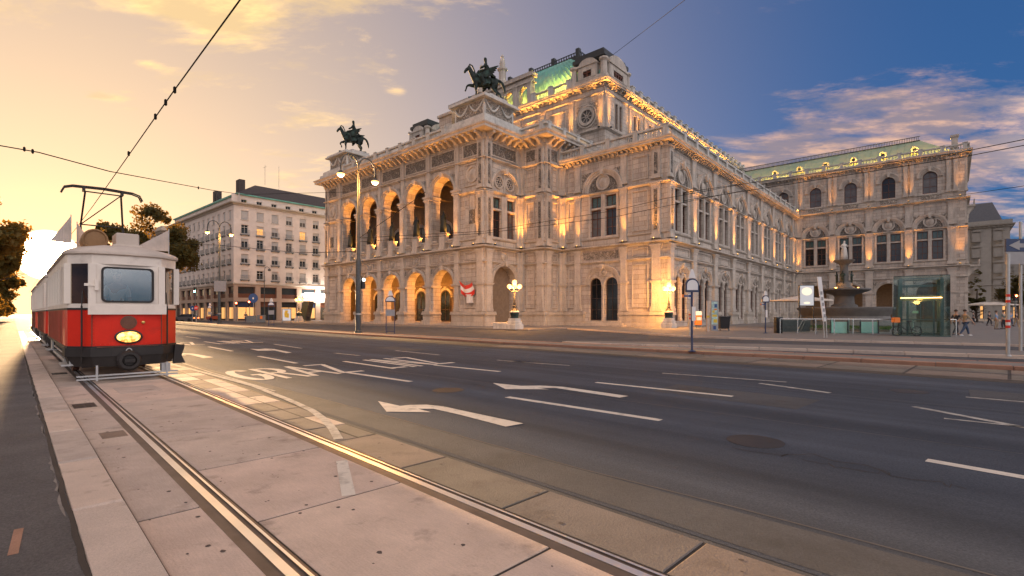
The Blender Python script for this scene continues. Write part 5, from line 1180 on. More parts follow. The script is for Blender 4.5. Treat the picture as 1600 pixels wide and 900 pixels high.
# ------------------------------------------------------------------ corner apartment building behind the tram
mat('plaster_pink', (0.68, 0.59, 0.52), 0.9, spec=0.2, var=0.12, vscale=.4, bump=0.1, bscale=8, stain=((.34, .27, .23), .5, .55, .8, .5))
mat('plaster_cream', (0.52, 0.45, 0.37), 0.9, spec=0.2, var=0.12, vscale=.4, stain=((.28, .22, .18), .6, .5, .8, .5))
mat('plaster_grey', (0.30, 0.285, 0.26), 0.9, spec=0.2, var=0.12, vscale=.5, bump=0.15, bscale=6, stain=((.2, .185, .17), .7, .5, .8, .5))
mat('shop_stone', (0.40, 0.29, 0.22), 0.7, var=0.15, vscale=.6)
mat('blind', (0.42, 0.40, 0.38), 0.6, var=.1)
mat('window_white', (0.6, 0.57, 0.53), 0.6)
def hotel():
    P0 = (-.559 * 105, 105.0); M = TR(P0[0], P0[1], 0, OROT)
    h = tag(empty('apartment_building', M), 'pale plaster corner apartment building with rows of balconied windows and shops below', 'building')
    Lv, Lu = 30.0, 46.0; F1 = FV(0, 0); F2 = FU(-Lu, 0)
    vx = [2.2 + 3.18 * i for i in range(9)]; ux = [Lu - 2.2 - 3.35 * i for i in range(13)]
    zs = [9.0, 12.4, 15.7, 18.7, 21.7]; ww, wh = 1.45, 1.95
    for FR, L, xs in ((F1, Lv, vx), (F2, Lu, ux)):
        MB(FR).wall(0, L, 8.0, 25.0, [(x, ww, z, z + wh, False) for x in sorted(xs) for z in zs], .5, False).build('wall', 'plaster_pink', h)
        MB(FR).wall(0, L, 25.0, 27.3, [(x + .3, 1.2, 25.5, 26.3, False) for x in sorted(xs)], .4, False, 1.2).build('attic_wall', 'plaster_pink', h)
        # shops: piers, mezzanine windows, shop fronts
        c = 4.6; k = int(L / c)
        MB(FR).wall(0, L, 0, 8.0, [hh for i in range(k) for hh in ((c * (i + .5) + .3, 3.5, .1, 4.2, False), (c * (i + .5) + .3, 3.5, 5.0, 7.4, False))], .7, False).build('shop_wall', 'shop_stone', h)
        for i in range(k):
            x = c * (i + .5) + .3
            a = obj('shop_front', cached(('shop_front',), lambda: MB().box(-1.75, -1.65, -.04, .04, .1, 4.2).box(1.65, 1.75, -.04, .04, .1, 4.2).box(-.05, .05, -.04, .04, .1, 3).box(-1.65, 1.65, -.04, .04, 2.95, 3.1).box(-1.65, 1.65, -.04, .04, .1, .5)), 'black_paint', h, FR @ TR(x, .4))
            obj('pane', cached(('shop_pane',), lambda: MB().quad((-1.65, .02, .5), (1.65, .02, .5), (1.65, .02, 2.95), (-1.65, .02, 2.95))), 'shop_glow' if i % 3 != 1 else 'window_glass', a); obj('fascia', cached(('shop_fascia',), lambda: MB().box(-1.65, 1.65, 0, .05, 3.1, 4.2)), ['navy_paint', 'wood_frame', 'black_paint'][i % 3], a)
            b = obj('mezzanine_window', cached(('mezz',), lambda: MB().box(-1.75, -1.62, -.05, .05, 5, 7.4).box(1.62, 1.75, -.05, .05, 5, 7.4).box(-1.62, 1.62, -.05, .05, 7.27, 7.4).box(-1.62, 1.62, -.06, .06, 5.0, 5.9)), 'wood_frame', h, FR @ TR(x, .4)); obj('pane', cached(('mezzp',), lambda: MB().quad((-1.62, .02, 5.9), (1.62, .02, 5.9), (1.62, .02, 7.27), (-1.62, .02, 7.27))), 'window_glass', b)
        for j, z in enumerate(zs):
            for i, x in enumerate(xs):
                f = obj('window', m_wframe(ww, 0, wh, 2, (.72,), False, .10), 'window_white', h, FR @ TR(x, .25, z))
                lit = (j == 3 and i in (1, 4))
                obj('pane', m_pane(ww, 0, wh), 'room_glow' if (lit and FR is F1) else random.choice(['window_glass', 'window_glass', 'window_curtain', 'window_dark']), f)
                if (bk := (i * 7 + j * 5 + (i * j) % 3) % 4) < 3: obj('blind', cached(('blindm', bk), lambda: MB().box(-.62, .62, -.09, -.06, (.15, 1.0, 1.45)[bk], 1.9)), 'blind', f)
                if j < 4:
                    def rl():
                        q = MB().box(-.95, .95, -.62, -.1, -.28, -.12).box(-.95, .95, -.6, -.57, .78, .82)
                        for t_ in range(15): q.box(-.94 + t_ * .132, -.92 + t_ * .132, -.6, -.58, -.12, .78)
                        for s in (-.8, .7): q.box(s, s + .12, -.5, -.1, -.45, -.28)
                        return q
                    obj('railing', cached(('hrail',), rl), 'steel_grey', f)
                else: obj('sill', cached(('hsill',), lambda: MB().box(-.85, .85, -.34, -.05, -.14, -.0)), 'plaster_cream', f)
        for x in xs:
            f = obj('window', m_wframe(1.2, 0, .8, 2, (), False, .08), 'window_white', h, FR @ TR(x + .3, 1.4, 25.5)); obj('pane', m_pane(1.2, 0, .8), 'window_glass', f)
    path = [(-Lu, 0), (0, 0), (0, Lv)]
    MB().sweep(path, [(0, 24.6), (.2, 24.65), (.25, 24.85), (.8, 25.0), (.85, 25.2), (0, 25.25), (-1.3, 25.25)]).build('cornice', 'plaster_cream', h)
    MB().sweep(path, [(0, 7.85), (.18, 7.9), (.2, 8.15), (0, 8.2)]).build('string_course', 'plaster_cream', h)
    MB().sweep(path, [(-1.3, 27.1), (-.8, 27.15), (-.75, 27.4), (-1.3, 27.5)]).build('eaves', 'copper', h)
    rr = MB(); rr.rings([[(-Lu, .9, 27.4), (-.9, .9, 27.4), (-.9, Lv, 27.4), (-Lu, Lv, 27.4)], [(-Lu, 7, 31.2), (-7, 7, 31.2), (-7, Lv, 31.2), (-Lu, Lv, 31.2)]]); ro = rr.build('roof', 'dark_roof', h)
    for b_ in ((-5, -3, 2.2, 3.4, 27.4, 31.0), (-22, -20.6, 3, 4.2, 27.4, 31.4), (-20, -19, 3, 4, 27.4, 31.2)): MB().box(*b_).build('chimney', 'dark_roof', ro)
    MB().tube([(-4, 8, 31), (-4, 8, 35.5)], .04, 5).box(-4.8, -3.2, 7.98, 8.02, 35, 35.05).tube([(-6, 12, 31), (-6, 12, 36.5)], .04, 5).build('antenna', 'steel_grey', ro)
    o = MB(F1).box(15.2, 21.5, -1.6, -.02, 5.35, 6.35).build('lit_canopy', 'white_glow', h)
hotel()
def old_block(label, M, Lu, Lv, floors, z_top, mt, nu, nv, roof='dark_roof', fl_h=3.9, mansard=3.4, base_glass='wood_frame'):
    b = tag(empty('old_building', M), label, 'building')
    for FR, L, n in ((FU(-Lu, 0), Lu, nu), (FV(0, 0), Lv, nv)):
        xs = [L * (i + .5) / n for i in range(n)]; zs = [z_top - 1.4 - 2.3 - fl_h * i for i in range(floors)]
        MB(FR).wall(0, L, 0, z_top, [(x, 1.5, z, z + 2.2, False) for x in xs for z in zs] + [(x, 2.8, .3, 3.6, False) for x in xs], .5, False).build('wall', mt, b)
        for x in xs:
            for j, z in enumerate(zs):
                f = obj('window', m_wframe(1.5, 0, 2.2, 2, (.65,), False, .12), 'window_white', b, FR @ TR(x, .25, z)); obj('pane', m_pane(1.5, 0, 2.2), 'window_glass', f)
                def hood():
                    q = MB().box(-1.1, 1.1, -.3, .02, 2.45, 2.6).box(-1.0, 1.0, -.25, .02, -.25, -.08).box(-.98, -.8, -.12, .02, -.05, 2.4).box(.8, .98, -.12, .02, -.05, 2.4)
                    q.rings([[(-1.15, y, 2.6), (1.15, y, 2.6), (.6, y, 2.95), (0, y, 3.05), (-.6, y, 2.95)] for y in (-.34, .02)]); return q
                obj('window_hood', cached(('hood',), hood), mt, f, TR(0, -.25, 0))
            f = obj('shop_window', cached(('oshop',), lambda: MB().box(-1.4, -1.25, -.05, .05, 0, 3.3).box(1.25, 1.4, -.05, .05, 0, 3.3).box(-1.25, 1.25, -.05, .05, 2.1, 2.3)), 'wood_frame', b, FR @ TR(x, .3, .3)); obj('pane', cached(('oshopp',), lambda: MB().quad((-1.25, .02, 0), (1.25, .02, 0), (1.25, .02, 3.3), (-1.25, .02, 3.3))), 'shop_glow' if int(x) % 2 else 'window_glass', f)
    path = [(-Lu, 0), (0, 0), (0, Lv)]
    for z in (4.4, z_top - 3.0 - fl_h * (floors - 1)): MB().sweep(path, [(0, z), (.25, z + .05), (.28, z + .25), (0, z + .3)]).build('string_course', mt, b)
    MB().sweep(path, [(0, z_top - .5), (.3, z_top - .4), (.35, z_top - .1), (1.0, z_top + .15), (1.05, z_top + .4), (-.4, z_top + .5)]).build('cornice', mt, b)
    m = MB()
    for p, d in along(path, .9, .4): n_ = Vector((d.y, -d.x)); q = p + n_ * .45; m.box(q.x - .18, q.x + .18, q.y - .18, q.y + .18, z_top - .3, z_top + .05)
    m.build('modillions', mt, b, kind='stuff')
    MB().sweep(path, [(.2, z_top + .5), (.5, z_top + .5), (.5, z_top + 1.5), (.2, z_top + 1.5)]).build('parapet', mt, b)
    MB().rings([[(-Lu, .9, z_top + .4), (-.9, .9, z_top + .4), (-.9, Lv, z_top + .4), (-Lu, Lv, z_top + .4)], [(-Lu, 3.2, z_top + .4 + mansard), (-3.2, 3.2, z_top + .4 + mansard), (-3.2, Lv, z_top + .4 + mansard), (-Lu, Lv, z_top + .4 + mansard)]]).build('roof', roof, b)
    return b
# right: grey building past the wing; its end wall at picture x ~ 1580
gx = 131.0
mat('slate', (0.10, 0.105, 0.12), 0.7, var=.15)
gb = old_block('grey stone building with window hoods and slate mansard beyond the opera wing', TR((1578 - 800) / F_PX * gx, gx, 0, OROT), 30, 22, 4, 25.0, 'plaster_grey', 7, 5, 'slate', 4.3, 6.5)
old_block('dim stone building at the right edge behind the direction sign', TR((1640 - 800) / F_PX * 120 + 30, 150, 0, OROT), 36, 22, 4, 20.0, 'plaster_grey', 8, 5, 'slate', 4.0, 4)
# left of the apartment building along the avenue
pL = Vector((-.559 * 105, 105.0)) - Vector((.7492, -.6624)) * 52
old_block('ornate cream building with parapet left of the apartment building', TR(pL.x, pL.y, 0, OROT), 48, 26, 5, 24.6, 'plaster_cream', 13, 7, 'dark_roof', 4.1, 2)

# low blocks closing the avenue in the haze of the sun
pf = TN(235, -18); old_block('far low building closing the avenue on the left', TR(pf[0], pf[1], 0, TRACK_ROT + R(0)), 60, 20, 2, 11.5, 'plaster_cream', 12, 4, 'dark_roof', 4.0, 2.0)
# ------------------------------------------------------------------ trees
mat('bark', (0.07, 0.05, 0.038), 0.9, var=.3, vscale=3, bump=.5, bscale=10)
def leaf_mat(name, c):
    m = mat(name, c, 0.65, spec=0.3, var=0.35, vscale=.7)
    nt = m.node_tree; b = nt.nodes['Principled BSDF']; out = nt.nodes['Material Output']
    tr = nt.nodes.new('ShaderNodeBsdfTranslucent'); tr.inputs[0].default_value = (c[0] * 4.5, c[1] * 2.2, c[2] * .8, 1); mx = nt.nodes.new('ShaderNodeMixShader'); mx.inputs[0].default_value = .38
    nt.links.new(b.outputs[0], mx.inputs[1]); nt.links.new(tr.outputs[0], mx.inputs[2]); nt.links.new(mx.outputs[0], out.inputs[0])
leaf_mat('leaves', (0.085, 0.085, 0.025)); leaf_mat('leaves_dark', (0.06, 0.064, 0.022))
def tree(name, label, x, y, h, cr, seed, leaves=9000, leaf=.34, mt='leaves', trunk_h=.3):
    rnd = random.Random(seed); root = tag(empty(name, TR(x, y, 0)), label, 'tree', 'avenue trees')
    m = MB(); th = h * trunk_h; tips = []
    m.tube([(0, 0, 0), (.05, 0, th * .5), (0, .1, th), (.1, 0, h * .6)], [h * .028, h * .022, h * .018, h * .008], 8)
    def limb(p, d, L, r, dep):
        q = p + d * L * .5 + Vector((rnd.uniform(-.1, .1), rnd.uniform(-.1, .1), rnd.uniform(0, .15))) * L; e = p + d * L
        m.tube([p, q, e], [r, r * .75, r * .45], 6); tips.append((e, dep)); tips.append((q, dep))
        if dep < 2:
            for k in range(3):
                a = rnd.uniform(0, 6.28); nd_ = (d * .8 + Vector((math.cos(a), math.sin(a), rnd.uniform(-.2, .6))) * .75).normalized(); limb(e if k else q, nd_, L * rnd.uniform(.55, .75), r * .5, dep + 1)
    for k in range(8):
        a = k * 2.4 + rnd.uniform(-.4, .4); el = rnd.uniform(.25, 1.1); z = th * rnd.uniform(.8, 1.1) + (h * .3) * (k / 8)
        limb(Vector((0, 0, z)), Vector((math.cos(a) * math.cos(el), math.sin(a) * math.cos(el), math.sin(el))), cr * rnd.uniform(.45, .7), h * .011, 0)
    m.build('trunk', 'bark', root, smooth=50)
    # leaf clumps: gathered round limb tips, each with its own size; gaps stay between them
    cz = h * .62; clumps = []
    for e, d in tips:
        v = Vector((e.x / cr, e.y / cr, (e.z - cz) / (h * .40)))
        if v.length < 1.02: clumps.append((e, rnd.uniform(.10, .24) * cr))
    for i in range(26):
        a, b = rnd.uniform(0, 6.28), rnd.uniform(-.75, 1.0); q = math.sqrt(max(0, 1 - b * b)) * rnd.uniform(.75, 1.0); clumps.append((Vector((math.cos(a) * q * cr * .85, math.sin(a) * q * cr * .85, cz + b * h * .36)), rnd.uniform(.12, .26) * cr))
    vs, fs = [], []
    per = max(8, leaves // len(clumps))
    for c, r in clumps:
        for i in range(int(per * rnd.uniform(.7, 1.3))):
            d = Vector((rnd.gauss(0, 1), rnd.gauss(0, 1), rnd.gauss(0, .8))); d = d / max(d.length, .01) * (r * rnd.random() ** .45 * rnd.uniform(.8, 1.15)); p = c + d
            n1 = Vector((rnd.gauss(0, 1), rnd.gauss(0, 1), rnd.gauss(0, 1))).normalized(); n2 = n1.orthogonal().normalized(); s = leaf * rnd.uniform(.6, 1.3)
            k = len(vs); vs += [tuple(p - n1 * s), tuple(p + n2 * s * .5), tuple(p + n1 * s), tuple(p - n2 * s * .5)]; fs.append((k, k + 1, k + 2, k + 3))
    me = bpy.data.meshes.new('crown'); me.from_pydata(vs, [], fs); me.update(); obj('crown', me, mt, root)
    return root
def at(px, Y): return ((px - 800) / F_PX * Y, Y)
x, y = at(238, 92); tree('avenue_tree', 'dark leafy avenue tree behind the red tram, nearest the pale buildings', x, y, 21, 7.4, 5, 42000, .30, 'leaves_dark')
x, y = at(183, 96); tree('avenue_tree', 'dark leafy avenue tree rising behind the tram roof gear', x, y, 19.5, 5.6, 9, 28000, .30, 'leaves_dark')
for i, (t, n, h, cr) in enumerate(((50, -5.4, 13.4, 5.2), (66, -5.0, 14.5, 5.6), (86, -5.5, 15.5, 5.8), (112, -6, 16.5, 6), (140, -5, 15, 6), (170, -4.5, 14, 6.5))):
    x, y = TN(t, n); tree('avenue_tree', '%s backlit avenue tree along the left pavement, counted from the viewer' % ORD[i], x, y, h, cr, 20 + i, 30000 if i < 3 else 16000, .20 + .05 * i)
for i, (t, n, h) in enumerate(((58, -3.4, 4.2), (68, -3.6, 4.8), (79, -3.4, 4.4), (92, -3.3, 5.0), (106, -3.2, 4.8), (124, -3.0, 5.2), (146, -2.6, 5.5))):
    x, y = TN(t, n); o = tree('shrub', '%s low shrub under the avenue trees along the left pavement' % ORD[i], x, y, h, 2.6 + .1 * i, 50 + i, 5000, .2 + .02 * i, 'leaves', .06); o['category'] = 'shrub'; o['group'] = 'shrubs under the avenue trees'
# ------------------------------------------------------------------ vintage tram
mat('tram_red', (0.66, 0.022, 0.006), 0.42, spec=0.35, var=.14, vscale=1.2, coat=.15, grain=.05, gscale=30, stain=((.20, .03, .02), 2.2, .55, .8, .5))
mat('tram_white', (0.74, 0.66, 0.57), 0.45, var=.10, vscale=2, stain=((.42, .35, .29), 3.0, .56, .8, .55))
mat('tram_roof', (0.52, 0.44, 0.37), 0.75, var=.15, vscale=1.5, bump=.2)
mat('tram_black', (0.022, 0.018, 0.016), 0.5, var=.3)
mat('tram_drum', (.24, .13, .055), .6, var=.3)
mat('tram_brown', (0.14, 0.055, 0.03), 0.5, var=.3)
mat('brass', (0.55, 0.36, 0.12), 0.35, metal=1.0)
mat('headlamp', (1, .6, .2), .15, emit=(1.0, .42, .05), estr=.5)
def lamp_pattern(m):
    nt = m.node_tree; N = nt.nodes; L = nt.links; tc = N.new('ShaderNodeTexCoord'); n = N.new('ShaderNodeTexNoise'); L.new(tc.outputs['Object'], n.inputs['Vector']); n.inputs['Scale'].default_value = 11; n.inputs['Detail'].default_value = 2
    r = N.new('ShaderNodeValToRGB'); L.new(n.outputs[0], r.inputs[0]); r.color_ramp.elements[0].position = .40; r.color_ramp.elements[0].color = (.28, .06, .004, 1); r.color_ramp.elements[1].position = .62; r.color_ramp.elements[1].color = (1, .55, .12, 1); L.new(r.outputs[0], N['Principled BSDF'].inputs['Emission Color'])
lamp_pattern(MATS['headlamp'])
W2 = 1.08
NOSE = [(-W2, .80), (-1.05, .58), (-.66, .10), (-.30, .02), (0, 0), (.30, .02), (.66, .10), (1.05, .58), (W2, .80)]
def offs(poly, d): return [(x * (1 + d / 1.08), y - d * (1.0 if abs(x) < 1.0 else .5)) for x, y in poly]
def band(m, z0, z1, L, d=0.0, nose=NOSE, inner=.05):
    """shell of the car wall between two heights, open inside"""
    out = offs(nose, d) + [(W2 + d, L - .8)] + [(-x, L - y) for x, y in reversed(offs([(-a, b) for a, b in nose], d))][1:-1][::1] + [(-W2 - d, L - .8)]
    out = offs(nose, d) + [(-x, L - y) for x, y in offs(nose, d)]
    inn = [(x * (1 - inner / W2), y + (inner if y < L / 2 else -inner)) for x, y in out]
    n = len(out)
    seq = [[(*out[i], z0), (*out[i], z1), (*inn[i], z1), (*inn[i], z0)] for i in range(n)]; seq.append(seq[0]); m.rings(seq, False, False); return out
def tramcar(root, L, front):
    out = band(MB(), 0, 1, L)
    m = MB(); band(m, .80, 1.66, L, 0); m.build('lower_body', 'tram_red', root)
    m = MB(); band(m, 1.66, 1.80, L, .0); band(m, 2.72, 2.95, L, .0); m.build('upper_rails', 'tram_white', root)
    m = MB(); band(m, 1.655, 1.70, L, .012); band(m, .76, .82, L, .015); m.build('waist_moulding', 'tram_black', root)
    # window posts, each a part of its own
    def post(x, y, a, b): obj('window_post', cached(('tram_post', a, b), lambda: MB().box(-a, a, -b, b, 1.8, 2.72)), 'tram_white', root, TR(x, y, 0))
    corners = [(-1.05, .58), (-.66, .10), (.66, .10), (1.05, .58)]
    for x, y in corners + [(-x, L - y) for x, y in corners]: post(x, y, .065, .06)
    nwin = 6; y0, y1 = 1.75, L - 1.75
    for s in (-1, 1):
        for i in range(nwin + 1): post(s * W2, y0 + (y1 - y0) * i / nwin, .04, .06)
        for y in (.80, L - .80): post(s * W2, y, .04, .05)
    # vertical ribs of the side panelling
    rb = MB()
    for s in (-1, 1):
        for i in range(13): y = y0 + (y1 - y0) * i / 12; rb.box(s * W2 - .012, s * W2 + .016, y - .02, y + .02, .83, 1.64)
    rb.build('side_ribs', 'tram_brown', root)
    g_ = MB()
    for s in (-1, 1): g_.quad((s * (W2 - .02), y0, 1.8), (s * (W2 - .02), y1, 1.8), (s * (W2 - .02), y1, 2.72), (s * (W2 - .02), y0, 2.72))
    g_.build('side_window', 'tram_glass', root)
    for s in (-1, 1):
        for q in ((-1, 0), (1, 0)):
            pass
    for end in (0, 1):
        E = TR(0, 0, 0) if end == 0 else TR(0, L, 0, R(180))
        for s in (-1, 1):
            q = MB(E); q.quad((s * .72, .16, 1.8), (s * 1.0, .52, 1.8), (s * 1.0, .52, 2.72), (s * .72, .16, 2.72)); q.build('corner_window', 'tram_glass', root)
        # centre windscreen with rounded frame
        def rr(x0, x1, z0, z1, r, y):
            P = []
            for cx, cz, a0 in ((x1 - r, z1 - r, 0), (x0 + r, z1 - r, 90), (x0 + r, z0 + r, 180), (x1 - r, z0 + r, 270)):
                P += [(cx + r * math.cos(R(a0 + 22.5 * k)), y, cz + r * math.sin(R(a0 + 22.5 * k))) for k in range(5)]
            return P
        q = MB(E); A_ = rr(-.66, .66, 1.79, 2.73, .02, .075); B_ = rr(-.50, .50, 1.83, 2.66, .10, .060); q.rings([A_, B_], False, False); q.rings([[(x, y + .05, z) for x, y, z in A_], A_], False, False); q.build('windscreen_surround', 'tram_white', root)
        q = MB(E); A_ = rr(-.50, .50, 1.83, 2.66, .10, .058); B_ = rr(-.46, .46, 1.87, 2.62, .08, .050); A2 = [(x, .030, z) for x, y, z in A_]; q.rings([A2, [(x, .030, z) for x, y, z in B_], [(x, .075, z) for x, y, z in B_]], False, False); q.build('windscreen_frame', 'tram_black', root)
        q = MB(E); q.poly(rr(-.47, .47, 1.86, 2.63, .08, .066)); q.build('windscreen', 'tram_glass_front', root)
    # roof: crowned
    seq = []
    pl = lambda d: [(x * (1 - d), (y + d * .9) if y < L / 2 else (y - d * .9)) for x, y in offs(NOSE, .05) + [(-x, L - y) for x, y in offs(NOSE, .05)]]
    m = MB(); m.rings([[(x, y, z) for x, y in pl(d)] for d, z in ((.03, 2.93), (0, 2.95), (0, 3.0), (.05, 3.06), (.18, 3.13), (.40, 3.19), (.7, 3.22), (.98, 3.225))]); m.build('roof', 'tram_roof', root, smooth=40)
    # underframe, fenders, steps, wheels
    m = MB(); m.box(-.95, .95, .5, L - .5, .52, .76); m.box(-.75, .75, 1.2, L - 1.2, .25, .52); m.build('underframe', 'tram_black', root)
    for end in (0, 1):
        E = TR(0, 0, 0) if end == 0 else TR(0, L, 0, R(180))
        q = MB(E); n0 = offs(NOSE, .05); q.rings([[(x, y, .58) for x, y in n0] + [(1.0, 1.0, .58), (-1.0, 1.0, .58)], [(x, y, .78) for x, y in n0] + [(1.0, 1.0, .78), (-1.0, 1.0, .78)]]); q.rings([[(x * .9, y + .06, .34) for x, y in n0] + [(.9, 1.0, .34), (-.9, 1.0, .34)], [(x * .97, y + .02, .58) for x, y in n0] + [(.95, 1.0, .58), (-.95, 1.0, .58)]]); q.build('apron', 'tram_black', root)
    for yy in (L / 2 - 1.5, L / 2 + 1.5):
        for s in (-1, 1):
            w = MB(); w.disc_x(yy, .40, [(.05, s * .66), (.36, s * .66), (.38, s * .68), (.40, s * .80), (.3, s * .81), (.28, s * .76), (.08, s * .76), (.08, s * .84), (.02, s * .84)], 18); w.build('wheel', 'tram_brown', root)
    for s in (-1, 1):
        for yy in (1.0, L - 1.6):
            q = MB(); q.box(s * 1.0 - .16, s * 1.0 + .16, yy - .45, yy + .45, .36, .40); q.box(s * 1.0 - .02, s * 1.0 + .02, yy - .43, yy + .43, .40, .72); q.build('step', 'galvanised', root)
        q = MB(); q.box(s * 1.0 - .02, s * 1.0 + .02, 2.2, L - 2.6, .34, .42); q.box(s * .99 - .015, s * .99 + .015, 2.2, L - 2.6, .52, .56); q.build('lifeguard_bar', 'galvanised', root)
    return out
tram_t0, tram_n = 14.75, (LR + RR) / 2
TM = lambda t: TR(*TN(t, tram_n), 0.03, TRACK_ROT)
tram = tag(empty('tram', TM(tram_t0)), 'vintage red and white tram with pantograph and lit headlamp on the near track', 'tram')
tramcar(tram, 9.6, True)
q = MB(); q.box(-.74, .74, -.05, -.02, 1.55, 1.80); q.box(-.70, -.66, -.055, .05, 1.7, 1.76); q.box(.66, .70, -.055, .05, 1.7, 1.76); q.build('destination_board', 'tram_white', tram)
# headlamp: oval bezel and lens
q = MB(); q.rings([[(rx * math.cos(a), y, 1.02 + rz * math.sin(a)) for a in (2 * math.pi * k / 24 for k in range(24))] for rx, rz, y in ((.27, .17, .03), (.27, .17, -.03), (.235, .135, -.045), (.225, .125, -.02))], False, False); hl = q.build('headlamp', 'tram_black', tram, smooth=40)
q = MB(); q.rings([[(rx * math.cos(a), y, 1.02 + rz * math.sin(a)) for a in (2 * math.pi * k / 24 for k in range(24))] for rx, rz, y in ((.226, .126, -.02), (.19, .105, -.045), (.11, .06, -.06), (.01, .006, -.065))], False, True); q.build('lens', 'headlamp', hl, smooth=True)
q = MB()
for x in (-.66, .66): q.box(x - .008, x + .008, .085, .12, .83, 1.64)
q.build('panel_seam', 'tram_brown', tram)
q = MB()
for x in (-.63, .63, -.69, .69):
    for i in range(9): q.disc_y(x, .88 + .09 * i, [(.009, .09), (.008, .078), (.002, .074)], 5)
for i in range(15): q.disc_y(-.6 + i * .086, 1.52 if False else .86, [(.009, .03), (.008, .0), (.002, -.004)], 5)
q.build('rivets', 'tram_red', tram, kind='stuff')
MB().box(-.58, .58, -.02, .0, .79, .805).build('trim_strip', 'tram_brown', tram)
# round crest above the lamp, ring and coupler below
q = MB(); q.disc_y(0, 1.36, [(.16, .0), (.16, -.012), (.13, -.016), (.125, -.01), (.02, -.012)], 20); q.build('crest', 'tram_brown', tram)
q = MB(); q.disc_y(.28, 1.36, [(.035, .02), (.035, -.02), (.01, -.03)], 10); q.build('socket', 'brass', tram)
q = MB(); q.arch(0, .70, .04, .062, -.075, -.05, 0, 2 * math.pi, 12); q.build('tow_ring', 'galvanised', tram)
q = MB(); q.disc_y(0, .47, [(.24, .1), (.24, -.10), (.20, -.16), (.14, -.16), (.12, -.10)], 16); q.box(-.1, .1, -.2, -.1, .43, .51); q.build('coupler', 'tram_black', tram)
for x in (-.83, .80):
    q = MB(); q.tube([(x, .28 - .02, .42), (x, .20, .9), (x, .20, 1.75)], .018, 6); q.tube([(x, .2, 1.75), (x * .98, .26, 2.1)], .012, 5); q.build('hose_pipe', 'tram_black', tram)
q = MB(); q.box(-.62, -.55, .0, .06, 2.1, 2.35); q.box(-.80, -.62, .02, .05, 2.2, 2.26); q.build('hand_rail', 'tram_white', tram)
# life guard gate just above the rails
q = MB()
for z in (.10, .17): q.box(-.95, .95, -.22, -.19, z - .018, z + .018)
for x in (-.6, .72): q.box(x - .02, x + .02, -.23, -.2, .05, .4)
q.box(.62, .80, -.16, .05, .18, .36); q.build('life_guard', 'galvanised', tram)
q = MB(); q.ext([(1.0, .78), (1.2, .78), (1.2, .70), (1.14, .5), (1.22, .30), (.95, .30)], .35, .42); q.build('side_fender', 'tram_black', tram)
# interior: seats and bulkhead seen dimly through the glass
q = MB(); q.box(-1.0, 1.0, 1.7, 1.76, .8, 2.9); q.box(-1.0, 1.0, 7.84, 7.9, .8, 2.9)
for i in range(5):
    for s in (-1, 1): q.box(s * .62 - .36, s * .62 + .36, 2.4 + i * 1.1, 2.5 + i * 1.1, .8, 1.9)
q.box(-.2, .2, .45, .65, .8, 1.75); q.build('interior', 'tram_brown', tram)
drv = tag(empty('person', TM(tram_t0) @ TR(-.12, .85, .82, 0, .98)), 'driver in pale shirt standing behind the tram windscreen', 'person')
DRIVER = drv
# roof gear
q = MB(); q.bbox(-.22, .36, .62, 1.4, 3.20, 3.27, .02); q.bbox(-.16, .30, .66, 1.34, 3.27, 3.55, .02); q.build('resistor_box', 'tram_roof', tram)
q = MB(); q.disc_y(-.55, 3.34, [(.23, 1.5), (.25, .75), (.25, .66), (.22, .65), (.19, .68), (.06, .67)], 18); q.box(-.68, -.42, .8, 1.4, 3.05, 3.2); q.build('roof_drum', 'tram_drum', tram, smooth=40)
def pennant(x, y, dx, h, L, mt):
    fl = MB(); seq = []
    for i in range(9):
        a = i / 8; seq.append([(x + dx * L * a, y + .05 * math.sin(a * 5), 3.2 + h * (1 - a) + .03), (x + dx * L * a, y + .05 * math.sin(a * 5 + .7), 3.2 + .02)])
    fl.rings(seq, False, False, False); o = fl.build('pennant', mt, tram); MB().tube([(x, y, 3.15), (x, y, 3.2 + h + .06)], .012, 5).build('pennant_staff', 'galvanised', o)
mat('flag_cloth', (.50, .42, .36), .8, var=.2)
pennant(-.98, .75, -1, .62, .36, 'flag_cloth'); pennant(-.80, 1.8, 1, .62, .4, 'flag_cloth'); pennant(.98, 1.0, -1, .55, .75, 'flag_cloth')
# pantograph
q = MB(); yb = 4.7; top = 5.32
for s in (-1, 1):
    q.tube([(s * .52, yb - .55, 3.26), (s * .50, yb + .25, 4.25), (s * .42, yb - .05, top - .12)], .028, 6); q.tube([(s * .52, yb + .55, 3.26), (s * .50, yb + .25, 4.25)], .024, 6)
q.tube([(-.50, yb + .25, 4.25), (.50, yb + .25, 4.25)], .02, 6); q.tube([(-.50, yb + .25, 4.25), (.42, yb - .05, top - .12)], .016, 6); q.tube([(-.42, yb - .05, top - .12), (.42, yb - .05, top - .12)], .02, 6)
for yy in (yb - .12, yb + .10): q.tube([(-.95, yy, top - .22), (-.88, yy, top - .06), (-.70, yy, top), (0, yy, top + .03), (.70, yy, top), (.88, yy, top - .06), (.95, yy, top - .22)], .024, 6)
for x in (-.45, .45): q.box(x - .03, x + .03, yb - .14, yb + .12, top - .12, top)
q.box(-.6, .6, yb - .7, yb + .7, 3.18, 3.26); q.build('pantograph', 'tram_black', tram)
for j in range(2):
    tr_ = tag(empty('tram_trailer', TM(tram_t0 + 10.4 * (j + 1))), ['red and cream vintage trailer coupled right behind the tram', 'last red and cream trailer car at the far end of the tram train'][j], 'tram', 'tram trailers')
    tramcar(tr_, 9.6, False)
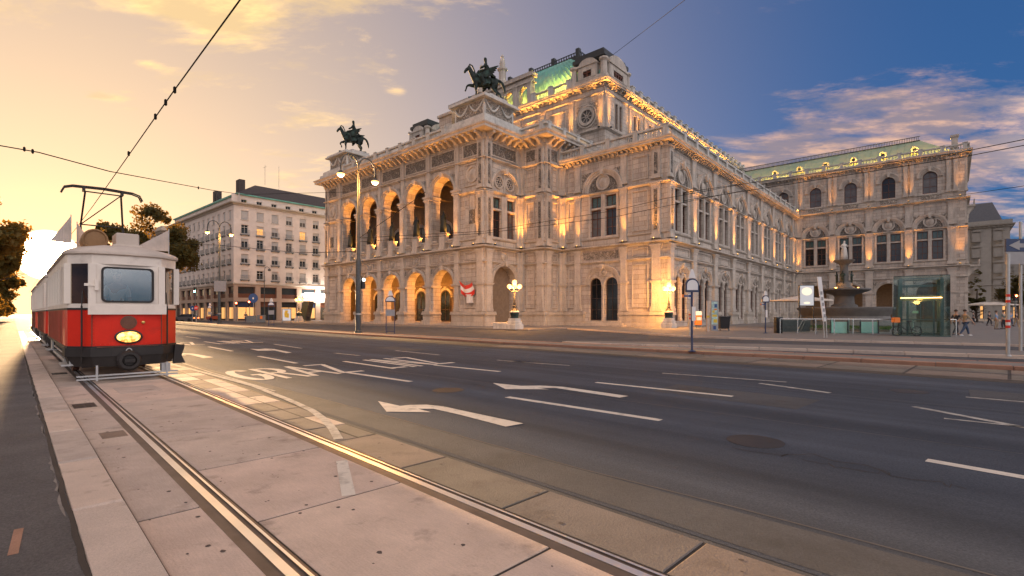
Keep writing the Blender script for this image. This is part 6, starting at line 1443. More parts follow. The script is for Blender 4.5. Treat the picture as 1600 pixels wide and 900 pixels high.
# ------------------------------------------------------------------ overhead wires
def wire(label, pts, r=.012, knots=(), name='overhead_wire'):
    m = MB(); m.tube(pts, r, 5); o = m.build(name, 'wire_black'); tag(o, label, 'wire', 'overhead wires')
    if knots:
        k = MB()
        for p in knots: k.lathe([(.008, -.06), (.026, -.04), (.026, .04), (.008, .06)], 6, p)
        k.build('insulator', 'wire_black', o)
    return o
zc = 5.30
cw = [(*TN(t, tram_n - .02), zc + .06 * math.sin(t * .2)) for t in (-8, -2, 4, 10, 16, 22, 28, 40, 70, 120)]
wire('contact wire running along the near track above the tram', cw, .010, [(*TN(t, tram_n - .02), zc + .05) for t in (11.5, 10.6, 9.9, 14.6)])
def sky_pt(px, py, Y): return ((px - 800) / F_PX * Y, Y, CAM_H + (HOR - py) * Y / F_PX)
wire('thin span wire crossing above the tram from the left edge', [sky_pt(-60, 217, 11.6), sky_pt(60, 238, 12.2), sky_pt(172, 268, 13.4), sky_pt(330, 297, 22), sky_pt(380, 304, 34), sky_pt(545, 300, 36)], .014, [sky_pt(38, 233, 12.1), sky_pt(51, 236.5, 12.15), sky_pt(310, 293.5, 20)])
wire('wire rising from behind the roof tower to the top edge', [sky_pt(952, 90, 76), sky_pt(1070, 0, 50), sky_pt(1300, -170, 30)], .03)
wire('upper of the two wires leaving the right edge', [sky_pt(1040, 305, 60), sky_pt(1500, 238, 40), sky_pt(1680, 202, 30)], .03)
wire('lower of the two wires leaving the right edge', [sky_pt(1040, 318, 60), sky_pt(1500, 246, 40), sky_pt(1680, 212, 30)], .03)
wire('low thin wire at the right edge below the pair', [sky_pt(1480, 308, 70), sky_pt(1700, 276, 40)], .03)
wire('upper thin wire strung across the opera windows', [sky_pt(561, 372, 40), sky_pt(760, 361, 46), sky_pt(960, 329, 48), sky_pt(1040, 310, 48), sky_pt(1160, 288, 50)], .022)
wire('lower thin wire strung across the opera windows', [sky_pt(561, 378, 40), sky_pt(760, 364, 46), sky_pt(960, 339, 48), sky_pt(1040, 322, 48), sky_pt(1160, 298, 50)], .022)
wire('slanting wire across the loggia arches', [sky_pt(561, 372, 41), sky_pt(620, 332, 48), sky_pt(665, 300, 56)], .03)
wire('thin wire across the apartment building front', [sky_pt(180, 378, 60), sky_pt(340, 383, 66), sky_pt(470, 395, 60), sky_pt(556, 393, 40)], .03)
# ------------------------------------------------------------------ street lamps
def point_light(parent, loc, e, col=(1.0, .42, .09), size=.2):
    ld = bpy.data.lights.new('lamp_light', 'POINT'); ld.energy = e; ld.color = col; ld.shadow_soft_size = size
    l = bpy.data.objects.new('lamp_light', ld); COL.objects.link(l); l.parent = parent; l.location = loc; return l
def street_lamp(x, y, rz, h, label, e=350):
    o = tag(empty('street_lamp', TR(x, y, .1, rz)), label, 'street lamp', 'double-arm street lamps')
    MB().lathe([(.30, 0), (.30, .12), (.22, .2), (.20, h * .40), (.17, h * .41), (.13, h * .42), (.085, h - 1.6)], 12).build('pole', 'pole_dark', o, smooth=40)
    MB().lathe([(.24, 1.4), (.245, 1.42), (.245, 1.5), (.24, 1.52)], 12).build('band', 'galvanised', o)
    for s in (-1, 1):
        a = [(0, 0, h - 1.7)] + [(s * (.75 - .75 * math.cos(R(t_))), 0, h - 1.1 + .75 * math.sin(R(t_)) * 1.3) for t_ in range(0, 181, 20)] + [(s * 1.5, 0, h - 1.55)]
        MB().tube(a, .05, 8).build('arm', 'pole_dark', o, smooth=True)
        l = MB(TR(s * 1.5, 0, h - 2.0)).lathe([(.05, .5), (.10, .45), (.26, .30), (.30, .22)], 12).build('lamp_head', 'pole_dark', o, smooth=40)
        MB(TR(s * 1.5, 0, h - 2.0)).lathe([(.29, .22), (.27, .1), (.16, 0), (.02, -.03)], 12).build('bulb', 'lamp_glow', l, smooth=True)
        point_light(l, (s * 1.5, 0, h - 2.25), e)
    return o
x, y = G(560, 522); sl = street_lamp(x, y, R(49), 13.9, 'tall double-armed street lamp before the loggia arcade')
q = MB(TR(.32, -.1, 4.0)).box(-.14, .14, -.12, .12, -.55, .3).build('signal_box', 'black_paint', sl); MB(TR(.32, -.23, 4.1)).disc_y(0, .05, [(.10, .0), (.10, -.05), (.02, -.08)], 10).build('signal_lens', 'white_glow', q)
x, y = at(343, 70); sl2 = street_lamp(x, y, R(45), 14.6, 'double-armed street lamp before the pale apartment building', 300)
MB(TR(0, -.25, 4.6)).box(-.75, .75, -.03, .03, 0, 1.5).build('sign_plate', 'grey_board', sl2)
o = tag(empty('lamp_post', TR(*at(413, 88), 0)), 'slim single lamp post standing before the apartment building', 'lamp post'); MB().lathe([(.12, 0), (.10, .3), (.05, 9.0)], 8).tube([(0, 0, 9), (.1, 0, 9.7), (.5, 0, 9.9), (.9, 0, 9.6)], .04, 6).build('pole', 'pole_dark', o); MB(TR(.9, 0, 9.1)).lathe([(.05, .5), (.25, .3), (.28, .1), (.1, 0)], 10).build('lamp_head', 'pole_dark', o)
def candelabra(x, y, label, e=260, sc=1.0):
    o = tag(empty('candelabra_lamp', TR(x, y, .1, OROT, sc)), label, 'street lamp', 'candelabra lamps round the opera')
    MB().bbox(-.62, .62, -.62, .62, 0, .5, .03).bbox(-.52, .52, -.52, .52, .5, .78, .03).bbox(-.44, .44, -.44, .44, .78, 1.05, .03).build('stone_base', 'white_stone', o)
    MB(TR(0, 0, 1.05)).lathe([(.40, 0), (.42, .05), (.36, .15), (.40, .35), (.44, .48), (.40, .55)], 12).build('drum', 'bronze', o, smooth=40); MB(TR(0, 0, 1.6)).lathe([(.46, 0), (.5, .06), (.46, .14), (.3, .18)], 12).build('collar', 'white_stone', o)
    MB(TR(0, 0, 1.78)).lathe([(.38, 0), (.30, .12), (.16, .3), (.20, .42), (.12, .55), (.15, .7), (.09, .85), (.11, .95), (.07, 1.1), (.045, 2.0), (.07, 2.1), (.04, 2.3)], 10).build('shaft', 'cast_iron', o, smooth=40)
    for i in range(4):
        a = R(45 + 90 * i)
        if i < 4: MB().tube([(0, 0, 3.75), (.3 * math.cos(a), .3 * math.sin(a), 3.62), (.50 * math.cos(a), .50 * math.sin(a), 3.78), (.50 * math.cos(a), .50 * math.sin(a), 3.9)], .03, 6).build('arm', 'cast_iron', o)
        MB(TR(.50 * math.cos(a), .50 * math.sin(a), 4.1)).lathe([(.05, -.22), (.17, -.14), (.23, 0), (.17, .15), (.05, .22)], 12).build('globe', 'lamp_glow', o, smooth=True)
    MB(TR(0, 0, 4.5)).lathe([(.05, -.45), (.04, -.26), (.18, -.16), (.24, 0), (.18, .17), (.05, .24)], 12).build('globe', 'lamp_glow', o, smooth=True)
    point_light(o, (0, 0, 3.55), e, size=.4)
    return o
x, y = G(804, 516); candelabra(x, y, 'candelabra lamp with stone base before the blind arch of the opera'); x0, y0 = x, y
MB().M
candelabra(16.25, 51.6, 'candelabra lamp with stone base at the right corner of the recessed front', 420)
candelabra(*at(467, 93), 'candelabra lamp far off at the left end of the opera', 220); candelabra(*at(508, 80), 'candelabra lamp half hidden at the left corner of the arcade', 120) if False else None
# low stone kerb wall beside the blind arch
tag(MB(TR(x0, y0, 0, OROT)).bbox(-2.6, -.75, -.3, .3, .1, .72, .05).build('low_wall', 'white_stone'), 'low white stone wall running into the candelabra base', 'wall')
# loggia pavement sheet
lg = MB(OM).box(UL - 25, 12, -6.4, 12, 0, .112); structure(lg.build('loggia_pavement', 'paving'))
# ------------------------------------------------------------------ tram stop signs
def arch_plate(m, w, z0, z1, y0, y1, n=10):
    P = [(-w / 2, z0), (w / 2, z0)] + [(w / 2 * math.cos(math.pi * i / n), z1 - w / 2 * 1.0 + (w / 2) * math.sin(math.pi * i / n)) for i in range(n + 1)]
    return m.ext(P, y0, y1)
def stop_frame(x, y, rz, label, sc=1.0):
    o = tag(empty('stop_sign', TR(x, y, .1, rz, sc)), label, 'stop sign', 'framed tram stop signs')
    for s in (-1, 1): MB().box(s * .31 - .025, s * .31 + .025, -.025, .025, 0, 2.45).build('leg', 'navy_paint', o)
    MB().box(-.285, .285, -.02, .02, .17, .22).build('crossbar', 'navy_paint', o)
    MB().bbox(-.33, .33, -.05, .05, 1.32, 1.8, .01).build('timetable_case', 'grey_board', o)
    b = arch_plate(MB(), .74, 2.36, 2.80, -.06, .06).build('sign_border', 'navy_paint', o); arch_plate(MB(), .62, 2.43, 2.74, -.075, .075).build('sign_face', 'white_paint', b)
    MB().ext([(-.20, 2.82), (.20, 2.82), (.10, 3.12), (.05, 3.22), (-.05, 3.22), (-.10, 3.12)], -.04, .04).build('top_cone', 'white_paint', o)
    return o
stop_frame(*G(610, 524), R(0), 'framed tram stop sign before the third arch of the arcade'); stop_frame(*G(424, 510.5), R(0), 'framed tram stop sign before the shops of the apartment building', 1.05); stop_frame(*G(328, 505.5), R(-8), 'small far framed tram stop sign left of the lamp pole', 1.0)
def stop_pole(x, y, label, rz=0):
    o = tag(empty('stop_sign', TR(x, y, .12, rz)), label, 'stop sign', 'single-pole tram stop signs')
    MB().lathe([(.16, 0), (.16, .02), (.045, .05), (.045, 2.4)], 8).build('pole', 'navy_paint', o)
    b = arch_plate(MB(), .52, 2.32, 2.86, -.06, .06).build('sign_border', 'navy_paint', o); arch_plate(MB(), .42, 2.40, 2.80, -.075, .075).build('sign_face', 'white_paint', b)
    MB().ext([(-.14, 2.87), (.14, 2.87), (.07, 3.12), (.03, 3.22), (-.03, 3.22), (-.07, 3.12)], -.04, .04).build('top_cone', 'white_paint', o)
    MB().box(-.32, -.05, -.04, .04, 2.14, 2.2).box(-.10, -.05, -.05, .05, 2.12, 2.22).build('line_plate', 'blue_paint', o); MB().box(-.38, -.325, -.045, .045, 2.12, 2.23).build('line_tip', 'orange_paint', o)
    MB().box(-.02, .12, -.08, -.05, 1.2, 1.75).build('notice', 'white_paint', o)
    return o
stop_pole(*G(1081, 549, .12), 'tram stop sign on a single pole, standing on the red-kerbed island'); stop_pole(*G(1196, 523), 'smaller tram stop sign on a pole, farther back on the plaza')
# ------------------------------------------------------------------ plaza furniture
ZP_ = .12
x, y = at(1260, 42); o = tag(empty('advert_light_box', TR(x, y, ZP_)), 'lit advertising board on two legs before the fountain', 'advertising board')
MB().box(-.64, .64, -.06, .06, 2.1, 3.9).build('case', 'black_paint', o); MB().box(-.57, .57, -.075, -.06, 2.17, 3.83).build('poster', 'poster_glow', o)
q = MB(); q.rings([[(.44 * math.cos(a), yy, 3.35 + .34 * math.sin(a)) for a in (2 * math.pi * k / 20 for k in range(20))] for yy in (-.076, -.078)]); q.rings([[(.28 * math.cos(a), yy, 2.38 + .10 * math.sin(a)) for a in (2 * math.pi * k / 16 for k in range(16))] for yy in (-.076, -.078)]); q.build('poster_motif', 'poster_glow_hot', o)
for s in (-1, 1): MB().box(s * .58 - .04, s * .58 + .04, -.04, .04, 0, 2.1).build('leg', 'black_paint', o)
x, y = G(1287, 530.5); o = tag(empty('info_stele', TR(x, y, ZP_)), 'slanting white information stele with doubled legs on the plaza edge', 'stele')
q = MB(); q.rings([[(-.05, -.03, 1.0), (.16, -.03, 1.0), (.16, .03, 1.0), (-.05, .03, 1.0)], [(-.42, -.03, 3.75), (-.16, -.03, 3.75), (-.16, .03, 3.75), (-.42, .03, 3.75)]]); q.build('panel', 'white_paint', o)
q = MB(); q.tube([(-.02, 0, 1.3), (.02, 0, 0)], .04, 6); q.tube([(.13, 0, 1.3), (.19, 0, 0)], .04, 6); q.build('legs', 'galvanised', o)
q = MB()
for i in range(5): q.box(-.02 - .05 * i, .10 - .05 * i, -.045, -.032, 1.25 + .35 * i, 1.45 + .35 * i)
q.build('printed_lines', 'grey_board', o)
# fountain
x, y = at(1319, 57); o = tag(empty('fountain', TR(x, y, ZP_)), 'two-tiered stone fountain with statue on top before the opera wing', 'fountain')
mat('fountain_stone', (.135, .128, .118), .7, var=.2, vscale=1, bump=.3, bscale=5, stain=((.08, .075, .07), .9, .48, .72, .7)); mat('water', (.03, .04, .045), .08, spec=.6)
MB().lathe([(5.2, 0), (5.2, .25), (4.7, .3), (4.55, .5), (4.45, .6), (4.2, 1.2), (4.5, 1.75), (4.7, 2.0), (4.72, 2.15), (4.5, 2.2), (4.35, 2.1), (4.3, 1.7)], 40, cap=False).build('basin', 'fountain_stone', o, smooth=40)
MB().lathe([(4.4, 1.85), (.1, 1.86)], 40).build('water', 'water', o)
MB().lathe([(1.3, 1.6), (1.3, 2.4), (1.0, 2.6), (.95, 3.4), (1.1, 3.6), (2.3, 4.0), (2.55, 4.15), (2.55, 4.3), (2.35, 4.25), (.6, 4.2)], 28).build('upper_bowl', 'fountain_stone', o, smooth=40)
MB().lathe([(1.0, 4.2), (1.0, 4.5), (.8, 4.6), (.75, 5.0), (.45, 5.15), (.38, 6.6), (.42, 7.0), (.6, 7.2), (1.0, 7.45), (1.05, 7.6), (.5, 7.62)], 20).build('column', 'fountain_stone', o, smooth=40)
fs = standing('top_figure', {'le': (.3, -.02, 1.25, .06), 'lh': (.08, -.2, 1.35, .05)}, 'white_stone', o, TR(0, 0, 7.6, R(10), 1.22))
rb_me = MB().rings([[(r_ * math.cos(a) * (1 + .12 * math.sin(5 * a)), r_ * .85 * math.sin(a) * (1 + .12 * math.sin(5 * a)), z) for a in (2 * math.pi * k / 20 for k in range(20))] for r_, z in ((.30, .02), (.27, .5), (.22, .95), (.19, 1.15))]).mesh('robe', True); obj('top_robe', rb_me, 'white_stone', o, TR(0, 0, 7.6, 0, 1.22))
for i in range(4):
    a = R(45 + 90 * i); f_ = obj('seated_figure', fs.data, 'bronze', o, TR(.72 * math.cos(a), .72 * math.sin(a), 4.6, a + R(90), .95))
    for md in fs.modifiers: n_ = f_.modifiers.new(md.name, md.type); 
    f_.modifiers[1].levels = 1; f_.modifiers[1].render_levels = 1
for s in (-1, 1):
    ld = point_light(o, (s * 1.6, -.6, 4.45), 8, size=.1); MB(TR(s * 1.25, -.5, 4.32)).lathe([(.1, 0), (.12, .1), (.05, .16)], 8).build('basin_lamp', 'lamp_glow', o)
# cafe parasol beside the fountain
def parasol(x, y, label, r=2.2, h=2.9):
    p = tag(empty('parasol', TR(x, y, ZP_)), label, 'parasol', 'cafe parasols'); MB().tube([(0, 0, 0), (0, 0, h)], .03, 6).lathe([(.3, 0), (.3, .08), (.05, .1)], 10).build('pole', 'galvanised', p)
    MB().rings([[(rr * math.cos(a), rr * math.sin(a), z) for a in (2 * math.pi * k / 8 for k in range(8))] for rr, z in ((r, h - .25), (r * .99, h - .1), (r * .5, h + .12), (.03, h + .35))], False, True).build('canopy', 'parasol_cloth', p)
mat('parasol_cloth', (.55, .48, .40), .8, var=.1)
parasol(*at(1250, 52), 'cream cafe parasol left of the fountain', 3.0, 3.0)
# grass bed and low hedge
gr = MB(); gx0, gy0 = at(1265, 44); 
bed = [at(1240, 46), at(1390, 40), at(1395, 47), at(1250, 53)]
structure(MB().rings([[(*p, .1) for p in bed], [(*p, .30) for p in bed]]).build('flower_bed', 'fountain_stone'))
mat('grass', (.05, .10, .022), .8, var=.3, vscale=3)
gm_ = MB(); rg = random.Random(4)
for i in range(2600):
    a, b = rg.random(), rg.random(); p = (Vector(bed[0]) * (1 - a) + Vector(bed[1]) * a) * (1 - b) + (Vector(bed[3]) * (1 - a) + Vector(bed[2]) * a) * b
    w, h_ = rg.uniform(.03, .06), rg.uniform(.08, .22); an = rg.uniform(0, 3.1); dx, dy = math.cos(an) * w, math.sin(an) * w; gm_.poly([(p.x - dx, p.y - dy, .30), (p.x + dx, p.y + dy, .30), (p.x + rg.uniform(-.08, .08), p.y + rg.uniform(-.08, .08), .30 + h_)])
g__ = gm_.build('grass', 'grass'); g__['kind'] = 'stuff'; g__['label'] = 'strip of green grass before the fountain'; g__['category'] = 'grass'
# glass lift
mat('lift_steel', (.10, .16, .155), .4, metal=.5, var=.2)
lx, ly = at(1437, 33.6); lift = tag(empty('glass_lift', TR(lx, ly, ZP_, R(-36))), 'green glass lift tower at the plaza edge', 'lift')
LWd, LH_ = 1.42, 3.95
for sx in (-1, 1):
    for sy in (-1, 1): MB().box(sx * 1.05 - .09, sx * 1.05 + .09, sy * 1.0 - .09, sy * 1.0 + .09, 0, LH_ - .1).build('post', 'lift_steel', lift)
for a in ((-LWd, LWd, -1.32, -1.30), (-LWd, LWd, 1.30, 1.32), (-LWd - .02, -LWd, -1.3, 1.3), (LWd, LWd + .02, -1.3, 1.3)): MB().box(*a, .06, LH_).build('glass_panel', 'clear_glass', lift)
MB().box(-LWd, LWd, -1.3, 1.3, LH_ + .003, LH_ + .03).build('glass_roof', 'clear_glass', lift); MB().box(-LWd - .05, LWd + .05, -1.36, 1.36, 0, .06).build('base_frame', 'lift_steel', lift)
m = MB()
for z in (1.05, 2.35, 3.3, 3.75): m.box(-.96, .96, -1.06, -.98, z, z + .07); m.box(-.96, .96, .98, 1.06, z, z + .07)
for z in (2.35, 3.75): m.box(-1.09, -1.01, -.9, .9, z, z + .07); m.box(1.01, 1.09, -.9, .9, z, z + .07)
m.box(-.75, -.69, -1.05, -.99, .06, 3.3); m.build('cross_bar', 'lift_steel', lift)
m = MB(); m.box(-.62, -.02, -.92, -.88, .1, 2.3); m.box(.02, .62, -.92, -.88, .1, 2.3); m.build('door', 'clear_glass', lift)
m = MB(); m.box(-.70, -.62, -.95, -.85, .06, 2.36); m.box(.62, .70, -.95, -.85, .06, 2.36); m.box(-.02, .02, -.95, -.85, .06, 2.36); m.build('door_frame', 'lift_steel', lift)
MB().box(-.42, -.12, -.95, -.93, 1.5, 1.66).build('notice', 'green_notice', lift) if 'green_notice' in MATS else MB().box(-.42, -.12, -.95, -.93, 1.5, 1.66).build('notice', mat('green_notice', (.3, .6, .5), .5), lift)
m = MB(); m.box(-.9, 1.1, -.4, .5, .1, .2); m.box(-.9, 1.1, -.4, .5, 2.45, 2.7); m.build('cabin', 'lift_steel', lift)
MB().box(-1.05, 1.05, -1.18, -1.12, 2.50, 2.54).build('light_strip', mat('strip_glow', (1, .6, .3), .4, emit=(1, .45, .12), estr=2.0), lift); point_light(lift, (0, 0, 2.35), 12)
# glass railing of the underground entrance, posts, escalators
A_, B_ = Vector(at(1219, 37.2)), Vector(at(1494, 33.0)); rl = tag(empty('glass_railing', TR(A_.x, A_.y, ZP_, math.atan2(B_.y - A_.y, B_.x - A_.x))), 'long glass railing with steel handrail round the underground entrance', 'railing'); RL = (B_ - A_).length
MB().tube([(0, 0, 1.08), (RL, 0, 1.08)], .035, 8).build('handrail', 'stainless', rl)
npn = 9
for i in range(npn + 1): MB().box(RL * i / npn - .03, RL * i / npn + .03, -.03, .03, 0, 1.06).build('post', 'stainless', rl)
for i in range(npn): MB().box(RL * i / npn + .05, RL * (i + 1) / npn - .05, -.008, .008, .08, 1.0).build('glass_panel', 'clear_glass', rl)
mat('escalator_panel', (.32, .62, .55), .3, spec=.6, var=.1)
for j, px in enumerate((1312, 1358)):
    x, y = at(px, 38.5); e = tag(empty('escalator', TR(x, y, ZP_, R(-35))), ['left escalator head with pale green side panels', 'right escalator head with pale green side panels'][j], 'escalator', 'escalator heads')
    for s in (-1, 1):
        MB().rings([[(s * .55 + d, -1.2, 0), (s * .55 + d, -1.0, .85), (s * .55 + d, -.7, 1.02), (s * .55 + d, 2.4, 1.02), (s * .55 + d, 2.4, 0)] for d in (-.03, .03)]).build('side_panel', 'escalator_panel', e)
        MB().tube([(s * .55, -1.25, 0), (s * .55, -1.08, .88), (s * .55, -.72, 1.07), (s * .55, 2.4, 1.07)], .05, 6).build('handrail', 'black_paint', e)
    MB().box(-.5, .5, -1.1, 2.4, .0, .03).rings([[(-.5, -.95, .05), (.5, -.95, .05), (.5, -.9, .0), (-.5, -.9, .0)], [(-.5, -.7, .85), (.5, -.7, .85), (.5, -.65, .8), (-.5, -.65, .8)]]).build('comb_plate', 'escalator_panel', e)
x, y = at(1255, 38.6); e = tag(empty('stair_rail', TR(x, y, ZP_)), 'doubled slanting stainless handrails of the stairs left of the escalators', 'handrail')
for d in (0, .22): MB().tube([(-.5 + d, 0, 0), (-.05 + d, 0, .95), (.5 + d, 0, 1.0)], .03, 6).build('rail', 'stainless', e)
tag(MB(TR(*at(1240, 39.5), ZP_)).bbox(-1.2, 1.3, -.05, .05, .05, .98, .01).build('dark_screen', 'pole_dark'), 'dark screen wall of the stairs behind the railing', 'screen')
x, y = G(1216, 523); o = tag(empty('litter_bin', TR(x, y, ZP_)), 'tall black litter bin at the left end of the glass railing', 'bin'); MB().bbox(-.24, .24, -.22, .22, 0, 1.15, .03).build('body', 'black_paint', o); MB().bbox(-.26, .26, -.24, .24, 1.15, 1.22, .02).build('lid', 'pole_dark', o)
# map kiosk, dark container, ticket post, newspaper boxes
x, y = G(1116, 519); o = tag(empty('map_board', TR(x, y, ZP_)), 'upright city map board in grey frame', 'map board')
MB().box(-.32, .32, -.07, .07, .0, 2.6).build('case', 'grey_board', o); mp_ = MB().box(-.25, .25, -.085, -.07, .55, 2.5).build('map_sheet', mat('map_paper', (.35, .50, .48), .6, var=.5, vscale=5), o)
q = MB(); q.box(-.02, .2, -.09, -.086, 2.0, 2.3); q.box(-.12, .12, -.09, -.086, .12, .42); q.build('map_blue', 'blue_paint', o); q = MB(); q.box(-.2, .2, -.09, -.086, 1.2, 1.4); q.box(-.1, .22, -.09, -.086, .7, 1.0); q.box(-.2, .0, -.09, -.086, 1.55, 1.75); q.build('map_yellow', 'yellow_paint', o); MB().box(-.05, .2, -.09, -.086, 1.78, 1.9).build('map_orange', 'orange_paint', o)
x, y = G(1106, 520); o = tag(empty('ticket_post', TR(x, y, ZP_)), 'slim grey ticket post with yellow slot left of the map board', 'ticket machine'); MB().bbox(-.1, .1, -.1, .1, 0, 2.55, .01).build('body', 'granite', o); MB().box(-.14, .08, -.14, -.1, 1.15, 1.32).build('slot', 'yellow_paint', o)
x, y = G(1130, 518.5); o = tag(empty('waste_container', TR(x, y, ZP_)), 'black wheeled waste container right of the map board', 'container'); MB().rings([[(-.38, -.34, .15), (.38, -.34, .15), (.38, .34, .15), (-.38, .34, .15)], [(-.46, -.4, 1.15), (.46, -.4, 1.15), (.46, .4, 1.15), (-.46, .4, 1.15)]]).build('body', 'black_paint', o); MB().bbox(-.5, .5, -.44, .44, 1.15, 1.25, .03).build('lid', 'black_paint', o)
for sx in (-1, 1): MB(TR(sx * .36, -.3, 0)).disc_x(0, .09, [(.09, -.04), (.09, .04)], 10).build('wheel', 'steel_grey', o)
x, y = G(1091, 513); o = tag(empty('newspaper_box', TR(x, y, ZP_)), 'orange and white newspaper stand behind the tram stop sign', 'newspaper stand'); MB().bbox(-.32, .32, -.25, .25, .25, 1.3, .02).build('case', 'orange_paint', o); MB().box(-.26, .26, -.27, -.255, .75, 1.1).build('front_panel', 'white_paint', o); MB().rings([[(-.35, -.28, 1.3), (.35, -.28, 1.3), (.35, .28, 1.3), (-.35, .28, 1.3)], [(-.3, -.1, 1.75), (.3, -.1, 1.75), (.3, .28, 1.75), (-.3, .28, 1.75)]]).build('hood', 'white_paint', o); MB().box(-.25, .25, -.15, .15, 0, .25).build('foot', 'steel_grey', o)
x, y = G(1078, 527); o = tag(empty('traffic_post', TR(x, y, ZP_)), 'grey post with red and white bands left of the newspaper stand', 'post'); MB().tube([(0, 0, 0), (0, 0, 3.0)], .04, 8).build('pole', 'galvanised', o)
for z in (1.1, 1.35): MB().lathe([(.05, z), (.05, z + .12)], 8).build('band', 'red_paint', o)
MB().box(-.12, .1, -.06, -.03, 2.5, 2.8).build('plate', 'white_paint', o)
# right-hand banded post and direction sign
x, y = G(1575, 557, .12); o = tag(empty('banded_post', TR(x, y, ZP_)), 'grey steel post with two pairs of red bands near the right edge', 'post'); MB().tube([(0, 0, 0), (0, 0, 3.55)], .055, 10).lathe([(.09, 0), (.09, .03), (.055, .06)], 10).build('pole', 'galvanised', o)
for z in (.98, 1.18, 1.86, 2.06): MB().lathe([(.062, z), (.062, z + .09)], 10).build('red_band', 'red_paint', o)
for z in (1.08, 1.95): MB().lathe([(.060, z), (.060, z + .10)], 10).build('white_band', 'white_paint', o)
sx, sy = at(1571, 19.6); o = tag(empty('direction_sign', TR(sx, sy, ZP_)), 'dark blue direction sign with white left arrow at the right edge', 'sign')
MB().box(0, 1.9, -.03, .03, 3.92, 4.42).build('arrow_panel', 'navy_paint', o); MB().ext([(.10, 4.16), (.52, 4.36), (.52, 4.24), (1.9, 4.24), (1.9, 4.08), (.52, 4.08), (.52, 3.97)], -.04, -.031).build('arrow', 'grey_board', o); MB().box(0, 1.9, -.03, .03, 3.42, 3.90).build('lower_panel', 'grey_board', o)
for xx in (.66, 1.7): MB().tube([(xx, .06, 0), (xx, .06, 5.1)], .05, 8).build('post', 'galvanised', o)
# bicycle
x, y = at(1418, 32.6); o = tag(empty('bicycle', TR(x, y, ZP_, R(-8))), 'small-wheeled dark bicycle leaning by the glass lift', 'bicycle')
for k, cx in enumerate((-.62, .55)):
    w = MB(TR(cx, 0, .33)); w.rings([[((.30 + .025 * math.cos(b)) * math.cos(a), .025 * math.sin(b), (.30 + .025 * math.cos(b)) * math.sin(a)) for b in (k_ * math.pi / 3 for k_ in range(6))] for a in (2 * math.pi * i / 20 for i in range(21))], False, False)
    wh = w.build('wheel', 'black_paint', o); q = MB(TR(cx, 0, .33))
    for i in range(8): q.tube([(0, 0, 0), (.29 * math.cos(i * .785), 0, .29 * math.sin(i * .785))], .006, 4)
    q.build('spokes', 'galvanised', wh)
MB().tube([(-.62, 0, .33), (-.48, 0, .95)], .025, 6).tube([(-.52, 0, .75), (-.05, 0, .38), (.2, 0, .42), (.55, 0, .33)], .022, 6).tube([(.2, 0, .42), (.08, 0, .95)], .02, 6).build('frame', 'black_paint', o); MB().bbox(-.06, .22, -.07, .07, .95, 1.02, .02).build('saddle', 'black_paint', o); MB().tube([(-.44, -.25, 1.08), (-.48, 0, 1.0), (-.44, .25, 1.08)], .018, 6).build('handlebar', 'black_paint', o)
MB(TR(-.66, 0, .9)).bbox(-.22, .14, -.18, .18, 0, .32, .03).build('basket', 'orange_paint', o)
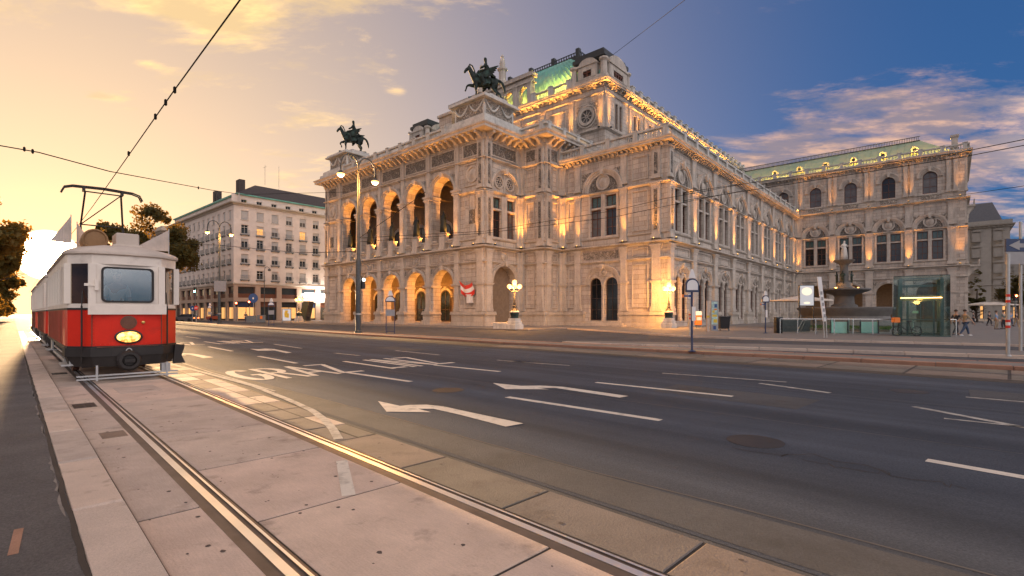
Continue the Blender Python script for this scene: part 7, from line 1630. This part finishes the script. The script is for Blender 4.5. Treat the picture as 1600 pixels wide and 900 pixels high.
# ------------------------------------------------------------------ people
mat('skin_tone', (.42, .26, .19), .6); mat('hair_brown', (.045, .028, .02), .6); mat('cloth_blue', (.16, .26, .42), .85, var=.15); mat('cloth_dark', (.035, .035, .042), .85, var=.2); mat('cloth_white', (.55, .54, .52), .85, var=.1); mat('cloth_tan', (.30, .24, .17), .85, var=.15); mat('cloth_green', (.10, .13, .11), .85, var=.15); mat('denim', (.05, .075, .13), .85, var=.2)
def person(x, y, rz, label, top, bottom, stride=.22, h=1.75, bag=None, long_hair=False, root=None):
    s_ = h / 1.83; root = root or tag(empty('person', TR(x, y, ZP_, rz, s_)), label, 'person', 'people on the plaza')
    st = stride
    n = {'hip': (0, 0, .98, (.155, .11)), 'wa': (0, 0, 1.14, (.14, .10)), 'chs': (0, .01, 1.38, (.175, .115)), 'nk': (0, .0, 1.55, .055), 'hd': (0, -.02, 1.70, .095), 'ht': (0, 0, 1.80, .075)}
    e = chain('hip', 'wa', 'chs', 'nk', 'hd', 'ht')
    for s, k in ((1, 'l'), (-1, 'r')):
        n.update({k + 't': (s * .09, 0, .90, .095), k + 'k': (s * .10, -st * .5 * s - .03, .50, .068), k + 'a': (s * .10, -st * s + .05, .10, .045), k + 'f': (s * .11, -st * s - .10, .035, .04), k + 's': (s * .19, 0, 1.44, .068), k + 'e': (s * .25, st * .5 * s, 1.16, .048), k + 'w': (s * .25, st * .8 * s - .08, .93, .036), k + 'h': (s * .24, st * .9 * s - .12, .84, .04)})
        e += [('hip', k + 't')] + chain(k + 't', k + 'k', k + 'a', k + 'f') + [('chs', k + 's')] + chain(k + 's', k + 'e', k + 'w', k + 'h')
    b = skin('body', n, e, 'skin_tone', root, None, 2, 'hip')
    # clothing: shirt and trousers as shells over the body
    sh = {k: n[k] for k in ('hip', 'wa', 'chs')}; sh = {k: (v[0], v[1], v[2], tuple(q * 1.10 for q in v[3])) for k, v in sh.items()}; se = chain('hip', 'wa', 'chs')
    for k in 'lr':
        for q in 'se': x_ = n[k + q]; sh[k + q] = (x_[0], x_[1], x_[2], x_[3] * 1.18)
        se += [('chs', k + 's'), (k + 's', k + 'e')]
    skin('shirt', sh, se, top, root, None, 2, 'wa')
    tr_ = {'hip': (0, 0, 1.0, (.17, .125))}; te = []
    for k in 'lr':
        for q in 'tka': x_ = n[k + q]; tr_[k + q] = (x_[0], x_[1], x_[2], x_[3] * 1.2)
        te += [('hip', k + 't')] + chain(k + 't', k + 'k', k + 'a')
    skin('trousers', tr_, te, bottom, root, None, 2, 'hip')
    MB(TR(0, .02, 1.72)).lathe([(.085, -.02), (.112, .03), (.10, .09), (.05, .135), (.01, .14)], 10).build('hair', 'hair_brown', root, smooth=True)
    if long_hair: MB(TR(0, .07, 1.5)).lathe([(.05, 0), (.09, .08), (.09, .22), (.05, .26)], 8).build('long_hair', 'hair_brown', root, smooth=True)
    m = MB()      # eyes, nose, mouth
    for s in (-1, 1): m.lathe([(.004, -.008), (.011, 0), (.004, .008)], 6, (s * .034, -.108, 1.715))
    m.box(-.022, .022, -.112, -.10, 1.645, 1.652); m.build('face', 'hair_brown', root); MB().rings([[(-.012, -.10, 1.675), (.012, -.10, 1.675), (0, -.10, 1.715)], [(-.006, -.128, 1.68), (.006, -.128, 1.68), (0, -.118, 1.69)]]).build('nose', 'skin_tone', root)
    for s, k in ((1, 'l'), (-1, 'r')):      # five fingers on each hand
        hx, hy, hz, _ = n[k + 'h']; hm = MB()
        for i in range(4): L = (.075, .085, .08, .065)[i]; hm.tube([(hx, hy - .025 + .017 * i, hz - .02), (hx, hy - .03 + .017 * i, hz - .02 - L * .6), (hx - s * .015, hy - .035 + .017 * i, hz - .02 - L)], .009, 5)
        hm.tube([(hx, hy - .03, hz + .01), (hx, hy - .06, hz - .02), (hx, hy - .068, hz - .05)], .010, 5); hm.build('fingers', 'skin_tone', root)
        fx, fy, fz, _ = n[k + 'f']; MB().rings([[(fx + a * .05, fy + .20 - .02, z) for a, z in ((-1, 0), (1, 0), (1, .07), (-1, .07))], [(fx + a * .055, fy + .05, z) for a, z in ((-1, 0), (1, 0), (.9, .085), (-.9, .085))], [(fx + a * .04, fy - .06, z) for a, z in ((-1, 0), (1, 0), (.8, .04), (-.8, .04))]]).build('shoe', 'cloth_white' if top == 'cloth_tan' else 'cloth_dark', root)
    if bag: MB(TR(.30, -.05, .45)).bbox(-.06, .06, -.18, .18, 0, .36, .03).build('carried_bag', bag, root)
    return root
person(0, 0, 0, '', 'cloth_white', 'cloth_dark', .04, root=DRIVER)
def pp(px, Y, *a, **k): x, y = at(px, Y); return person(x, y, *a, **k)
pp(1508, 33.5, R(80), 'person in tan top and jeans walking past the lift', 'cloth_tan', 'denim', .34); pp(1494, 35, R(95), 'person in dark coat walking just behind the lift railing', 'cloth_dark', 'cloth_dark', .3)
pp(1557, 47, R(30), 'person in blue shirt and tan trousers standing on the plaza', 'cloth_blue', 'cloth_tan', .06); pp(1568, 47.6, R(200), 'person in dark green jacket close beside the blue shirt', 'cloth_green', 'cloth_dark', .08, 1.8)
pp(1546, 62, R(10), 'person in black walking in the background left of the pair', 'cloth_dark', 'cloth_dark', .2); pp(1579, 60, R(0), 'person in pale blue shirt behind the banded post', 'cloth_blue', 'denim', .15, 1.82); pp(1588, 58, R(20), 'person in black top carrying a pale bag near the right edge', 'cloth_dark', 'cloth_tan', .18, 1.72, 'cloth_white'); pp(1521, 70, R(40), 'person in black by the wing corner with a white bag', 'cloth_dark', 'cloth_dark', .1, 1.7, 'cloth_white')
pp(384, 86, R(20), 'person in dark clothes crossing before the shops of the apartment building', 'cloth_dark', 'denim', .2)
parasol(*at(1538, 84), 'far left of two pale parasols before the grey building', 3.0, 3.1); parasol(*at(1553, 84), 'far right of two pale parasols before the grey building', 3.0, 3.1)
# dark shrub column at the wing corner
x, y = at(1526, 88); tree('clipped_shrub', 'dark evergreen shrub beside the grey building', x, y, 9.5, 1.4, 77, 3500, .2, 'leaves_dark', .1)['category'] = 'shrub'
x, y = at(1592, 90); tree('street_tree', 'dark street tree at the right edge under the direction sign', x, y, 9, 3.2, 78, 4500, .25, 'leaves_dark')
# ------------------------------------------------------------------ cars and far street things
def car(x, y, rz, label, paint, sc=1.0):
    o = tag(empty('car', TR(x, y, .02, rz, sc)), label, 'car', 'cars on the side street')
    sec = lambda ins, P: [[(px_, s * (.86 - ins * max(0, (pz - .85)) * .5), pz) for px_, pz in P] for s in (-1, 1)]
    lower = [(-2.1, .30), (2.1, .30), (2.2, .55), (2.15, .82), (1.2, .95), (-2.0, .98), (-2.2, .8), (-2.2, .5)]
    MB().rings(sec(0, lower)).build('body', paint, o)
    cab = [(-1.95, .96), (1.15, .94), (.45, 1.42), (-1.35, 1.46)]
    MB().rings([[(a * (1 if b < 1 else 1), s * (.82 if b < 1 else .62), b) for a, b in cab] for s in (-1, 1)]).build('cabin_glass', 'window_glass', o)
    MB().rings([[(a, s * .64, b) for a, b in ((-1.4, 1.44), (.5, 1.40), (.42, 1.48), (-1.3, 1.52))] for s in (-1, 1)]).build('roof', paint, o)
    for sx in (-1.3, 1.3):
        for s in (-1, 1): w = MB(TR(sx, s * .78, .32)).disc_y(0, 0, [(.32, -.1), (.32, .1), (.2, .11 * s), (.05, .11 * s)], 14).build('wheel', 'black_paint', o)
    for s in (-1, 1): MB().box(-2.23, -2.16, s * .62 - .16, s * .62 + .16, .62, .80).build('tail_light', 'red_glow_dim', o); MB().box(2.12, 2.2, s * .62 - .18, s * .62 + .18, .60, .76).build('headlight', 'white_paint', o)
    return o
mat('red_glow_dim', (.4, .03, .02), .4, emit=(1, .12, .03), estr=1.5); mat('car_grey', (.10, .10, .105), .3, spec=.6); mat('car_orange', (.38, .07, .02), .3, spec=.6)
x, y = at(290, 100); car(x, y, R(178), 'dark grey car driving left just right of the tram', 'car_grey'); x, y = at(343, 112); car(x, y, R(185), 'orange-red car crossing before the apartment building', 'car_orange', 1.1)
def traffic_light(x, y, h, glow, label, rz=0):
    o = tag(empty('traffic_light', TR(x, y, 0, rz)), label, 'traffic light', 'traffic lights'); MB().tube([(0, 0, 0), (0, 0, h)], .06, 8).build('pole', 'steel_grey', o); MB().bbox(-.2, .2, -.18, .12, h - .2, h + .75, .03).build('housing', 'black_paint', o); MB(TR(0, -.18, h + (.5 if glow == 'red_glow' else .05))).disc_y(0, 0, [(.13, 0), (.13, -.04), (.03, -.07)], 12).build('lens', glow, o); return o
traffic_light(*at(305, 84), 5.3, 'green_glow', 'tall green traffic light right of the tram'); traffic_light(*at(370, 90), 3.0, 'red_glow', 'left red traffic light before the shops'); traffic_light(*at(390, 90), 3.2, 'red_glow', 'right red traffic light before the shops'); traffic_light(*at(1586, 70), 3.6, 'red_glow', 'red traffic light at the right edge of the plaza')
def sign_post(px, Y, h, label, mt, shape='round', r=.35):
    x, y = at(px, Y); o = tag(empty('road_sign', TR(x, y, 0)), label, 'road sign', 'round road signs'); MB().tube([(0, 0, 0), (0, 0, h)], .04, 8).build('pole', 'galvanised', o); MB(TR(0, -.06, h)).disc_y(0, 0, [(r, .02), (r, -.02), (.02, -.025)], 18).build('disc', mt, o)
    if mt == 'blue_paint': MB(TR(0, -.06, h)).ext([(-.18, -.05), (.0, .2), (.18, -.05), (.07, -.05), (.07, -.2), (-.07, -.2), (-.07, -.05)], -.035, -.026).build('arrow', 'white_paint', o)
    else: MB(TR(0, -.06, h)).box(-.22, .22, -.035, -.026, -.05, .05).build('bar', 'white_paint', o)
    return o
sign_post(396, 84, 4.2, 'round blue arrow sign before the apartment building', 'blue_paint', r=.8); sign_post(307, 80, 2.5, 'round red no-entry sign right of the tram', 'red_paint'); sign_post(301, 96, 2.6, 'small blue sign left of the no-entry sign', 'blue_paint', r=.5)
x, y = at(448, 82); o = tag(empty('bus_shelter', TR(x, y, .1)), 'glass shelter panel with yellow poster left of the opera', 'bus shelter'); MB().box(-.75, -.67, -.05, .05, 0, 2.3).box(.67, .75, -.05, .05, 0, 2.3).box(-.75, .75, -.06, .06, 2.2, 2.34).box(-.67, .67, -.05, .05, .25, .35).build('frame', 'steel_grey', o); MB().box(-.66, .66, -.03, .03, .35, 2.2).build('poster', 'poster_glow', o); MB().ext([(-.3, .9), (.35, .8), (.4, 1.5), (.1, 1.6), (.3, 2.0), (-.2, 2.05), (-.4, 1.5)], -.045, -.035).build('poster_shape', 'yellow_paint', o)
x, y = at(400, 84); o = tag(empty('hoarding', TR(x, y, .1)), 'grey site hoarding with small orange notice before the shops', 'hoarding'); MB().box(-1.6, .1, -.06, .06, 0, 1.15).box(.2, 1.6, -.06, .06, 0, 1.25).build('panel', 'steel_grey', o); MB().box(.7, 1.1, -.08, -.065, .6, 1.1).build('notice', 'orange_paint', o)
x, y = at(477, 97); o = tag(empty('stair_canopy', TR(x, y, 0)), 'slanting dark glass canopy beside the left end of the opera', 'canopy'); MB().rings([[(-.9, -1.2, .3), (.5, -1.2, .3), (1.2, -1.2, 4.0), (.1, -1.2, 4.0)], [(-.9, 1.2, .3), (.5, 1.2, .3), (1.2, 1.2, 4.0), (.1, 1.2, 4.0)]]).build('glass_slope', 'window_glass', o); MB().box(-1.1, .6, -1.3, 1.3, 0, .3).build('base', 'steel_grey', o)
